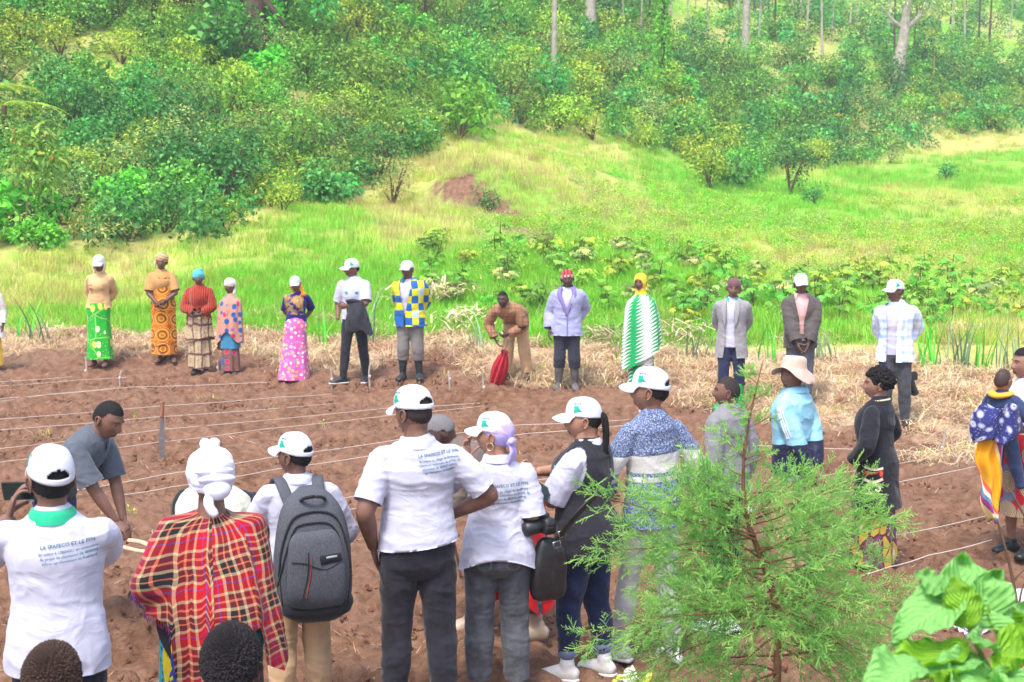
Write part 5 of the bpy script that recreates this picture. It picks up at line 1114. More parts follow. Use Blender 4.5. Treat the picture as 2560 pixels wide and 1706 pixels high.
p = Person('young man in a grey polo stooping to look at the ground', 178, 1035, 8.7, 72, 'mid', ht=1.62, bend=46, L=dict(wr=(.10, -.50, .58), pole=(1, .4, .3), curl=.9), R=dict(wr=(-.06, -.56, .70), pole=(-1, .5, .3), curl=.75, dir=(.15, -.75, -.6), palm=(.2, .5, -.8)), feet=((.12, .0, 8), (-.12, -.1, -8)), near=True, X=at(128, 1035, 8.7).x, girth=.94, group=G_FRONT)
p.HM = rotx(rad(28))@rotz(rad(-2))*1.06; p.hc = p.nb+np.array((0, -.10, .115)); p.body(closed=False); p.hair(off=.003); gp = C('slate_polo', (.095, .11, .135), weave=.4); p.top('polo_shirt', gp, .90, 'short', .018, .012, .008, slv_loose=.024, upto=.47); p.collar(gp, r=.066); p.trousers('trousers', C('blue_denim', (.04, .06, .14))); p.shoes(SHOEK)
STOOP = p

p = Person('man in a white polo with green collar filming with a phone', 128, 1120, 5.35, -172, 'mid', hat=.014, hyaw=26, hpitch=-3, L=dict(wr=(.25, -.36, 1.37), pole=(1, .1, -.9), curl=.5, dir=(-.25, -.15, .9), palm=(-.8, -.1, -.1)), R=dict(wr=(.055, -.385, 1.36), pole=(-1, .1, -.9), curl=.5, dir=(.2, -.15, .6), palm=(.9, .2, 0)), near=True, girth=1.05, group=G_FRONT)
p.body(); p.hair(lowback=.012); p.trousers('trousers', BLACKT, .014, .01); p.top('polo_shirt', WHITE, .83, 'short', .024, .016, .008, slv_loose=.032, upto=.50, wsc=(6, 6, 9), seed=8); p.collar(C('green_collar', (.02, .42, .22)), r=.070, h=.036, fall=.042); p.cap(CAPW, tilt=-6)
p.text('lettering', [('LA SPAFECO ET LE FFN', .0200, 0, .046), ('En action à CIBINGU en exécution', .0154, 0, .022), ('du projet de plantation de 400000', .0154, 0, .003), ('arbres agroforestiers et fruitiers', .0154, 0, -.016)], TXT, (-.075, 0, 1.315), 5, bold=.012)
bd_ = Geo(); bd_.ell((0, -.052, -.085), (.052, .046, .032), None, 14, 8); bd_.xform(p.hp); bd_.build('beard', [HAIR], p.root)
PHONEMAN = p

# ================================================================ children's heads at the lower edge
def curly(p, seed, c, r, n=1500, col=None):
    g = Geo(); rng = np.random.default_rng(seed); g.ell(c, tuple(x*.97 for x in r), None, 40, 28)
    u = rng.normal(size=(n*2, 3)); u /= np.linalg.norm(u, axis=1)[:, None]; u = u[(u[:, 2] > -.35) & ~((u[:, 1] < -.55) & (u[:, 2] < .3))][:n]
    for q in u:
        b_ = np.array(c)+q*np.array(r)*(.985+.02*rng.random()); s_ = rng.uniform(.004, .0085); tn = nrm(np.cross(q, rng.normal(size=3)))*s_; bt = nrm(np.cross(q, tn))*s_; q2 = q*s_*1.2
        g.add([b_+tn, b_-tn*.5+bt*.86, b_-tn*.5-bt*.86, b_+q2], [(0, 1, 3), (1, 2, 3), (2, 0, 3)])
    g.xform(p.hp); return g.build('curly_hair', [col or HAIR], p.root, False)
for lab, px, top, hc_ in (('child with short brown curly hair seen from behind in front of the filming man', 128, 1612, (.085, .052, .040)), ('child with black curly hair seen from behind in front of the tartan blanket', 577, 1566, (.034, .029, .031))):
    p = Person(lab, px, top, 4.3, 176, 'dark', hat=.012, kid=True, near=True, group='children watching from the bank'); p.hc = p.hc*1.0; 
    k_ = 1.95; p.HM = p.HM*k_; p.hc = p.hc+np.array((0, 0, .0)); p.z0 = p.z0
    p.body(); curly(p, int(px), (0, .010, .022), (.082, .106, .106), 3200, plain('curl_%s' % ('brown' if px < 300 else 'black'), hc_, .8, .2, .4, 400., .6, 700.))
    p.top('tee', C('dull_red_tee', (.25, .05, .05)) if px > 300 else C('dull_blue_tee', (.06, .08, .16)), .85, 'short', .014, .01, .005); p.trousers('trousers', C('slate_trousers', (.10, .115, .15)))
    p.root.location.z -= .118*(k_-1)*p.sc

# ================================================================ mother and baby
p = Person('woman at the picture edge in a red and beige disc print wrap holding a baby', 2566, 868, 10.5, -62, 'warm', True, 1.0, hat=.02, ht=1.56, hyaw=-20, L=dict(wr=(.16, -.30, 1.08), pole=(1, .2, -.5), curl=.4, dir=(-.6, -.5, .3)), R=dict(wr=(-.16, -.32, 1.0), pole=(-1, .2, -.4), curl=.4, dir=(.6, -.4, .3)), near=True, group=G_MID)
p.body(feet=True); p.top('blouse', C('pale_lilac_blouse', (.66, .64, .80)), .95, 'short', .014, 0, .005, upto=.42); p.hair(off=.01, lump=.004); p.skirt('wrap_skirt', M_['disc_print'], 1.04, .36, (.16, .13), (.215, .185), 5, .013, 41); p.shoes(SHOEK, 'flat_shoe')
mo = p
p = Person('baby in a navy hooded jacket carried on the hip', 2510, 925, 10.25, 128, 'warm', ht=.86, z0=.72, kid=True, near=True, hpitch=-6, L=dict(wr=(.20, -.30, 1.30), pole=(1, 0, -1), curl=.7), R=dict(wr=(-.25, -.16, 1.12), pole=(-1, 0, -1), curl=.7), feet=((.20, -.25, 30), (-.20, -.25, -30)), girth=1.15, group='people at the picture edge')
k_ = 1.45; p.HM = p.HM*k_; p.hc = p.nb+np.array((0, -.01, .18)); p.body(); p.hair(off=.001, m=plain('baby_hair', (.06, .035, .03), .6, .3, .2)); nv = C('navy_fleece', (.03, .045, .11)); p.top('hooded_jacket', nv, .86, 'long', .035, .02, .007, slv_loose=.035, flare=.01); OR = C('orange_lining', (.80, .40, .04))
g = Geo(); g.tube([(-.13, -.02, 1.47), (-.11, .10, 1.45), (0, .15, 1.43), (.11, .10, 1.45), (.13, -.02, 1.47)], [(.03, .05), (.04, .07), (.045, .08), (.04, .07), (.03, .05)], 12, side=(0, 0, 1), k=5); g.build('hood', [OR], p.root); p.trousers('trousers', C('blue_denim', (.04, .06, .14)), .03, .0); BABY = p
p.root.location.z = at(2510, 925, 10.25).z-p.sc*1.80
# ---------------------------------------------------------------- vegetation
def project_px(X, Y, Z):
    c, s_ = math.cos(PITCH), math.sin(PITCH); z = Z-CAM_H; dep = Y*c-z*s_; up = Y*s_+z*c
    return 1280+FPX*X/dep, 853-FPX*up/dep
def find_y(px, py, y0=8.0, y1=150.0):
    """distance at which the ground is seen at this pixel"""
    Y = np.linspace(y0, y1, 1500); X = (px-1280)/FPX*Y*1.004; z = ground(X, Y); _, p = project_px(X, Y, z); i = np.argmax(p <= py); y = Y[i] if p[i] <= py else y1
    return float((px-1280)/FPX*y*1.004), float(y)
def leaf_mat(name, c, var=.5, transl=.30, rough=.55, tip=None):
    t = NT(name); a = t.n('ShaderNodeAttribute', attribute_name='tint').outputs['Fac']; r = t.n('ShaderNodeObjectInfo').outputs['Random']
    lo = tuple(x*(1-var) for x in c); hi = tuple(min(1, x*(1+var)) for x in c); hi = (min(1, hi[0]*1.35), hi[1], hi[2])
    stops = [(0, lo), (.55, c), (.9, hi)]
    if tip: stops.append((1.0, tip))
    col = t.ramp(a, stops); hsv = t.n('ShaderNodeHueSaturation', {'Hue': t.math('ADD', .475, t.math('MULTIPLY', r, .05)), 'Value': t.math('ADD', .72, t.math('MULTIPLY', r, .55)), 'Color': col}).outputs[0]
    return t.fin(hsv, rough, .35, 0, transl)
LEAF = {'mid': leaf_mat('leaf_mid_green', (.19, .48, .060)), 'blue': leaf_mat('leaf_blue_green', (.10, .44, .085)), 'yellow': leaf_mat('leaf_yellow_green', (.40, .63, .065)),
        'dark': leaf_mat('leaf_dark_green', (.075, .28, .060)), 'olive': leaf_mat('leaf_olive', (.38, .54, .16)), 'red': leaf_mat('leaf_red_tipped', (.26, .48, .075), tip=(.42, .14, .05)), 'bright': leaf_mat('leaf_bright', (.20, .64, .065), transl=.4), 'grey': leaf_mat('leaf_grey_green', (.22, .36, .20))}
BARK = plain('brown_bark', (.115, .072, .052), .9, .1, .45, 9., .8, 30.); PALEB = plain('pale_bark', (.42, .36, .31), .8, .2, .3, 5., .5, 14.); TWIG = plain('twig_brown', (.13, .075, .05), .85, .2, .3)
def leaves(C_, Nrm, Dir, L, Wd, fold=.25):
    """quads shaped like leaves: base, side, tip, side"""
    S = np.cross(Nrm, Dir); S /= np.linalg.norm(S, axis=1)[:, None]+1e-9; L = L[:, None]; Wd = Wd[:, None]
    mid = C_+Dir*L*.45; return np.stack([C_, mid+S*Wd*.5+Nrm*Wd*fold, C_+Dir*L-Nrm*L*.12, mid-S*Wd*.5+Nrm*Wd*fold], 1)
def unit(v): return v/(np.linalg.norm(v, axis=1)[:, None]+1e-9)
def clump_arrays(rng, blobs, n, ll, lw, up=.45, hang=0.0, shell=.35):
    """leaves spread over the outer part of a set of blobs (x,y,z,r)"""
    B = np.array(blobs); w_ = B[:, 3]**2; k = rng.choice(len(B), n, p=w_/w_.sum()); d = unit(rng.normal(size=(n, 3))+np.array((0, 0, .35)))
    rr = B[k, 3]*(1-shell*rng.random(n)**1.5); lump = 1+.18*vnoise(d*3+k[:, None]*5.1, 9); C_ = B[k, :3]+d*(rr*lump)[:, None]*np.array((1, 1, .9))
    Nr = unit(d*.55+np.array((0, 0, up))+rng.normal(size=(n, 3))*.45); Dr = unit(d+rng.normal(size=(n, 3))*.7+np.array((0, 0, -hang-.15))); Dr = unit(Dr-Nr*(Dr*Nr).sum(1)[:, None]*.8)
    L = ll*rng.uniform(.6, 1.25, n); return leaves(C_, Nr, Dr, L, L*lw*rng.uniform(.8, 1.2, n)), rng.random(n)
def plant_mesh(name, Q, tint, stems=None, mats=None, link=True, parent=None, extra=None):
    V = Q.reshape(-1, 3); n = len(Q); F = np.arange(n*4).reshape(n, 4); g = Geo()
    sv = np.zeros((0, 3)); sf = []
    if stems:
        for pts, rr in stems: g.tube(pts, rr, 5, k=2, cap=False)
        sv, sf = g.VF()
    me = D.meshes.new(name); ns = len(sv); VV = np.vstack([V, sv]).astype(np.float32); FF = np.vstack([F, np.array(sf, int).reshape(-1, 4)+n*4]) if sf else F
    me.vertices.add(len(VV)); me.vertices.foreach_set('co', VV.ravel()); nf = len(FF); me.loops.add(nf*4); me.loops.foreach_set('vertex_index', FF.astype(np.int32).ravel()); me.polygons.add(nf); me.polygons.foreach_set('loop_start', np.arange(nf, dtype=np.int32)*4)
    me.update(calc_edges=True); a = me.attributes.new('tint', 'FLOAT', 'POINT'); a.data.foreach_set('value', np.r_[np.repeat(tint, 4), np.zeros(ns)].astype(np.float32))
    mi = np.zeros(nf, np.int32); mi[n:] = 1; 
    for m in mats: me.materials.append(m)
    if len(mats) > 1: me.polygons.foreach_set('material_index', mi)
    me.update(); o = D.objects.new(name, me)
    if link: COL.objects.link(o)
    if parent: o.parent = parent
    return o
def mk_blobs(rng, R, H, n, base=.25):
    return [(rng.uniform(-1, 1)*R*.6, rng.uniform(-1, 1)*R*.6, H*(base+(1-base-.2)*rng.random()), R*rng.uniform(.34, .58)) for _ in range(n)]
LIB = {}
def proto(name, obj): LIB[name] = obj; return obj
def shrub_proto(key, mat, R, H, n, ll, lw, nb, seed, hang=.0):
    rng = np.random.default_rng(seed); b = mk_blobs(rng, R, H, nb); Q, t = clump_arrays(rng, b, n, ll, lw, hang=hang); st = [([(0, 0, 0), (x*.4, y*.4, z*.5), (x, y, z)], [.035, .025, .012]) for x, y, z, r in b]
    return plant_mesh('shrub', Q, t, st, [LEAF[mat], TWIG], False)
SHR = [shrub_proto('a', 'mid', 1.1, 1.7, 850, .13, .5, 9, 1), shrub_proto('b', 'blue', 1.0, 1.6, 700, .15, .6, 8, 2), shrub_proto('c', 'yellow', .95, 1.4, 800, .12, .45, 8, 3), shrub_proto('d', 'dark', 1.2, 1.8, 900, .13, .5, 10, 4),
       shrub_proto('e', 'olive', .9, 1.3, 850, .10, .35, 8, 5), shrub_proto('f', 'mid', .9, 2.1, 800, .17, .38, 9, 6, .5), shrub_proto('g', 'red', 1.0, 1.6, 800, .13, .42, 8, 7), shrub_proto('h', 'bright', .9, 1.5, 560, .20, .62, 7, 8)]
SHN = ['leafy mid green shrub of the dense thicket on the hillside', 'blue green shrub of the dense thicket on the hillside', 'yellow green shrub of the dense thicket on the hillside', 'dark green shrub of the dense thicket on the hillside', 'pale olive shrub of the dense thicket on the hillside', 'tall drooping leaved shrub of the dense thicket on the hillside', 'green shrub with reddish tips in the dense thicket on the hillside', 'bright broad leaved shrub of the dense thicket on the hillside']
LOWP = [(-900, 640), (0, 650), (150, 640), (300, 628), (500, 610), (620, 575), (700, 530), (850, 520), (950, 500), (1010, 420), (1100, 335), (1250, 335), (1500, 345), (1640, 385), (1740, 440), (1840, 478), (1900, 440), (1950, 425), (2080, 415), (2200, 398), (2400, 350), (2560, 312), (3300, 300)]
UPP = [(-900, -500), (1500, -500), (1640, 100), (1800, 170), (2000, 180), (2560, 200), (3300, 200)]
def lowp(px): return np.interp(px, [a for a, _ in LOWP], [b for _, b in LOWP])
def upp(px): return np.interp(px, [a for a, _ in UPP], [b for _, b in UPP])
LANDM = [(60, 'by the red tipped sapling'), (243, 'above the tan shirt'), (405, 'above the orange wrap'), (560, 'above the salmon dotted shawl'), (740, 'above the pink skirt'), (890, 'above the man in sunglasses'), (1030, 'above the checkered jacket'), (1180, 'above the earth bank'), (1383, 'beside the thin pale trunk'), (1500, 'beyond the corner of the spur'), (1650, 'round the creeper column'), (1852, 'below the whitish eucalyptus'), (2040, 'between the two pale trunks'), (2222, 'below the leaning pale trunk'), (2400, 'beyond the leaning trunk'), (2560, 'at the picture edge')]
SHK = ['mid green shrub', 'fresh green shrub', 'yellow green shrub', 'dark green shrub', 'pale olive shrub', 'tall drooping shrub', 'red tipped shrub', 'bright broad leaved shrub']
def shrub_label(k, px, py):
    lm = min(LANDM, key=lambda q: abs(q[0]-px))[1]; f = (lowp(px)-py)/max(1, lowp(px)-max(0, upp(px))); return SHK[k]+(' at the thicket foot ' if f < .3 else ' halfway up the thicket ' if f < .65 else ' high in the thicket ')+lm
def place(o, x, y, s_=1.0, rz=None, dz=0.0, sz=None):
    o.location = (x, y, g1(x, y)+dz); o.rotation_euler = (random.uniform(-.08, .08), random.uniform(-.08, .08), random.uniform(0, 6.28) if rz is None else rz); o.scale = (s_, s_, s_*(sz or 1)); return o
rng = np.random.default_rng(21); pts = []; tries = 0; used0 = [False]*8
cand = np.c_[rng.uniform(-.42, .42, 26000), rng.uniform(26, 92, 26000)]; cand[:, 0] *= cand[:, 1]; cand = cand[rng.random(len(cand)) < cand[:, 1]/92]
cz = ground(cand[:, 0], cand[:, 1]); cpx, cpy = project_px(cand[:, 0], cand[:, 1], cz); ok = (cpy < lowp(cpx)-4) & (cpy > np.maximum(upp(cpx), -70)) & (cpx > -130) & (cpx < 2700); cand = cand[ok]; cpx = cpx[ok]; cpy = cpy[ok]
order = np.argsort(cand[:, 1]); sel = []; grid_ = {}
for i in rng.permutation(len(cand)):
    x, y = cand[i]; md = .95+max(0, y-34)*.020; c = (int(x//2.2), int(y//2.2)); bad = False
    for a in (-1, 0, 1):
        for b in (-1, 0, 1):
            for j in grid_.get((c[0]+a, c[1]+b), ()):
                if (cand[j, 0]-x)**2+(cand[j, 1]-y)**2 < md*md: bad = True
    if not bad: grid_.setdefault(c, []).append(i); sel.append(i)
sel.sort(key=lambda i: cand[i, 1]); NSHR = 290; rest = sel[NSHR:]; SHRP = []
for i in sel[:NSHR]:
    x, y = cand[i]; n_ = vnoise(np.array([[x*.21, y*.21, 0]]), 77)[0]; r_ = rng.random(); dark_low = cpx[i] < 1000 and cpy[i] > 330
    w8 = [3, 1.4, 2.4+2.5*max(0, n_), .9+2.2*dark_low+.7*(cpx[i] > 1750), 1.4+1.2*max(0, -n_), 1.6, .7, .9 if cpx[i] < 1800 else .1]; k = rng.choice(8, p=np.array(w8)/sum(w8))
    o = D.objects.new('shrub', SHR[k].data); COL.objects.link(o); edge = (lowp(cpx[i])-cpy[i]) < 40
    place(o, x, y, rng.uniform(.75, 1.2)*(1.0 if y < 45 else 1.15)*(.72 if edge else 1), None, -.12); tag(o, shrub_label(k, cpx[i], cpy[i]), 'shrub', 'shrubs of the hillside thicket'); SHRP.append((x, y))
# ---- geometry-node scatter for what nobody could count
PROTO_N = [0]
def proto_col(objs):
    c = D.collections.new('source'); 
    for o in objs:
        o.name = 'source_%03d' % PROTO_N[0]; PROTO_N[0] += 1; c.objects.link(o)
    return c
def scatter(name, label, objs, P, rot, scl, idx):
    me = D.meshes.new(name); n = len(P); me.vertices.add(n); me.vertices.foreach_set('co', np.asarray(P, np.float32).ravel())
    for nm, ty, arr, key in (('rot', 'FLOAT_VECTOR', rot, 'vector'), ('scl', 'FLOAT', scl, 'value'), ('idx', 'INT', idx, 'value')):
        a = me.attributes.new(nm, ty, 'POINT'); a.data.foreach_set(key, np.asarray(arr, np.int32 if ty == 'INT' else np.float32).ravel())
    o = D.objects.new(name, me); COL.objects.link(o); tag(o, label, None, None, 'stuff'); c = proto_col(objs)
    ng = D.node_groups.new(name, 'GeometryNodeTree'); ng.interface.new_socket('Geometry', in_out='INPUT', socket_type='NodeSocketGeometry'); ng.interface.new_socket('Geometry', in_out='OUTPUT', socket_type='NodeSocketGeometry')
    N = ng.nodes; gi = N.new('NodeGroupInput'); go = N.new('NodeGroupOutput'); ip = N.new('GeometryNodeInstanceOnPoints'); ci = N.new('GeometryNodeCollectionInfo')
    ci.inputs['Collection'].default_value = c; ci.inputs['Separate Children'].default_value = True; ci.inputs['Reset Children'].default_value = True; ip.inputs['Pick Instance'].default_value = True
    def na(nm, ty):
        q = N.new('GeometryNodeInputNamedAttribute'); q.data_type = ty; q.inputs[0].default_value = nm; return [s_ for s_ in q.outputs if s_.enabled and s_.name == 'Attribute'][0]
    e2r = N.new('FunctionNodeEulerToRotation'); l = ng.links.new; l(gi.outputs[0], ip.inputs['Points']); l(ci.outputs[0], ip.inputs['Instance']); l(na('idx', 'INT'), ip.inputs['Instance Index']); l(na('rot', 'FLOAT_VECTOR'), e2r.inputs[0]); l(e2r.outputs[0], ip.inputs['Rotation']); l(na('scl', 'FLOAT'), ip.inputs['Scale']); l(ip.outputs[0], go.inputs[0])
    md = o.modifiers.new('scatter', 'NODES'); md.node_group = ng; return o
def small_clump(mat, R, H, n, ll, lw, seed, up=.5):
    rng = np.random.default_rng(seed); b = mk_blobs(rng, R, H, 5, .1); Q, t = clump_arrays(rng, b, n, ll, lw, up); return plant_mesh('clump', Q, t, None, [LEAF[mat]], False)
UG = [small_clump('mid', .5, .6, 170, .11, .5, 31), small_clump('dark', .55, .7, 170, .11, .5, 32), small_clump('yellow', .45, .6, 180, .09, .4, 33), small_clump('blue', .5, .6, 150, .13, .6, 34), small_clump('olive', .45, .7, 190, .08, .3, 35)]
rng = np.random.default_rng(5); n = 17000; P = np.c_[rng.uniform(-.45, .45, n), rng.uniform(25, 140, n)]; P[:, 0] *= P[:, 1]; P = P[rng.random(n) < np.clip(P[:, 1]/90, 0, 1)]
pz = ground(P[:, 0], P[:, 1]); px_, py_ = project_px(P[:, 0], P[:, 1], pz); hi_zone = (py_ < upp(px_)) & (px_ > 1550); k = (py_ < lowp(px_)+14*vnoise(P*.5, 3)) & (~hi_zone | (rng.random(len(P)) < .28)) & (py_ > -160); P = P[k]; pz = pz[k]; hz = hi_zone[k]
idx = rng.choice(5, len(P), p=[.3, .3, .15, .15, .1]); 
scatter('undergrowth', 'low leafy undergrowth filling the gaps between the hillside shrubs', UG, np.c_[P, pz-.06], np.c_[rng.normal(0, .15, (len(P), 2)), rng.uniform(0, 6.28, len(P))], rng.uniform(.8, 1.7, len(P))*(1+np.clip(P[:, 1]-45, 0, 50)*.008), idx)
if rest:
    R_ = np.array([cand[i] for i in rest]); cp = [SHR[k].copy() for k in (0, 1, 3, 4, 5)]
    scatter('far_shrubbery', 'bushes of the far wood that read as one mass', cp, np.c_[R_, ground(R_[:, 0], R_[:, 1])-.1], np.c_[np.zeros((len(R_), 2)), rng.uniform(0, 6.28, len(R_))], rng.uniform(.8, 1.35, len(R_)), rng.choice(5, len(R_)))
# ---- grass
def blade_tuft(mat, n, R, h, wd, seed, lean=.5, seg=3):
    rng = np.random.default_rng(seed); V = []; F = []; T = []
    for i in range(n):
        a = rng.uniform(0, 6.28); b = np.array((math.cos(a), math.sin(a), 0))*R*math.sqrt(rng.random()); hh = h*rng.uniform(.5, 1.15); d = rng.uniform(0, 6.28); dv = np.array((math.cos(d), math.sin(d), 0)); sv = np.array((-dv[1], dv[0], 0))*wd*.5*rng.uniform(.7, 1.3); ln = lean*rng.uniform(.2, 1.2); o = len(V); tt = rng.random()
        for k in range(seg+1):
            t = k/seg; c = b+np.array((0, 0, hh*(t-.22*ln*t*t)))+dv*hh*ln*t*t; w_ = (1-t)**.7
            V += [c-sv*w_, c+sv*w_]; T += [tt*.6+.4*t*rng.random()]*2
        for k in range(seg): F.append((o+2*k, o+2*k+1, o+2*k+3, o+2*k+2))
    me = mk_mesh('tuft', np.array(V), np.array(F)); me.materials.append(mat); at_ = me.attributes.new('tint', 'FLOAT', 'POINT'); at_.data.foreach_set('value', np.array(T, np.float32)); return D.objects.new('tuft', me)
GR = leaf_mat('grass_fresh', (.32, .70, .055), .35, .35); GY = leaf_mat('grass_yellow', (.64, .75, .14), .35, .35); GD = leaf_mat('grass_dry', (.62, .52, .22), .35, .25); STW = leaf_mat('straw', (.74, .57, .36), .4, .15, .8); STD = leaf_mat('straw_brown', (.60, .42, .25), .4, .1, .9)
tufts = [blade_tuft(GR, 40, .22, .34, .012, 1), blade_tuft(GR, 36, .26, .26, .012, 2, .8), blade_tuft(GY, 40, .26, .30, .011, 3), blade_tuft(GD, 36, .26, .34, .009, 4, .6), small_clump('yellow', .28, .22, 90, .055, .5, 41), small_clump('bright', .26, .24, 70, .06, .55, 42), small_clump('olive', .24, .34, 90, .05, .35, 43)]
rng = np.random.default_rng(6); PP = []
for (y0, y1, n) in ((20.2, 27, 9500), (27, 40, 9000), (40, 62, 8500), (62, 95, 5500)):
    u = rng.uniform(-.42, .42, n); y = np.sqrt(rng.uniform(y0*y0, y1*y1, n)); PP.append(np.c_[u*y, y])
P = np.vstack(PP); st_, gr_ = zone(P[:, 0], P[:, 1]); pz = ground(P[:, 0], P[:, 1]); px_, py_ = project_px(P[:, 0], P[:, 1], pz)
k = (gr_ > .35) & (py_ > lowp(px_)-6); P, pz, px_, py_, gr_ = P[k], pz[k], px_[k], py_[k], gr_[k]
# bare strips: the earth bank and trodden patches
bank = ((px_ > 1070) & (px_ < 1325) & (P[:, 1] > bank_y(px_)-.3) & (P[:, 1] < bank_y(px_)+.28)) | ((vnoise(P*.55, 41) > .42) & (px_ > 950) & (px_ < 1350) & (P[:, 1] > 30) & (P[:, 1] < 36)); k = ~bank; P, pz, px_, py_ = P[k], pz[k], px_[k], py_[k]
dr = .5+1.2*fbm(np.c_[P[:, 0]*.12, P[:, 1]*.09], 3, 31)+1.25*smooth01((P[:, 1]-27)/5)*smooth01((px_-820)/200)*smooth01((1800-px_)/250)*smooth01((44-P[:, 1])/6)+.25*rng.normal(size=len(P)); dr = np.where(P[:, 1] < 25.5, dr-.75, dr); dr = dr-.45*smooth01((1050-px_)/200)*smooth01((36-P[:, 1])/4)
herb = (px_ > 1180) & (P[:, 1] > 25) & (P[:, 1] < 48) & (rng.random(len(P)) < .45) & (vnoise(P*.3, 8) > -.25)
idx = np.where(dr < .35, rng.choice([0, 1], len(P)), np.where(dr < .85, rng.choice([2, 2, 1], len(P)), rng.choice([3, 2], len(P)))); idx = np.where(herb, rng.choice([4, 5, 6, 4], len(P)), idx)
scatter('grass', 'green and yellowing grass with low herbs covering the valley side', tufts, np.c_[P, pz-.02], np.c_[rng.normal(0, .12, (len(P), 2)), rng.uniform(0, 6.28, len(P))], rng.uniform(.5, .95, len(P))*(1+np.clip((P[:, 1]-28)*.012, 0, .7)), idx)
# ---- straw and clods on the field
def straw_tuft(mat, n, R, L, seed, wd=.004, up=.055):
    rng = np.random.default_rng(seed); g = []; T = []
    for i in range(n):
        c = np.array((rng.normal()*R, rng.normal()*R, rng.uniform(.0, up))); d = nrm(np.array((rng.normal(), rng.normal(), rng.normal()*.35))); l_ = L*rng.uniform(.4, 1.2); s_ = nrm(np.cross(d, (0, 0, 1)))*wd*rng.uniform(.6, 1.4); b_ = np.array((0, 0, .12*l_*rng.random())); g.append([c-d*l_*.5-s_, c-d*l_*.5+s_, c+b_+s_, c+b_-s_]); g.append([c+b_-s_, c+b_+s_, c+d*l_*.5+s_*.3, c+d*l_*.5-s_*.3]); T += [rng.random()]*2
    return plant_mesh('straw', np.array(g), np.array(T), None, [mat], False)
ss_ = [straw_tuft(STW, 60, .16, .26, 1), straw_tuft(STW, 50, .20, .34, 2), straw_tuft(STD, 60, .16, .24, 3), straw_tuft(STD, 9, .16, .10, 4, .0028, .012), straw_tuft(STD, 8, .16, .08, 5, .0025, .012), blade_tuft(GY, 12, .14, .12, .010, 9, .9), small_clump('yellow', .08, .10, 14, .05, .5, 44)]
rng = np.random.default_rng(8); n = 26000; y = np.sqrt(rng.uniform(7.2**2, 24.5**2, n)); P = np.c_[rng.uniform(-.42, .42, n)*y, y]; s1, g1_ = zone(P[:, 0], P[:, 1]); r_ = rng.random(n); ptch = .5+.5*fbm(P*.9, 2, 51)
dens = np.where(g1_ > .6, .04, np.clip(s1*(.15+.75*ptch), 0, 1))+.07*(s1 < .4)*(ptch > .35); k = r_ < dens; P, s1 = P[k], s1[k]
st_y, gr_y = edge_y(P[:, 0], P[:, 1]); pz = ground(P[:, 0], P[:, 1]); mound = s1*(np.abs(fbm(P*1.3, 3, 21))*.10); r2 = rng.random(len(P))
idx = np.where(s1 > .4, np.where(r2 < .50, rng.choice([0, 1], len(P)), np.where(r2 < .88, 2, np.where(r2 < .95, 5, 6))), np.where(r2 < .55, 3, np.where(r2 < .97, 4, np.where(r2 < .988, 5, 6))))
scatter('straw', 'dry straw and pulled weeds raked along the field margin and strewn on the soil', ss_, np.c_[P, pz+mound+.01], np.c_[rng.normal(0, .15, (len(P), 2)), rng.uniform(0, 6.28, len(P))], rng.uniform(.5, .95, len(P)), idx)
SOILM = plain('soil_clod', (.22, .112, .068), .95, .1, .35, 14., .8, 60.)
def clod(seed):
    import bmesh
    b = bmesh.new(); bmesh.ops.create_icosphere(b, subdivisions=2, radius=1.0); me = D.meshes.new('clod'); b.to_mesh(me); b.free(); V = np.zeros(len(me.vertices)*3, np.float32); me.vertices.foreach_get('co', V); V = V.reshape(-1, 3); V = V*(1+.45*fbm(V*1.1, 3, seed))[:, None]*np.array((1, .8, .62)); me.vertices.foreach_set('co', V.astype(np.float32).ravel()); me.materials.append(SOILM); me.update(); return D.objects.new('clod', me)
n = 30000; y = np.sqrt(rng.uniform(7.0**2, 20**2, n)); P = np.c_[rng.uniform(-.42, .42, n)*y, y]; s1, _g = zone(P[:, 0], P[:, 1]); k = (s1 < .5) & (rng.random(n) < .5+.6*vnoise(P*1.4, 61)); P = P[k]
scatter('soil_clods', 'crumbs and clods of tilled reddish soil', [clod(1), clod(2), clod(3), clod(4)], np.c_[P, ground(P[:, 0], P[:, 1])+.012], rng.uniform(0, 6.28, (len(P), 3)), .006+.022*rng.random(len(P))**3.5, rng.choice(4, len(P)))
# ---- trees
def tree(name, label, px, py, h, r, lean=(0, 0), bark=None, crown=None, group=None, leafm='mid', ll=.2, lw=.4, nl=900, hang=.3, limbs=None, bend=0.0, dy=0.0):
    x, y = find_y(px, py); y += dy; root = empty(name, (x, y, g1(x, y)-.1)); tag(root, label, 'tree', group); g = Geo(); n_ = 9; pts = []; rr = []
    for i in range(n_):
        t = i/(n_-1); pts.append((lean[0]*t*h+bend*math.sin(t*3.1)*h*.5+.04*r*math.sin(i*2.3), lean[1]*t*h, t*h)); rr.append(r*(1-.62*t)*(1.25 if i == 0 else 1))
    g.tube(pts, rr, 12, k=3); V, F = g.VF(); V = V+vnormals(V, F)*(r*.10*fbm(V*np.array((4/r*.2, 4/r*.2, 1.2)), 2, 4))[:, None]; g = Geo(); g.add(V, F)
    for (t0, dx, dz, dyy, r0) in (limbs or []):
        b = np.array(pts[int(t0*(n_-1))]); g.tube([b, b+np.array((dx*.45, dyy*.4, dz*.3)), b+np.array((dx, dyy, dz))], [r0, r0*.75, r0*.4], 8, k=4)
    g.build('trunk', [bark or BARK], root)
    if crown:
        rng = np.random.default_rng(int(px)); Q, t = clump_arrays(rng, crown, nl, ll, lw, hang=hang, shell=.9); o = plant_mesh('crown', Q, t, None, [LEAF[leafm]], True, root)
    return root
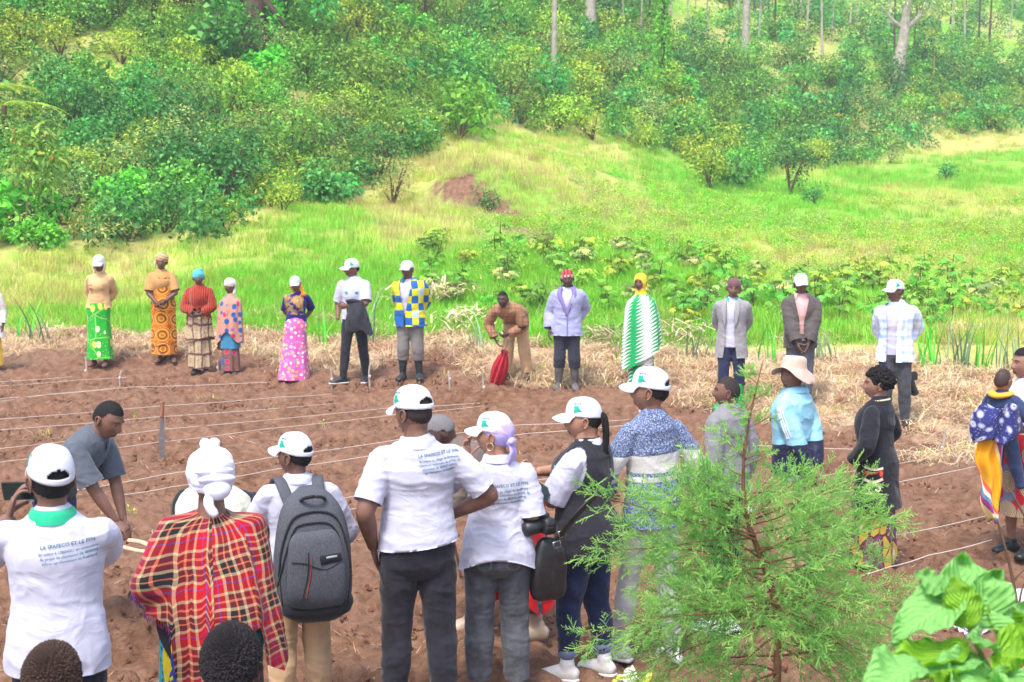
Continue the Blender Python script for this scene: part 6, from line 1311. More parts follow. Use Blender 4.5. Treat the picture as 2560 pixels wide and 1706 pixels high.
tree('old_tree', 'thick brown trunked tree with a slanting limb and creepers at the top of the picture', 652, 140, 8, .40, (.0, .02), BARK, [(-1.6, -.3, 2.6, .8), (1.5, -.4, 2.8, .9), (2.2, -.2, 1.6, .7), (.9, -.5, 4.2, 1.0), (-.6, -.3, 4.6, 1.0)], None, 'blue', .2, .5, 1500, .4, [(.25, 1.0, -1.0, -.1, .16), (.4, -1.4, 1.8, .2, .12)])
tree('old_tree', 'reddish brown trunk half hidden by leaves beside the thick trunked tree', 462, 40, 7, .42, (.05, 0), plain('reddish_bark', (.22, .10, .075), .9, .1, .3, 6., .6, 20.), [(-1.2, 0, 2.2, .8), (1.4, -.4, 1.6, .8)], None, 'mid', .18, .5, 500)
tree('slender_tree', 'thin pale grey trunk standing bare in front of the thicket', 1383, 236, 9, .13, (.006, 0), PALEB, [(-.2, 0, 6.4, .9), (.5, 0, 7.3, 1.0)], None, 'mid', .18, .35, 500)
tree('pale_tree', 'broad pale trunk at the top edge beside a dark one', 1470, 105, 9, .30, (.02, 0), PALEB, [(-.8, 0, 4.4, 1.2), (.9, .4, 5.5, 1.3)], None, 'mid', .2, .35, 600)
tree('dark_tree', 'dark narrow trunk just behind the broad pale trunk', 1502, 95, 9, .24, (.0, 0), plain('dark_bark', (.055, .042, .045), .9, .1, .3, 8., .6, 25.), [(.4, .5, 4.6, 1.4)], None, 'dark', .2, .35, 500, dy=1.2)
tree('eucalyptus_tree', 'straight whitish eucalyptus trunk rising above the bush row', 1852, 172, 10, .22, (.005, 0), PALEB, [(0, 0, 8.6, 1.4)], None, 'grey', .2, .3, 500)
tree('leaning_tree', 'leaning pale trunk that forks into a dark wide crown', 2222, 212, 6.4, .42, (.105, 0), PALEB, [(-1.2, 0, 4.2, 1.0), (.3, 0, 4.9, 1.2), (1.5, 0, 4.6, 1.1), (2.4, -.2, 4.3, .9), (-2.2, .2, 4.6, .8), (1.0, -.2, 5.8, 1.2), (-.6, .1, 6.0, 1.2)], None, 'olive', .22, .4, 1500, .2, [(.5, 1.2, 1.3, 0, .17), (.62, -1.3, 1.2, .1, .13)], .03)
tree('tree_stump', 'short broken orange brown stub among the far bushes', 2312, 222, 1.9, .10, (.05, 0), plain('raw_wood', (.45, .22, .11), .8, .2, .3))
tree('sapling_tree', 'young tree with reddish top leaves on a thin pale stem', 66, 612, 2.3, .035, (.16, -.15), plain('pale_stem', (.40, .27, .19), .8, .2, .2), [(.1, -.3, 1.6, .4), (.45, -.4, 1.9, .42), (.6, -.3, 1.4, .35), (.2, -.4, 2.3, .35), (.6, -.4, 2.4, .34), (.8, -.35, 1.9, .3)], None, 'red', .19, .42, 560, .6)
tree('creeper_column', 'tall trunk wholly wrapped in bright green creeper', 1650, 262, 5.2, .16, (0, 0), BARK, [(.1*math.sin(k*2.1), -.1, .25+k*.36, .55-.012*k+.1*math.sin(k*1.7)) for k in range(14)], None, 'bright', .17, .6, 1500, .3)
rng = np.random.default_rng(12)
for i in range(34):
    px = 1560+i*30+rng.uniform(-14, 14); py = rng.uniform(40, 165) if px > 1880 else rng.uniform(40, 120); h = rng.uniform(4.5, 8.5)
    tree('thin_tree', 'thin stemmed young eucalyptus in the open stand above the far bank', px, py, h, rng.uniform(.05, .09), (rng.uniform(-.06, .06), 0), PALEB if rng.random() < .55 else BARK, [(rng.uniform(-.5, .5), rng.uniform(-.3, .3), h*rng.uniform(.35, 1.0), rng.uniform(.4, .8)) for _ in range(6)], 'young eucalyptus trees above the far bank', 'grey' if rng.random() < .65 else 'mid', .2, .28, 240, .6)
for i in range(13):
    px = 60+i*112+rng.uniform(-35, 35); tree('hillside_tree', 'leafy tree standing in the thicket near the top edge of the picture', px, rng.uniform(5, 90), rng.uniform(3.4, 5), rng.uniform(.07, .13), (rng.uniform(-.05, .05), 0), BARK, [(rng.uniform(-.9, .9), rng.uniform(-.6, .3), rng.uniform(1.0, 4.2), rng.uniform(.5, 1.0)) for _ in range(8)], 'leafy trees on the upper hillside', ['mid', 'blue', 'yellow', 'dark', 'olive'][i % 5], .17, .45, 900, .4)
# single bushes that stand out
def bush(label, px, py, s_, k, n=None, mat=None, ll=.2, lw=.6, R=.9, H=1.5, seed=50):
    x, y = find_y(px, py); o = shrub_proto('x', mat, R, H, n or 600, ll, lw, 8, seed+int(px)); o.name = k; o.data.name = k; COL.objects.link(o); place(o, x, y, s_); tag(o, label, 'bush'); return o
bush('bush of large bright light green leaves above the earth bank', 1150, 352, 1.0, 'broadleaf_bush', 420, 'bright', .30, .5, 1.3, 1.9); bush('cluster of big round blue green leaves high on the hillside', 548, 190, 1.0, 'broadleaf_bush', 300, 'blue', .26, .8, .8, 2.6)
bush('lone dark green bush in the meadow below the bush row', 1968, 488, 1.0, 'meadow_bush', 700, 'dark', .15, .5, .9, 1.9); bush('small round dark bush further up the meadow', 2352, 452, .8, 'meadow_bush', 400, 'blue', .15, .5, .7, .9); bush('pale olive bush at the upper edge of the meadow', 2215, 408, .9, 'meadow_bush', 500, 'olive', .14, .4, .9, 1.1); bush('low bush beside the lone dark green bush', 2030, 510, .8, 'meadow_bush', 350, 'blue', .13, .5, .6, .8)
bush('dark hollow bush at the foot of the earth bank', 1215, 535, .7, 'bank_bush', 260, 'dark', .12, .5, .6, .8); bush('pale bushy weed at the edge of the thicket', 985, 520, 1.0, 'edge_bush', 600, 'olive', .10, .35, .8, 1.4); bush('yellowish bush in front of the thicket corner', 1480, 352, 1.0, 'edge_bush', 500, 'yellow', .12, .4, 1.0, 1.3); bush('bright leafy bush at the end of the spur', 1770, 470, 1.0, 'edge_bush', 700, 'yellow', .16, .5, 1.0, 1.8)
for (px, py, nm) in ((4, 250, 'feathery palm frond clump reaching in at the picture edge'), (30, 300, 'second feathery palm clump below the first at the edge')):
    x, y = find_y(px, py+90); root = empty('palm', (x, y, g1(x, y))); tag(root, nm, 'palm'); rng = np.random.default_rng(px); st = Geo(); st.tube([(0, 0, 0), (0, 0, 1.2)], [.08, .07], 8); st.build('stem', [BARK], root)
    for f in range(9):
        a = rng.uniform(-1.2, 1.6); L = rng.uniform(1.3, 1.9); Q = []; T = []; dv = np.array((math.cos(a), math.sin(a)*.6-.3, 0)); dv = nrm(dv)
        for k in range(26):
            t = (k+2)/28; c = np.array((0, 0, 1.2))+dv*L*t+np.array((0, 0, .75*t-1.05*t*t)); 
            for sd in (1, -1):
                q = nrm(np.cross(dv, (0, 0, 1)))*sd+dv*.7+np.array((0, 0, -.25)); q = nrm(q); w_ = np.cross(q, (0, 0, 1))*.016; l_ = .42*math.sin(math.pi*min(1, t*.9+.1)); Q.append([c-w_, c+q*l_*.5-w_, c+q*l_, c+q*l_*.5+w_]); T.append(rng.random())
        plant_mesh('frond', np.array(Q), np.array(T), None, [LEAF['yellow']], True, root)
# ---- cassava : upright stems carrying palmate leaves
def cassava(seed):
    rng = np.random.default_rng(seed); Q = []; T = []; st = []
    for s_ in range(rng.integers(2, 4)):
        h = rng.uniform(.35, .80); b = np.array((rng.normal()*.08, rng.normal()*.08, 0)); tp = b+np.array((rng.normal()*.12, rng.normal()*.12, h)); st.append(([b, (b+tp)/2+.02, tp], [.014, .011, .007]))
        for k in range(11):
            t = rng.uniform(.35, 1.0); a = k*2.4+rng.uniform(-.3, .3); c0 = b+(tp-b)*t; d = np.array((math.cos(a), math.sin(a), rng.uniform(.0, .5))); c1 = c0+nrm(d)*rng.uniform(.14, .24); st.append(([c0, c1], [.004, .003])); up = nrm(np.array((math.cos(a)*.9+rng.normal()*.35, math.sin(a)*.9+rng.normal()*.35, .8))); tt = rng.random()
            for j in range(6):
                ang = (j-2.5)*.52; e1 = nrm(np.array((math.cos(a), math.sin(a), -.6+rng.normal()*.25))); e2 = np.cross(up, e1); dr = nrm(e1*math.cos(ang)+e2*math.sin(ang)+np.array((0, 0, -.15))); L = .16*(1-.22*abs(j-2.5)/2.5)*rng.uniform(.8, 1.1); S = np.cross(up, dr)*L*.16; m_ = c1+dr*L*.6; Q.append([c1, m_+S, c1+dr*L-up*.02, m_-S]); T.append(min(1, tt*.9+.1*rng.random()))
    return plant_mesh('cassava_plant', np.array(Q), np.array(T), st, [LEAF[['mid', 'bright', 'yellow', 'olive', 'yellow'][seed % 5]], TWIG], False)
CKN = ['mid green', 'bright green', 'yellow green', 'pale green', 'lime green', 'leafy mid green', 'leafy bright green']
CLM = [(1110, 'behind the bending boy'), (1250, 'between the bending boy and the lilac anorak'), (1418, 'behind the lilac anorak'), (1520, 'between the lilac anorak and the zigzag shawl'), (1610, 'behind the zigzag shawl'), (1720, 'between the zigzag shawl and the grey blazer'), (1832, 'behind the grey blazer'), (1920, 'between the grey blazer and the taupe jacket'), (2005, 'behind the taupe jacket'), (2120, 'between the taupe jacket and the plaid shirt'), (2243, 'behind the plaid shirt'), (2360, 'beyond the plaid shirt'), (2500, 'at the picture edge beyond the plaid shirt')]
def cassava_label(k, px, y): return CKN[k]+' cassava '+min(CLM, key=lambda q: abs(q[0]-px))[1]+(', front row' if y < 22.8 else ', mid plot' if y < 25 else ', far row')
CP = [cassava(s_) for s_ in range(7)]; rng = np.random.default_rng(14); done = []
for t in range(900):
    px = rng.uniform(1060, 2640); y = rng.uniform(21.3, 28.5)
    if y < np.interp(px, [1060, 1400, 1900, 2560], [23.2, 22.2, 20.9, 20.4]) or (px < 1250 and rng.random() < .5) or (y > 26.5 and rng.random() < .5): continue
    x = (px-1280)/FPX*y
    if any((x-a)**2+(y-b)**2 < .30 for a, b in done): continue
    done.append((x, y)); k = rng.integers(7); o = D.objects.new('cassava_plant', CP[k].data); COL.objects.link(o); place(o, x, y, rng.uniform(.55, .88)); tag(o, cassava_label(k, px, y), 'plant', 'cassava plants in the plot beyond the field')
    if len(done) >= 100: break
def reed(label, px, Y, h, n, seed):
    o = blade_tuft(LEAF['bright'] if seed % 2 else LEAF['grey'], n, .16, h, .030, seed, .55, 5); o.name = 'reed_clump'; o.data.name = 'reed_clump'; COL.objects.link(o); place(o, (px-1280)/FPX*Y, Y, 1.0); tag(o, label, 'reed', 'long bladed reed clumps at the grass edge')
for i, (px, Y, h, n) in enumerate([(905, 21.0, 1.0, 14), (800, 21.3, .8, 9), (95, 22.6, .9, 12), (60, 22.9, .8, 12), (1745, 19.2, .7, 12), (1925, 19.0, .8, 10), (2075, 18.8, .7, 9), (2330, 18.4, 1.1, 18), (2400, 18.6, .8, 16), (2460, 18.3, .7, 16), (2530, 18.2, .8, 16), (2280, 18.9, .7, 10), (1180, 20.2, .6, 8), (1560, 19.5, .6, 8)]): reed('clump of long arching reed blades '+['behind the man in sunglasses', 'beside the pink skirt', 'by the picture edge near the tan shirt', 'at the picture edge beyond the tan shirt', 'between the zigzag shawl and grey blazer', 'between the grey and taupe jackets', 'just past the taupe jacket', 'just past the plaid shirt', 'tall and dense beyond the plaid shirt', 'above the baby', 'at the picture edge above the baby', 'behind the plaid shirt', 'behind the bending boy', 'just before the zigzag shawl'][i], px, Y, h, n, i)
for lab, px, Y, n in (('heap of pale dry maize stalks in the grass behind the checkered jacket', 1105, 23.6, 260), ('small heap of dry husks beside the lilac anorak', 1490, 20.6, 160), ('scattered dry husks in the grass near the bending boy', 1150, 21.8, 120), ('dry stalk litter before the cassava by the grey blazer', 1700, 20.6, 120)):
    o = straw_tuft(STW, n, .32, .42, px, .012, .26); o.name = 'dry_stalk_heap'; o.data.name = 'dry_stalk_heap'; COL.objects.link(o); place(o, (px-1280)/FPX*Y, Y, 1.0); tag(o, lab, None, None, 'stuff')
# ---------------------------------------------------------------- strings, stakes and carried things
STR = plain('white_string', (.58, .50, .44), .8, .2, .15, 40.)
SL = [[(-40, 1008), (130, 985), (300, 968)], [(-40, 956), (160, 944), (262, 930), (352, 936)], [(-40, 968), (200, 950), (420, 936)], [(-40, 1000), (330, 968), (640, 957), (850, 951)], [(-40, 1051), (392, 1016), (700, 993), (830, 985)], [(-40, 1078), (390, 1043), (850, 1008)], [(-40, 1126), (405, 1074), (985, 1019), (1200, 1008)], [(-40, 1160), (396, 1106), (653, 1074), (995, 1036), (1210, 1015)],
      [(150, 1232), (410, 1187), (675, 1144), (995, 1100), (1296, 1063), (1570, 1050)], [(293, 1239), (428, 1218), (693, 1173), (950, 1136), (1311, 1085), (1600, 1060)], [(800, 1254), (940, 1230), (1386, 1196), (1702, 1148), (1900, 1120)], [(800, 1288), (925, 1262), (1180, 1228), (1500, 1190)], [(1500, 1352), (1692, 1314), (2061, 1238), (2439, 1167)], [(1800, 1236), (2061, 1189), (2363, 1138), (2420, 1128)], [(1850, 1112), (2271, 1127), (2412, 1143)], [(1980, 1400), (2234, 1340), (2470, 1289)], [(2040, 1470), (2223, 1418), (2320, 1389), (2480, 1350)]]
STRL = ['white string running level before the feet of the tan shirt woman', 'white string passing over the feet of the tan shirt woman to the orange wrap', 'white string ending just before the orange wrap', 'white string crossing before the pink skirt towards sunglasses man', 'white string reaching the top of the machete handle', 'white string crossing just below the machete handle top', 'white string passing behind the stooping man and up to the bending boy', 'white string touching the middle of the machete blade', 'white string leaving the stooping man and passing behind the tartan woman', 'white string passing just behind the white headwrap', 'white string between the backpack man and the woman in the vest', 'white string passing low behind the big man in white', 'white string running from the conifer past the black cardigan', 'white string between the track jacket and black cardigan, reaching the far peg', 'thin white string near the straw beyond the black cardigan', 'white string rising from the conifer to the woman with the baby', 'white string nearest the broad leaved plant']
STKL = ['before the tan shirt', 'before the man in sunglasses', 'beside the red umbrella', 'between the boots and the red umbrella', 'beyond the black cardigan', 'next to the straw beyond the black cardigan', 'before the salmon shawl', 'behind the knitted cardigan', 'at the feet of the tan shirt', 'beside the stooping man', 'before the checkered jacket']
STAKES = [(300, 968), (830, 985), (1210, 1015), (1125, 1000), (2420, 1135), (2355, 1145), (545, 958), (1600, 1060), (215, 955), (190, 1205), (925, 985)]
for i, ps in enumerate(SL):
    zz = .10 if i not in (12, 15, 16) else .16; P = [on_plane(x, y, zz) for x, y in ps]; g = Geo(); q = [tuple(P[0])]
    for a, b in zip(P[:-1], P[1:]):
        for k in range(1, 5): t = k/4; c = a.lerp(b, t); q.append((c.x, c.y, c.z-.008*math.sin(math.pi*t)))
    g.tube(q, [.0036+.0010*(i in (8, 9, 12, 15, 16))]*len(q), 5, k=1); tag(g.build('planting_string', [STR]), STRL[i], 'string', 'planting strings stretched across the field')
for i, (x, y) in enumerate(STAKES):
    p = on_plane(x, y, 0); o = empty('stake', (p.x, p.y, g1(p.x, p.y)), i*.7); g = Geo(); h = .20+.05*(i % 3); g.tube([(0, 0, -.05), (.01*math.sin(i), .01, h*.5), (.02*math.cos(i*2), .012, h)], [.014, .013, .011], 7, k=3); g.build('peg', [PALEB], o); g = Geo(); g.tube([(0, 0, .09), (0, 0, .115)], [.0185, .0185], 8); g.build('string_loop', [STR], o); tag(o, 'short wooden peg holding a planting string '+STKL[i], 'stake', 'pegs holding the planting strings')
MET = plain('worn_blade', (.33, .31, .32), .38, .5, .25, 18., metallic=.6); WOOD = plain('brown_handle', (.30, .14, .075), .6, .3, .3, 30.); PALEW = plain('peeled_wood', (.62, .43, .27), .7, .3, .2, 25.)
p = on_plane(404, 1142, 0); r = empty('machete', (p.x, p.y, 0), .5); r.rotation_euler = (0, rad(2), .5); tag(r, 'machete stuck upright in the tilled soil, brown handle on top', 'machete'); ppm = FPX/p.y
H_ = 140/ppm; g = Geo(); g.tube([(0, 0, H_*.72), (.004, 0, H_*.85), (0, 0, H_*1.0)], [(.022, .016), (.019, .014), (.024, .017)], 10, k=4); g.build('handle', [WOOD], r); g = Geo(); bl = np.array([[(-.018-.006*math.sin(t*3), s_*.003, H_*.72*(1-t)-.04*t), (.020+.012*math.sin(t*2.6), s_*.0015, H_*.72*(1-t)-.04*t)] for t in np.linspace(0, 1, 10) for s_ in (1,)]).reshape(10, 2, 3); g.grid(bl); g.grid(bl+np.array((0, .004, 0)), False, 0, True); g.build('blade', [MET], r)
def stick(name, lab, a, b, r_, m=PALEW, cat='stick', bow=.01):
    g = Geo(); a = np.array(a); b = np.array(b); L = np.linalg.norm(b-a); g.tube([a, a+(b-a)*.33+np.array((0, 0, bow)), a+(b-a)*.66+np.array((0, 0, -bow*.4)), b], [r_, r_*1.1, r_*.95, r_*.85], 8, k=4); return tag(g.build(name, [m]), lab, cat)
stick('wooden_pole', 'pale wooden tool pole lying level under the hand of the stooping man', at(255, 1368, 8.3), at(402, 1382, 8.1), .013); stick('wooden_stick', 'short pale stick gripped by the stooping young man', at(322, 1352, 8.35), at(420, 1378, 8.2), .014)
stick('stake', 'thin upright stake between the big man and the woman in grey jeans', on_plane(1152, 1440, 0), at(1128, 1322, 8.9), .012, PALEB)
def copy_root(p, name, label, cat): o = empty(name, p.root.location, p.root.rotation_euler[2], p.sc); return tag(o, label, cat)
# backpack
BPK = NT('backpack_cloth'); n_ = BPK.noise(260., BPK.scale(BPK.co(), (1, 1, .25)), 2., .7); BPK.bump(n_, .15, .003); BPM = BPK.fin(BPK.ramp(n_, [(.35, (.050, .054, .066)), (.65, (.105, .11, .13))]), .75, .3); BPD = C('backpack_black', (.016, .017, .021)); REDZ = plain('red_zip', (.35, .04, .03), .5, .4)
r = copy_root(PACKMAN, 'backpack', 'dark grey backpack with black piping on the back of the man in khaki trousers', 'backpack'); cx = -.05
def section(zs, sq=.62, oy=.0):
    g = Geo(); g.tube([(cx+x, .10+b+oy, z) for z, a, b, x in zs], [(a, b) for z, a, b, x in zs], 36, k=5, sq=sq); return g
g = section([(.78, .19, .105, -.008), (.84, .215, .125, -.006), (1.0, .222, .135, 0), (1.15, .212, .128, .003), (1.28, .185, .112, .006), (1.37, .145, .09, .008), (1.42, .085, .06, .01)]); V, F = g.VF(); V = V+vnormals(V, F)*(.006*fbm(V*7, 2, 3))[:, None]; g2 = Geo(); g2.add(V, F); bp = g2.build('main_pack', [BPM], r); bvh = BVHTree.FromPolygons(V.tolist(), F)
g = Geo(); g.tube([(cx-.005, .335, .80), (cx-.005, .355, .88), (cx, .355, 1.04), (cx+.003, .335, 1.18), (cx+.005, .30, 1.24)], [(.150, .03), (.165, .042), (.165, .042), (.145, .036), (.11, .02)], 30, k=5, sq=.6); V, F = g.VF(); V = V+vnormals(V, F)*(.005*fbm(V*9, 2, 5))[:, None]; g2 = Geo(); g2.add(V, F); fp = g2.build('front_pocket', [BPM], r)
def onb(x, z, off=.004):
    h = bvh.ray_cast(Vector((cx+x, 1.2, z)), Vector((0, -1, 0))); return np.array(h[0])+np.array((0, off, 0)) if h[0] is not None else np.array((cx+x, .3, z))
def zip_(name, pts, rr, m, par=r, y=None):
    P = catmull(np.array(pts, float), 8); g = Geo(); g.tube([onb(x, z) if y is None else (cx+x, y(x, z), z) for x, z in P], [rr]*len(P), 6, k=1); g.build(name, [m], par)
zip_('zipper', [(.205, .98), (.19, 1.12), (.150, 1.25), (.10, 1.315), (0, 1.335), (-.09, 1.32), (-.145, 1.26), (-.185, 1.12), (-.20, 1.0)], .008, BPD); zip_('zipper', [(.215, .90), (.17, 1.10), (.12, 1.235), (.07, 1.27), (-.05, 1.275), (-.11, 1.24), (-.145, 1.15), (-.16, .95)], .006, BPD)
fy = lambda x, z: .402-.25*max(0, z-1.05)**1.3-.4*abs(x)**2.2*2; zip_('seam', [(.045, 1.12), (.055, .98), (.09, .84)], .004, BPD, fp, fy); zip_('zip_pull', [(.03, 1.10), (.036, 1.0), (.062, .86)], .003, REDZ, fp, fy); zip_('seam', [(-.15, 1.07), (-.05, 1.02), (.06, 1.06), (.14, 1.07)], .003, BPD, fp, fy)
g = Geo(); g.tube([(cx-.14, fy(-.1, 1.08)-.004, 1.085), (cx-.02, fy(0, 1.07)+.003, 1.075)], [(.004, .026)]*2, 8, side=(0, 1, 0), sq=.3); pt = g.build('label_patch', [BPD], fp); g = Geo(); g.tube([(cx-.115, fy(-.1, 1.08)+.001, 1.092), (cx-.055, fy(-.05, 1.08)+.004, 1.087)], [(.003, .007)]*2, 8, side=(0, 1, 0), sq=.3); g.build('badge', [plain('grey_badge', (.35, .36, .4), .4, .5)], pt)
g = Geo(); g.tube([(cx+.07, .24, 1.375), (cx+.06, .30, 1.41), (cx, .325, 1.425), (cx-.06, .30, 1.41), (cx-.07, .24, 1.375)], [.011]*5, 8, k=5); g.build('carry_handle', [BPD], r); g = Geo(); g.tube([(cx-.012, .215, .755), (cx-.012, .225, .80)], [(.205, .125), (.218, .135)], 32, sq=.62); g.build('base_panel', [BPD], r)
for sx in (1, -1):
    x0 = sx*.10; g = Geo(); g.tube([(x0*.9-.02, .17, 1.36), (x0*1.05, .09, 1.462), (x0*1.15, .0, 1.475), (x0*1.25, -.085, 1.42), (x0*1.3, -.135, 1.30), (x0*1.5, -.10, 1.10)], [(.034, .010)]*6, 12, k=5); g.build('shoulder_strap', [BPM], r)
for sx in (1, -1): zip_('side_seam', [(sx*.185, .80), (sx*.20, .95), (sx*.195, 1.08)], .003, BPD)
# phone of the filming man
GLS = plain('phone_glass', (.015, .03, .028), .12, .6, .3, 20.); c = at(52, 1227, 5.74); r = empty('phone', c, rad(-5)); r.rotation_euler = (rad(8), rad(-4), rad(-8)); tag(r, 'large dark smartphone held up sideways by the man in the green collared polo', 'phone'); g = Geo(); g.tube([(-.078, 0, 0), (.078, 0, 0)], [(.0045, .040)]*2, 16, side=(0, 1, 0), k=1, sq=.35); g.build('case', [plain('phone_case', (.02, .022, .024), .4, .5)], r); g = Geo(); g.grid(np.array([[(-.073, -.0062, -.035), (-.073, -.0062, .035)], [(.073, -.0062, -.035), (.073, -.0062, .035)]])); g.build('screen', [GLS], r)
for k in 'LR':
    pass
# phone, camera and shoulder bag of the woman in the vest
c = at(1347, 1222, 7.62); r = empty('phone', c); r.rotation_euler = (rad(50), rad(32), 0); tag(r, 'black phone in the hands of the woman in the utility vest', 'phone'); g = Geo(); g.tube([(-.07, 0, 0), (.07, 0, 0)], [(.004, .036)]*2, 14, side=(0, 0, 1), k=1, sq=.35); g.build('case', [GLS], r)
LEA = plain('black_leather', (.018, .017, .018), .35, .5, .3, 25., .4, 60.)
c = at(1372, 1415, 7.50); r = empty('shoulder_bag', c, rad(25)); tag(r, 'black leather shoulder bag hanging at the hip of the woman in the vest', 'handbag'); g = Geo(); g.tube([(0, 0, -.17), (.0, 0, -.12), (0, 0, 0), (.01, 0, .10), (.02, 0, .14)], [(.09, .04), (.105, .05), (.10, .048), (.085, .035), (.06, .02)], 24, k=4, sq=.6); V, F = g.VF(); V = V+vnormals(V, F)*(.008*fbm(V*11, 2, 4))[:, None]; g2 = Geo(); g2.add(V, F); g2.build('bag_body', [LEA], r)
g = Geo(); Ri = np.array(Matrix.Rotation(-rad(25), 3, 'Z')); q = [at(1392, 1352, 7.42), at(1440, 1290, 7.36), at(1500, 1225, 7.42), at(1530, 1170, 7.62), at(1520, 1110, 7.80)]; g.tube([tuple(Ri@(np.array(v)-np.array(c))) for v in q], [(.006, .020)]*5, 8, side=(0, 1, .3), k=5); g.build('strap', [LEA], r)
for px, py in ((1405, 1335), (1392, 1362)):
    g = Geo(); v = Ri@(np.array(at(px, py, 7.395))-np.array(c)); g.tube([v+(-.022, 0, .012), v+(.018, 0, .022), v+(.026, 0, -.012), v+(-.014, 0, -.022), v+(-.022, 0, .012)], [.004]*5, 6, k=1); g.build('buckle', [plain('steel_buckle', (.55, .52, .5), .3, .5, .1, metallic=.9)], r)
c = at(1362, 1312, 7.48); r = empty('camera', c, rad(-60)); tag(r, 'black camera hanging in front of the woman in the vest', 'camera'); CAMB = plain('camera_body', (.02, .021, .024), .4, .5, .2); g = Geo(); g.tube([(-.06, 0, 0), (-.05, 0, .0), (.05, 0, 0), (.06, 0, 0)], [(.03, .04), (.034, .045), (.034, .045), (.03, .04)], 16, side=(0, 1, 0), k=2, sq=.45); g.ell((0, 0, .05), (.026, .026, .02)); g.build('camera_body', [CAMB], r); g = Geo(); g.tube([(0, -.03, 0), (0, -.07, -.005), (0, -.115, -.012)], [.038, .040, .042], 20, k=1); l_ = g.build('lens', [CAMB], r); g = Geo(); g.ell((0, -.128, -.012), (.033, .006, .033)); g.build('lens_glass', [GLS], l_)
c = at(2276, 962, 15.95); r = empty('camera', c, rad(20)); tag(r, 'black camera with long lens dangling behind the man in the plaid shirt', 'camera'); g = Geo(); g.tube([(-.07, 0, .09), (.06, 0, .10)], [(.04, .05)]*2, 14, side=(0, 1, 0), k=1, sq=.5); g.build('camera_body', [CAMB], r); g = Geo(); g.tube([(0, 0, .06), (.02, -.01, -.02), (.05, -.02, -.10)], [.042, .040, .046], 16, k=2); g.build('lens', [CAMB], r); g = Geo(); g.tube([(-.06, 0, .10), (-.05, .02, .24), (-.02, .03, .36)], [(.004, .018)]*3, 8, k=4); g.build('strap', [SHOEK], r)
# umbrella
tip = np.array(on_plane(1229, 996, 0.01)); tp = np.array(at(1266, 866, 18.15)); ax = nrm(tp-tip); Lu = np.linalg.norm(tp-tip); r = empty('umbrella', tuple(tip)); tag(r, 'closed red umbrella pointing down in the hands of the bending boy', 'umbrella'); s1 = nrm(np.cross(ax, (0, 1, 0))); s2 = np.cross(s1, ax)
UMB = C('red_umbrella_cloth', (.50, .022, .04), var=.2, weave=.4); rows = []
for i in range(22):
    t = i/21; R_ = .012+.085*math.sin(math.pi*min(1, t*.93+.05))**.8*(.75+.35*t); R_ = R_ if t < .97 else .05; rows.append([ax*Lu*(.04+.86*t)+(s1*math.cos(a)+s2*math.sin(a))*R_*(1+.22*math.sin(8*a+2*t)) for a in np.linspace(0, 2*np.pi, 48, endpoint=False)])
g = Geo(); g.grid(np.array(rows), True); g.build('canopy', [UMB], r); g = Geo(); g.tube([(0, 0, 0), tuple(ax*Lu), tuple(ax*(Lu+.12))], [.006, .006, .012], 8, k=2); g.build('shaft', [MET], r)
# cloths at the picture edge
def hang_cloth(name, lab, m, pts, wds, cat, Y, n=28, amp=.02, off=.05):
    A = []; pat = []
    for i, ((x, y), w_) in enumerate(zip(pts, wds)):
        c = np.array(at(x, y, Y)); row = []
        for j in range(n): t = j/(n-1)-.5; row.append(c+np.array((t*w_, -off*math.cos(t*3)+amp*math.sin(t*14+i*.5), .02*math.sin(t*9+i)))); pat.append((t*w_, c[2], 0))
        A.append(row)
    A = catmull(np.array(A).reshape(len(pts), -1), 5).reshape(-1, n, 3); pat = catmull(np.array(pat).reshape(len(pts), -1), 5).reshape(-1, 3); g = Geo(); g.grid(A); V, F = g.VF(); o = link_mesh(name, mk_mesh(name, V, F), [m], None, True, pat); md = o.modifiers.new('s', 'SOLIDIFY'); md.thickness = .006; return tag(o, lab, cat)
hang_cloth('carrying_cloth', 'blue and white floral cloth wrapped round the baby', M_['blue_floral'], [(2500, 1010), (2490, 1040), (2490, 1075), (2480, 1100)], [.26, .36, .38, .26], 'cloth', 10.08, off=.10); hang_cloth('striped_cloth', 'orange cloth with coloured stripes hanging below the baby', M_['orange_stripes'], [(2482, 1090), (2470, 1140), (2480, 1200), (2476, 1250), (2484, 1300)], [.16, .20, .15, .14, .05], 'cloth', 10.10)
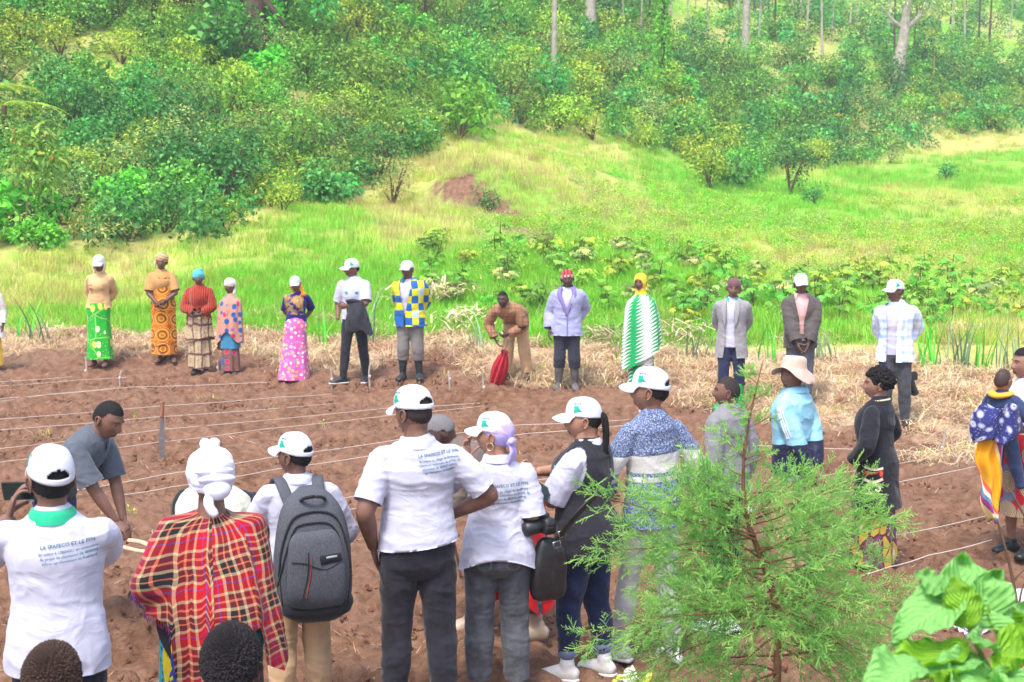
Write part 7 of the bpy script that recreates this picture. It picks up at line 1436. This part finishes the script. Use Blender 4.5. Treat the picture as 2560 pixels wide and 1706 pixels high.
# litter
PAP = plain('white_litter', (.72, .70, .74), .6, .3, .08, 30.)
def crumple(name, lab, px, py, sz, m, seed, cat='litter', flat=.4, dz=.03):
    p = on_plane(px, py, 0); V = np.random.default_rng(seed); g = Geo(); n = 14; A = np.array([[((i/(n-1)-.5)*sz[0], (j/(n-1)-.5)*sz[1], 0) for j in range(n)] for i in range(n)]); q = A.reshape(-1, 3); h = np.abs(fbm(q*14+seed, 3, seed))*flat*min(sz)+dz*.3; q = q*(1-.15*fbm(q*9, 2, seed+3))[:, None]; q[:, 2] = h; A = q.reshape(n, n, 3); g.grid(A); o = g.build(name, [m]); o.location = (p.x, p.y, g1(p.x, p.y)+.01); o.rotation_euler[2] = seed; md = o.modifiers.new('s', 'SOLIDIFY'); md.thickness = .004; return tag(o, lab, cat)
crumple('paper_scrap', 'crumpled white paper on the soil under the conifer sapling', 1785, 1592, (.22, .3), PAP, 2); crumple('wrapper', 'yellow and white wrapper at the foot of the conifer sapling', 1580, 1716, (.2, .16), pat_mat('yellow_wrapper', lambda t, v: t.mix(lt(t, t.noise(14., v, 2.), .5), (.75, .70, .06), (.76, .72, .74)), coord='Object'), 4); crumple('paper_ball', 'crumpled pale paper ball beyond the broad leaved plant', 2462, 1560, (.15, .2), PAP, 6, flat=.7); crumple('printed_wrapper', 'white wrapper with violet print beyond the broad leaved plant', 2428, 1592, (.2, .16), pat_mat('violet_print_wrapper', lambda t, v: t.mix(lt(t, t.noise(45., v, 2.), .45), (.74, .72, .78), (.16, .08, .32)), coord='Object'), 8)
crumple('white_sack', 'white plastic sheet lying at the picture edge', 2545, 1530, (.34, .5), PAP, 9, flat=.25, dz=.12); crumple('paper_scrap', 'small scrap of white paper seen through the conifer twigs', 1872, 1285, (.1, .12), PAP, 12)
# ---------------------------------------------------------------- conifer sapling close to the camera
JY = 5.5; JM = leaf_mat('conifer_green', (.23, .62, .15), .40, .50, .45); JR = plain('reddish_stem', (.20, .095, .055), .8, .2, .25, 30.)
bx, bz = at(1940, 1700, JY).x, 0; base = np.array((bx, JY, g1(bx, JY))); r = empty('conifer_sapling', tuple(base)); tag(r, 'young feathery conifer sapling hiding the legs of the onlookers', 'tree')
tr = [np.array((0, 0, -.05))]+[np.array(at(x, y, JY+dy))-base for x, y, dy in ((1944, 1640, 0), (1936, 1500, 0), (1905, 1400, .02), (1866, 1290, .0), (1858, 1180, -.01), (1868, 1080, 0), (1886, 990, 0), (1908, 900, .01))]
g = Geo(); g.tube(tr, [.017, .016, .014, .012, .0095, .007, .005, .0035, .0018], 8, k=5); TRK = catmull(np.array(tr), 10); g.build('trunk', [JR], r)
rng = np.random.default_rng(33); QS = []; TS = []; SP = []
def spray(c, d, L, tint):
    """a feathery shoot: an axis with short alternate scale-leaved twiglets"""
    d = nrm(d); nn = nrm(np.cross(d, rng.normal(size=3))); n2 = np.cross(d, nn); k = max(4, int(L/.0085)); w0 = .0018
    QS.append([c-n2*w0, c+n2*w0, c+d*L+n2*w0*.4, c+d*L-n2*w0*.4]); TS.append(tint)
    for i in range(k):
        t = (i+.5)/k; sd = 1 if i % 2 else -1; q = nrm(d*.85+nn*sd*.62+n2*rng.normal()*.35); l_ = L*(.42*(1-t)+.10)*rng.uniform(.7, 1.2); o = c+d*L*t; wv = nrm(np.cross(q, nn+n2*rng.normal()))*.0024; QS.append([o-wv*.7, o+wv*.7, o+q*l_+wv*.5, o+q*l_-wv*.5]); TS.append(min(1, tint+.25*t))
def branch(p0, d, L, droop, dens, tint0, r0):
    r0 *= .75
    m_ = 9; pts = []; c = p0.copy(); dd = nrm(d)
    for i in range(m_+1):
        pts.append(c.copy()); dd = nrm(dd+np.array((0, 0, droop))*(1.0/m_)+rng.normal(size=3)*.07); c = c+dd*L/m_
    SP.append((pts, list(np.linspace(r0, .0012, len(pts))))); P = catmull(np.array(pts), 4); ns = max(5, int(L*dens))
    for k in range(ns):
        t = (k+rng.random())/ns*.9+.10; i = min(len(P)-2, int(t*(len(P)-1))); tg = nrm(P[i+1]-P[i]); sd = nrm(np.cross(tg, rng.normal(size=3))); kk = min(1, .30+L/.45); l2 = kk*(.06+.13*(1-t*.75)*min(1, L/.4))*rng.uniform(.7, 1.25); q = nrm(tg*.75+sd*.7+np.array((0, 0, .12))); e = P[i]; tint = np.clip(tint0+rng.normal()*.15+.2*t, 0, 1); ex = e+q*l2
        wv = nrm(np.cross(q, rng.normal(size=3)))*.0013; QS.append([e-wv, e+wv, ex+wv*.5, ex-wv*.5]); TS.append(tint*.6)
        for j in range(5): f = .2+.8*(j+rng.random())/5; spray(e+q*l2*f, nrm(q*.8+rng.normal(size=3)*.55+np.array((0, 0, .05))), kk*rng.uniform(.035, .075), tint)
        spray(ex, q, kk*rng.uniform(.045, .08), min(1, tint+.15))
    spray(P[-1], P[-1]-P[-2], .09*min(1, .3+L/.4), min(1, tint0+.4))
nb = 84
for i in range(nb):
    t = .08+.88*(i/(nb-1))**1.25
    if t > .6 and i % 2: continue
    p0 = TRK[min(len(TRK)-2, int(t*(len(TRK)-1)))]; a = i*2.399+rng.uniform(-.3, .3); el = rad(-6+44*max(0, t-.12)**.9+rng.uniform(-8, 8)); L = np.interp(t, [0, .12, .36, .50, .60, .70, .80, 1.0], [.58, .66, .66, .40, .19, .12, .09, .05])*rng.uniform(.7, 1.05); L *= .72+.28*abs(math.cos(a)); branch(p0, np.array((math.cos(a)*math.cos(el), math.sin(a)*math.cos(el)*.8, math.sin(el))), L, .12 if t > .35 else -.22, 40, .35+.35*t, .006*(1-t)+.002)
for px, py, tx, ty in ((1925, 1450, 2270, 1452), (1935, 1520, 2200, 1640), (1930, 1500, 1450, 1600), (1900, 1400, 1470, 1420), (1890, 1350, 1490, 1290), (1900, 1380, 2230, 1300), (1866, 1270, 1680, 1215), (1880, 1300, 2170, 1230), (1880, 1290, 1620, 1230), (1875, 1300, 2010, 1190), (1890, 1340, 1660, 1320), (1900, 1380, 2100, 1370), (1920, 1450, 1540, 1480), (1925, 1470, 1640, 1430), (1930, 1500, 2010, 1500), (1935, 1520, 1840, 1560), (1935, 1560, 1560, 1690), (1940, 1600, 2130, 1700), (1930, 1520, 1700, 1500), (1925, 1480, 2080, 1560), (1866, 1150, 1790, 1100), (1935, 1540, 1800, 1640)):
    a = np.array(at(px, py, JY))-base; b = np.array(at(tx, ty, JY+rng.uniform(-.25, .1)))-base; v = b-a; L = np.linalg.norm(v); branch(a, v/L+np.array((0, 0, .14)), L*1.0, -.28, 38, .5, .0065)
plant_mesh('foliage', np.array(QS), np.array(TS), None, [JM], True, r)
for pts, rr in SP: g = Geo(); g.tube(pts, rr, 5, k=2, cap=False); g.build('branch', [JR], r)
# ---------------------------------------------------------------- broad leaved plant at the lower corner
def big_leaf_mat(name, c, tc):
    t = NT(name); v = t.co('pat'); x, y, z = t.xyz(v); n = t.noise(9., v, 4.); vein = t.n('ShaderNodeTexWave', {'Vector': t.n('ShaderNodeCombineXYZ', {0: t.math('ADD', t.math('MULTIPLY', y, 3.2), t.math('MULTIPLY', t.math('ABSOLUTE', x), -1.3)), 1: 0., 2: 0.}).outputs[0], 'Scale': 1.0}).outputs['Fac']
    mid = lt(t, t.math('ABSOLUTE', x), .025); col = t.ramp(n, [(.3, tuple(k*.75 for k in c)), (.7, c)]); col = t.mix(t.math('MULTIPLY', mid, .6), col, tuple(min(1, k*1.6) for k in c)); col = t.mix(t.math('MULTIPLY', t.math('POWER', vein, 6.), .22), col, (.58, .85, .50)); t.bump(t.math('ADD', t.math('MULTIPLY', vein, .5), t.math('MULTIPLY', mid, .5)), .6, .015); return t.fin(col, .42, .35, 0, .42, tc)
BLM = big_leaf_mat('broad_leaf_glossy', (.34, .72, .20), (.36, .80, .05)); BLY = big_leaf_mat('broad_leaf_young', (.30, .60, .02), (.45, .80, .01)); STEMG = plain('green_stem', (.16, .24, .05), .6, .3, .25)
broot = empty('broadleaf_plant', tuple(np.array(at(2500, 1760, 3.0)))); tag(broot, 'bright plant with broad toothed leaves standing close to the camera', 'plant'); bb = np.array(broot.location)
def big_leaf(b, tip, wd, nrm_, m, cup=.18, curl=.25, seed=0, lobed=0):
    b = np.array(at(*b)); tip = np.array(at(*tip)); d = tip-b; L = np.linalg.norm(d); d /= L; N = np.asarray(nrm_, float); N = nrm(N-d*N.dot(d)); S = np.cross(d, N); nu, nv = 25, 13; A = []; pat = []
    for i in range(nu):
        t = i/(nu-1); w_ = wd*.5*(math.sin(math.pi*t**.72)**.75)*(1-.12*t)+.0005; w_ *= 1+.07*abs(math.sin(t*26))*(t > .1); row = []
        for j in range(nv): s_ = (j/(nv-1)-.5)*2; row.append(b-bb+d*L*t+S*w_*s_+N*(wd*cup*s_*s_*(.5+.8*math.sin(t*3))-L*curl*t*t+.012*wd/.1*math.sin(t*9+s_*3+seed)*abs(s_)+.006*math.sin(26*t)*abs(s_))); pat.append((s_, t, 0))
        A.append(row)
    g = Geo(); g.grid(np.array(A)); o = g.build('leaf', [m], broot, True, np.array(pat)); md = o.modifiers.new('s', 'SOLIDIFY'); md.thickness = .0006
UPC = (0, -.55, .85)
for args in (((2425, 1575, 2.95), (2405, 1385, 3.05), .165, (.15, -.8, .45), BLM, .22, .12, 1), ((2430, 1560, 2.95), (2505, 1425, 3.02), .12, (.4, -.8, .35), BLM, .2, .2, 2), ((2390, 1500, 2.95), (2240, 1560, 2.86), .115, (-.2, -.5, .85), BLM, .15, .35, 3), ((2360, 1480, 2.94), (2290, 1428, 2.96), .06, (-.2, -.5, .85), BLM, .1, .1, 4),
             ((2425, 1570, 2.90), (2385, 1445, 2.92), .085, (-.1, -.95, -.25), BLY, -.2, .1, 5), ((2420, 1622, 2.9), (2175, 1702, 2.8), .085, (-.1, -.35, .9), BLY, .3, .12, 6), ((2300, 1660, 2.8), (2160, 1720, 2.7), .11, (-.2, -.5, .85), BLM, .2, .2, 7), ((2460, 1650, 2.9), (2310, 1672, 2.78), .065, (0, -.4, .9), BLM, .2, .15, 8), ((2490, 1600, 2.95), (2560, 1545, 3.0), .12, (.2, -.6, .8), BLY, .2, .2, 9),
             ((2500, 1640, 2.9), (2580, 1640, 2.85), .13, (.1, -.7, .7), BLY, .2, .2, 10), ((2470, 1700, 2.85), (2395, 1730, 2.72), .13, (-.1, -.5, .85), BLM, .15, .2, 11), ((2520, 1690, 2.85), (2570, 1750, 2.75), .12, (.1, -.7, .7), BLM, .2, .2, 12), ((2480, 1620, 2.9), (2425, 1590, 2.84), .06, (0, -.5, .85), BLM, .2, .1, 13), ((2400, 1725, 2.8), (2330, 1692, 2.75), .06, (0, -.8, .5), BLY, .2, .1, 14), ((2535, 1590, 3.05), (2575, 1500, 3.1), .07, (.2, -.8, .5), BLM, .2, .1, 15)): big_leaf(*args)
for pts in ([(2520, 1780, 2.95), (2480, 1690, 2.93), (2440, 1610, 2.93), (2410, 1540, 2.94), (2390, 1500, 2.95)], [(2500, 1730, 2.93), (2510, 1640, 2.93), (2525, 1580, 2.98)], [(2470, 1670, 2.92), (2420, 1622, 2.9)], [(2500, 1730, 2.92), (2420, 1700, 2.85)]):
    g = Geo(); g.tube([np.array(at(*q))-bb for q in pts], [.0075-.0011*i for i in range(len(pts))], 8, k=5); g.build('stem', [STEMG], broot)
tw = empty('bare_twig', tuple(np.array(at(2545, 1760, 5.2)))); tag(tw, 'leafless dry twig rising beside the broad leaved plant', 'twig'); tb_ = np.array(tw.location)
for pts, r0 in (([(2545, 1760), (2548, 1600), (2543, 1520), (2528, 1430), (2505, 1340), (2492, 1300)], .009), ([(2545, 1530), (2556, 1470), (2575, 1440)], .005), ([(2532, 1450), (2560, 1425), (2590, 1400)], .005), ([(2590, 1330), (2562, 1290), (2530, 1235), (2515, 1218)], .006)):
    g = Geo(); n_ = len(pts); g.tube([np.array(at(x, y, 5.2))-tb_ for x, y in pts], list(np.linspace(r0, r0*.45, n_)), 6, k=4); g.build('stem', [TWIG], tw)
# ---------------------------------------------------------------- damp air of the valley
hz = D.meshes.new('haze'); X0, X1, Y0, Y1, Z0, Z1 = -330, 330, -6, 203, -2, 75
hz.from_pydata([(x, y, z) for x in (X0, X1) for y in (Y0, Y1) for z in (Z0, Z1)], [], [(0, 1, 3, 2), (4, 6, 7, 5), (0, 4, 5, 1), (2, 3, 7, 6), (0, 2, 6, 4), (1, 5, 7, 3)]); hm = D.materials.new('haze'); hm.use_nodes = True; hm.node_tree.nodes.remove(hm.node_tree.nodes['Principled BSDF']); pv = hm.node_tree.nodes.new('ShaderNodeVolumePrincipled'); pv.inputs['Color'].default_value = (.93, .96, 1, 1); pv.inputs['Density'].default_value = .0014; pv.inputs['Anisotropy'].default_value = .2; hm.node_tree.links.new(pv.outputs[0], hm.node_tree.nodes['Material Output'].inputs['Volume']); hz.materials.append(hm); ho = D.objects.new('haze', hz); COL.objects.link(ho); tag(ho, 'thin damp haze in the valley air', None, None, 'stuff')
D.scenes.remove(SCR)
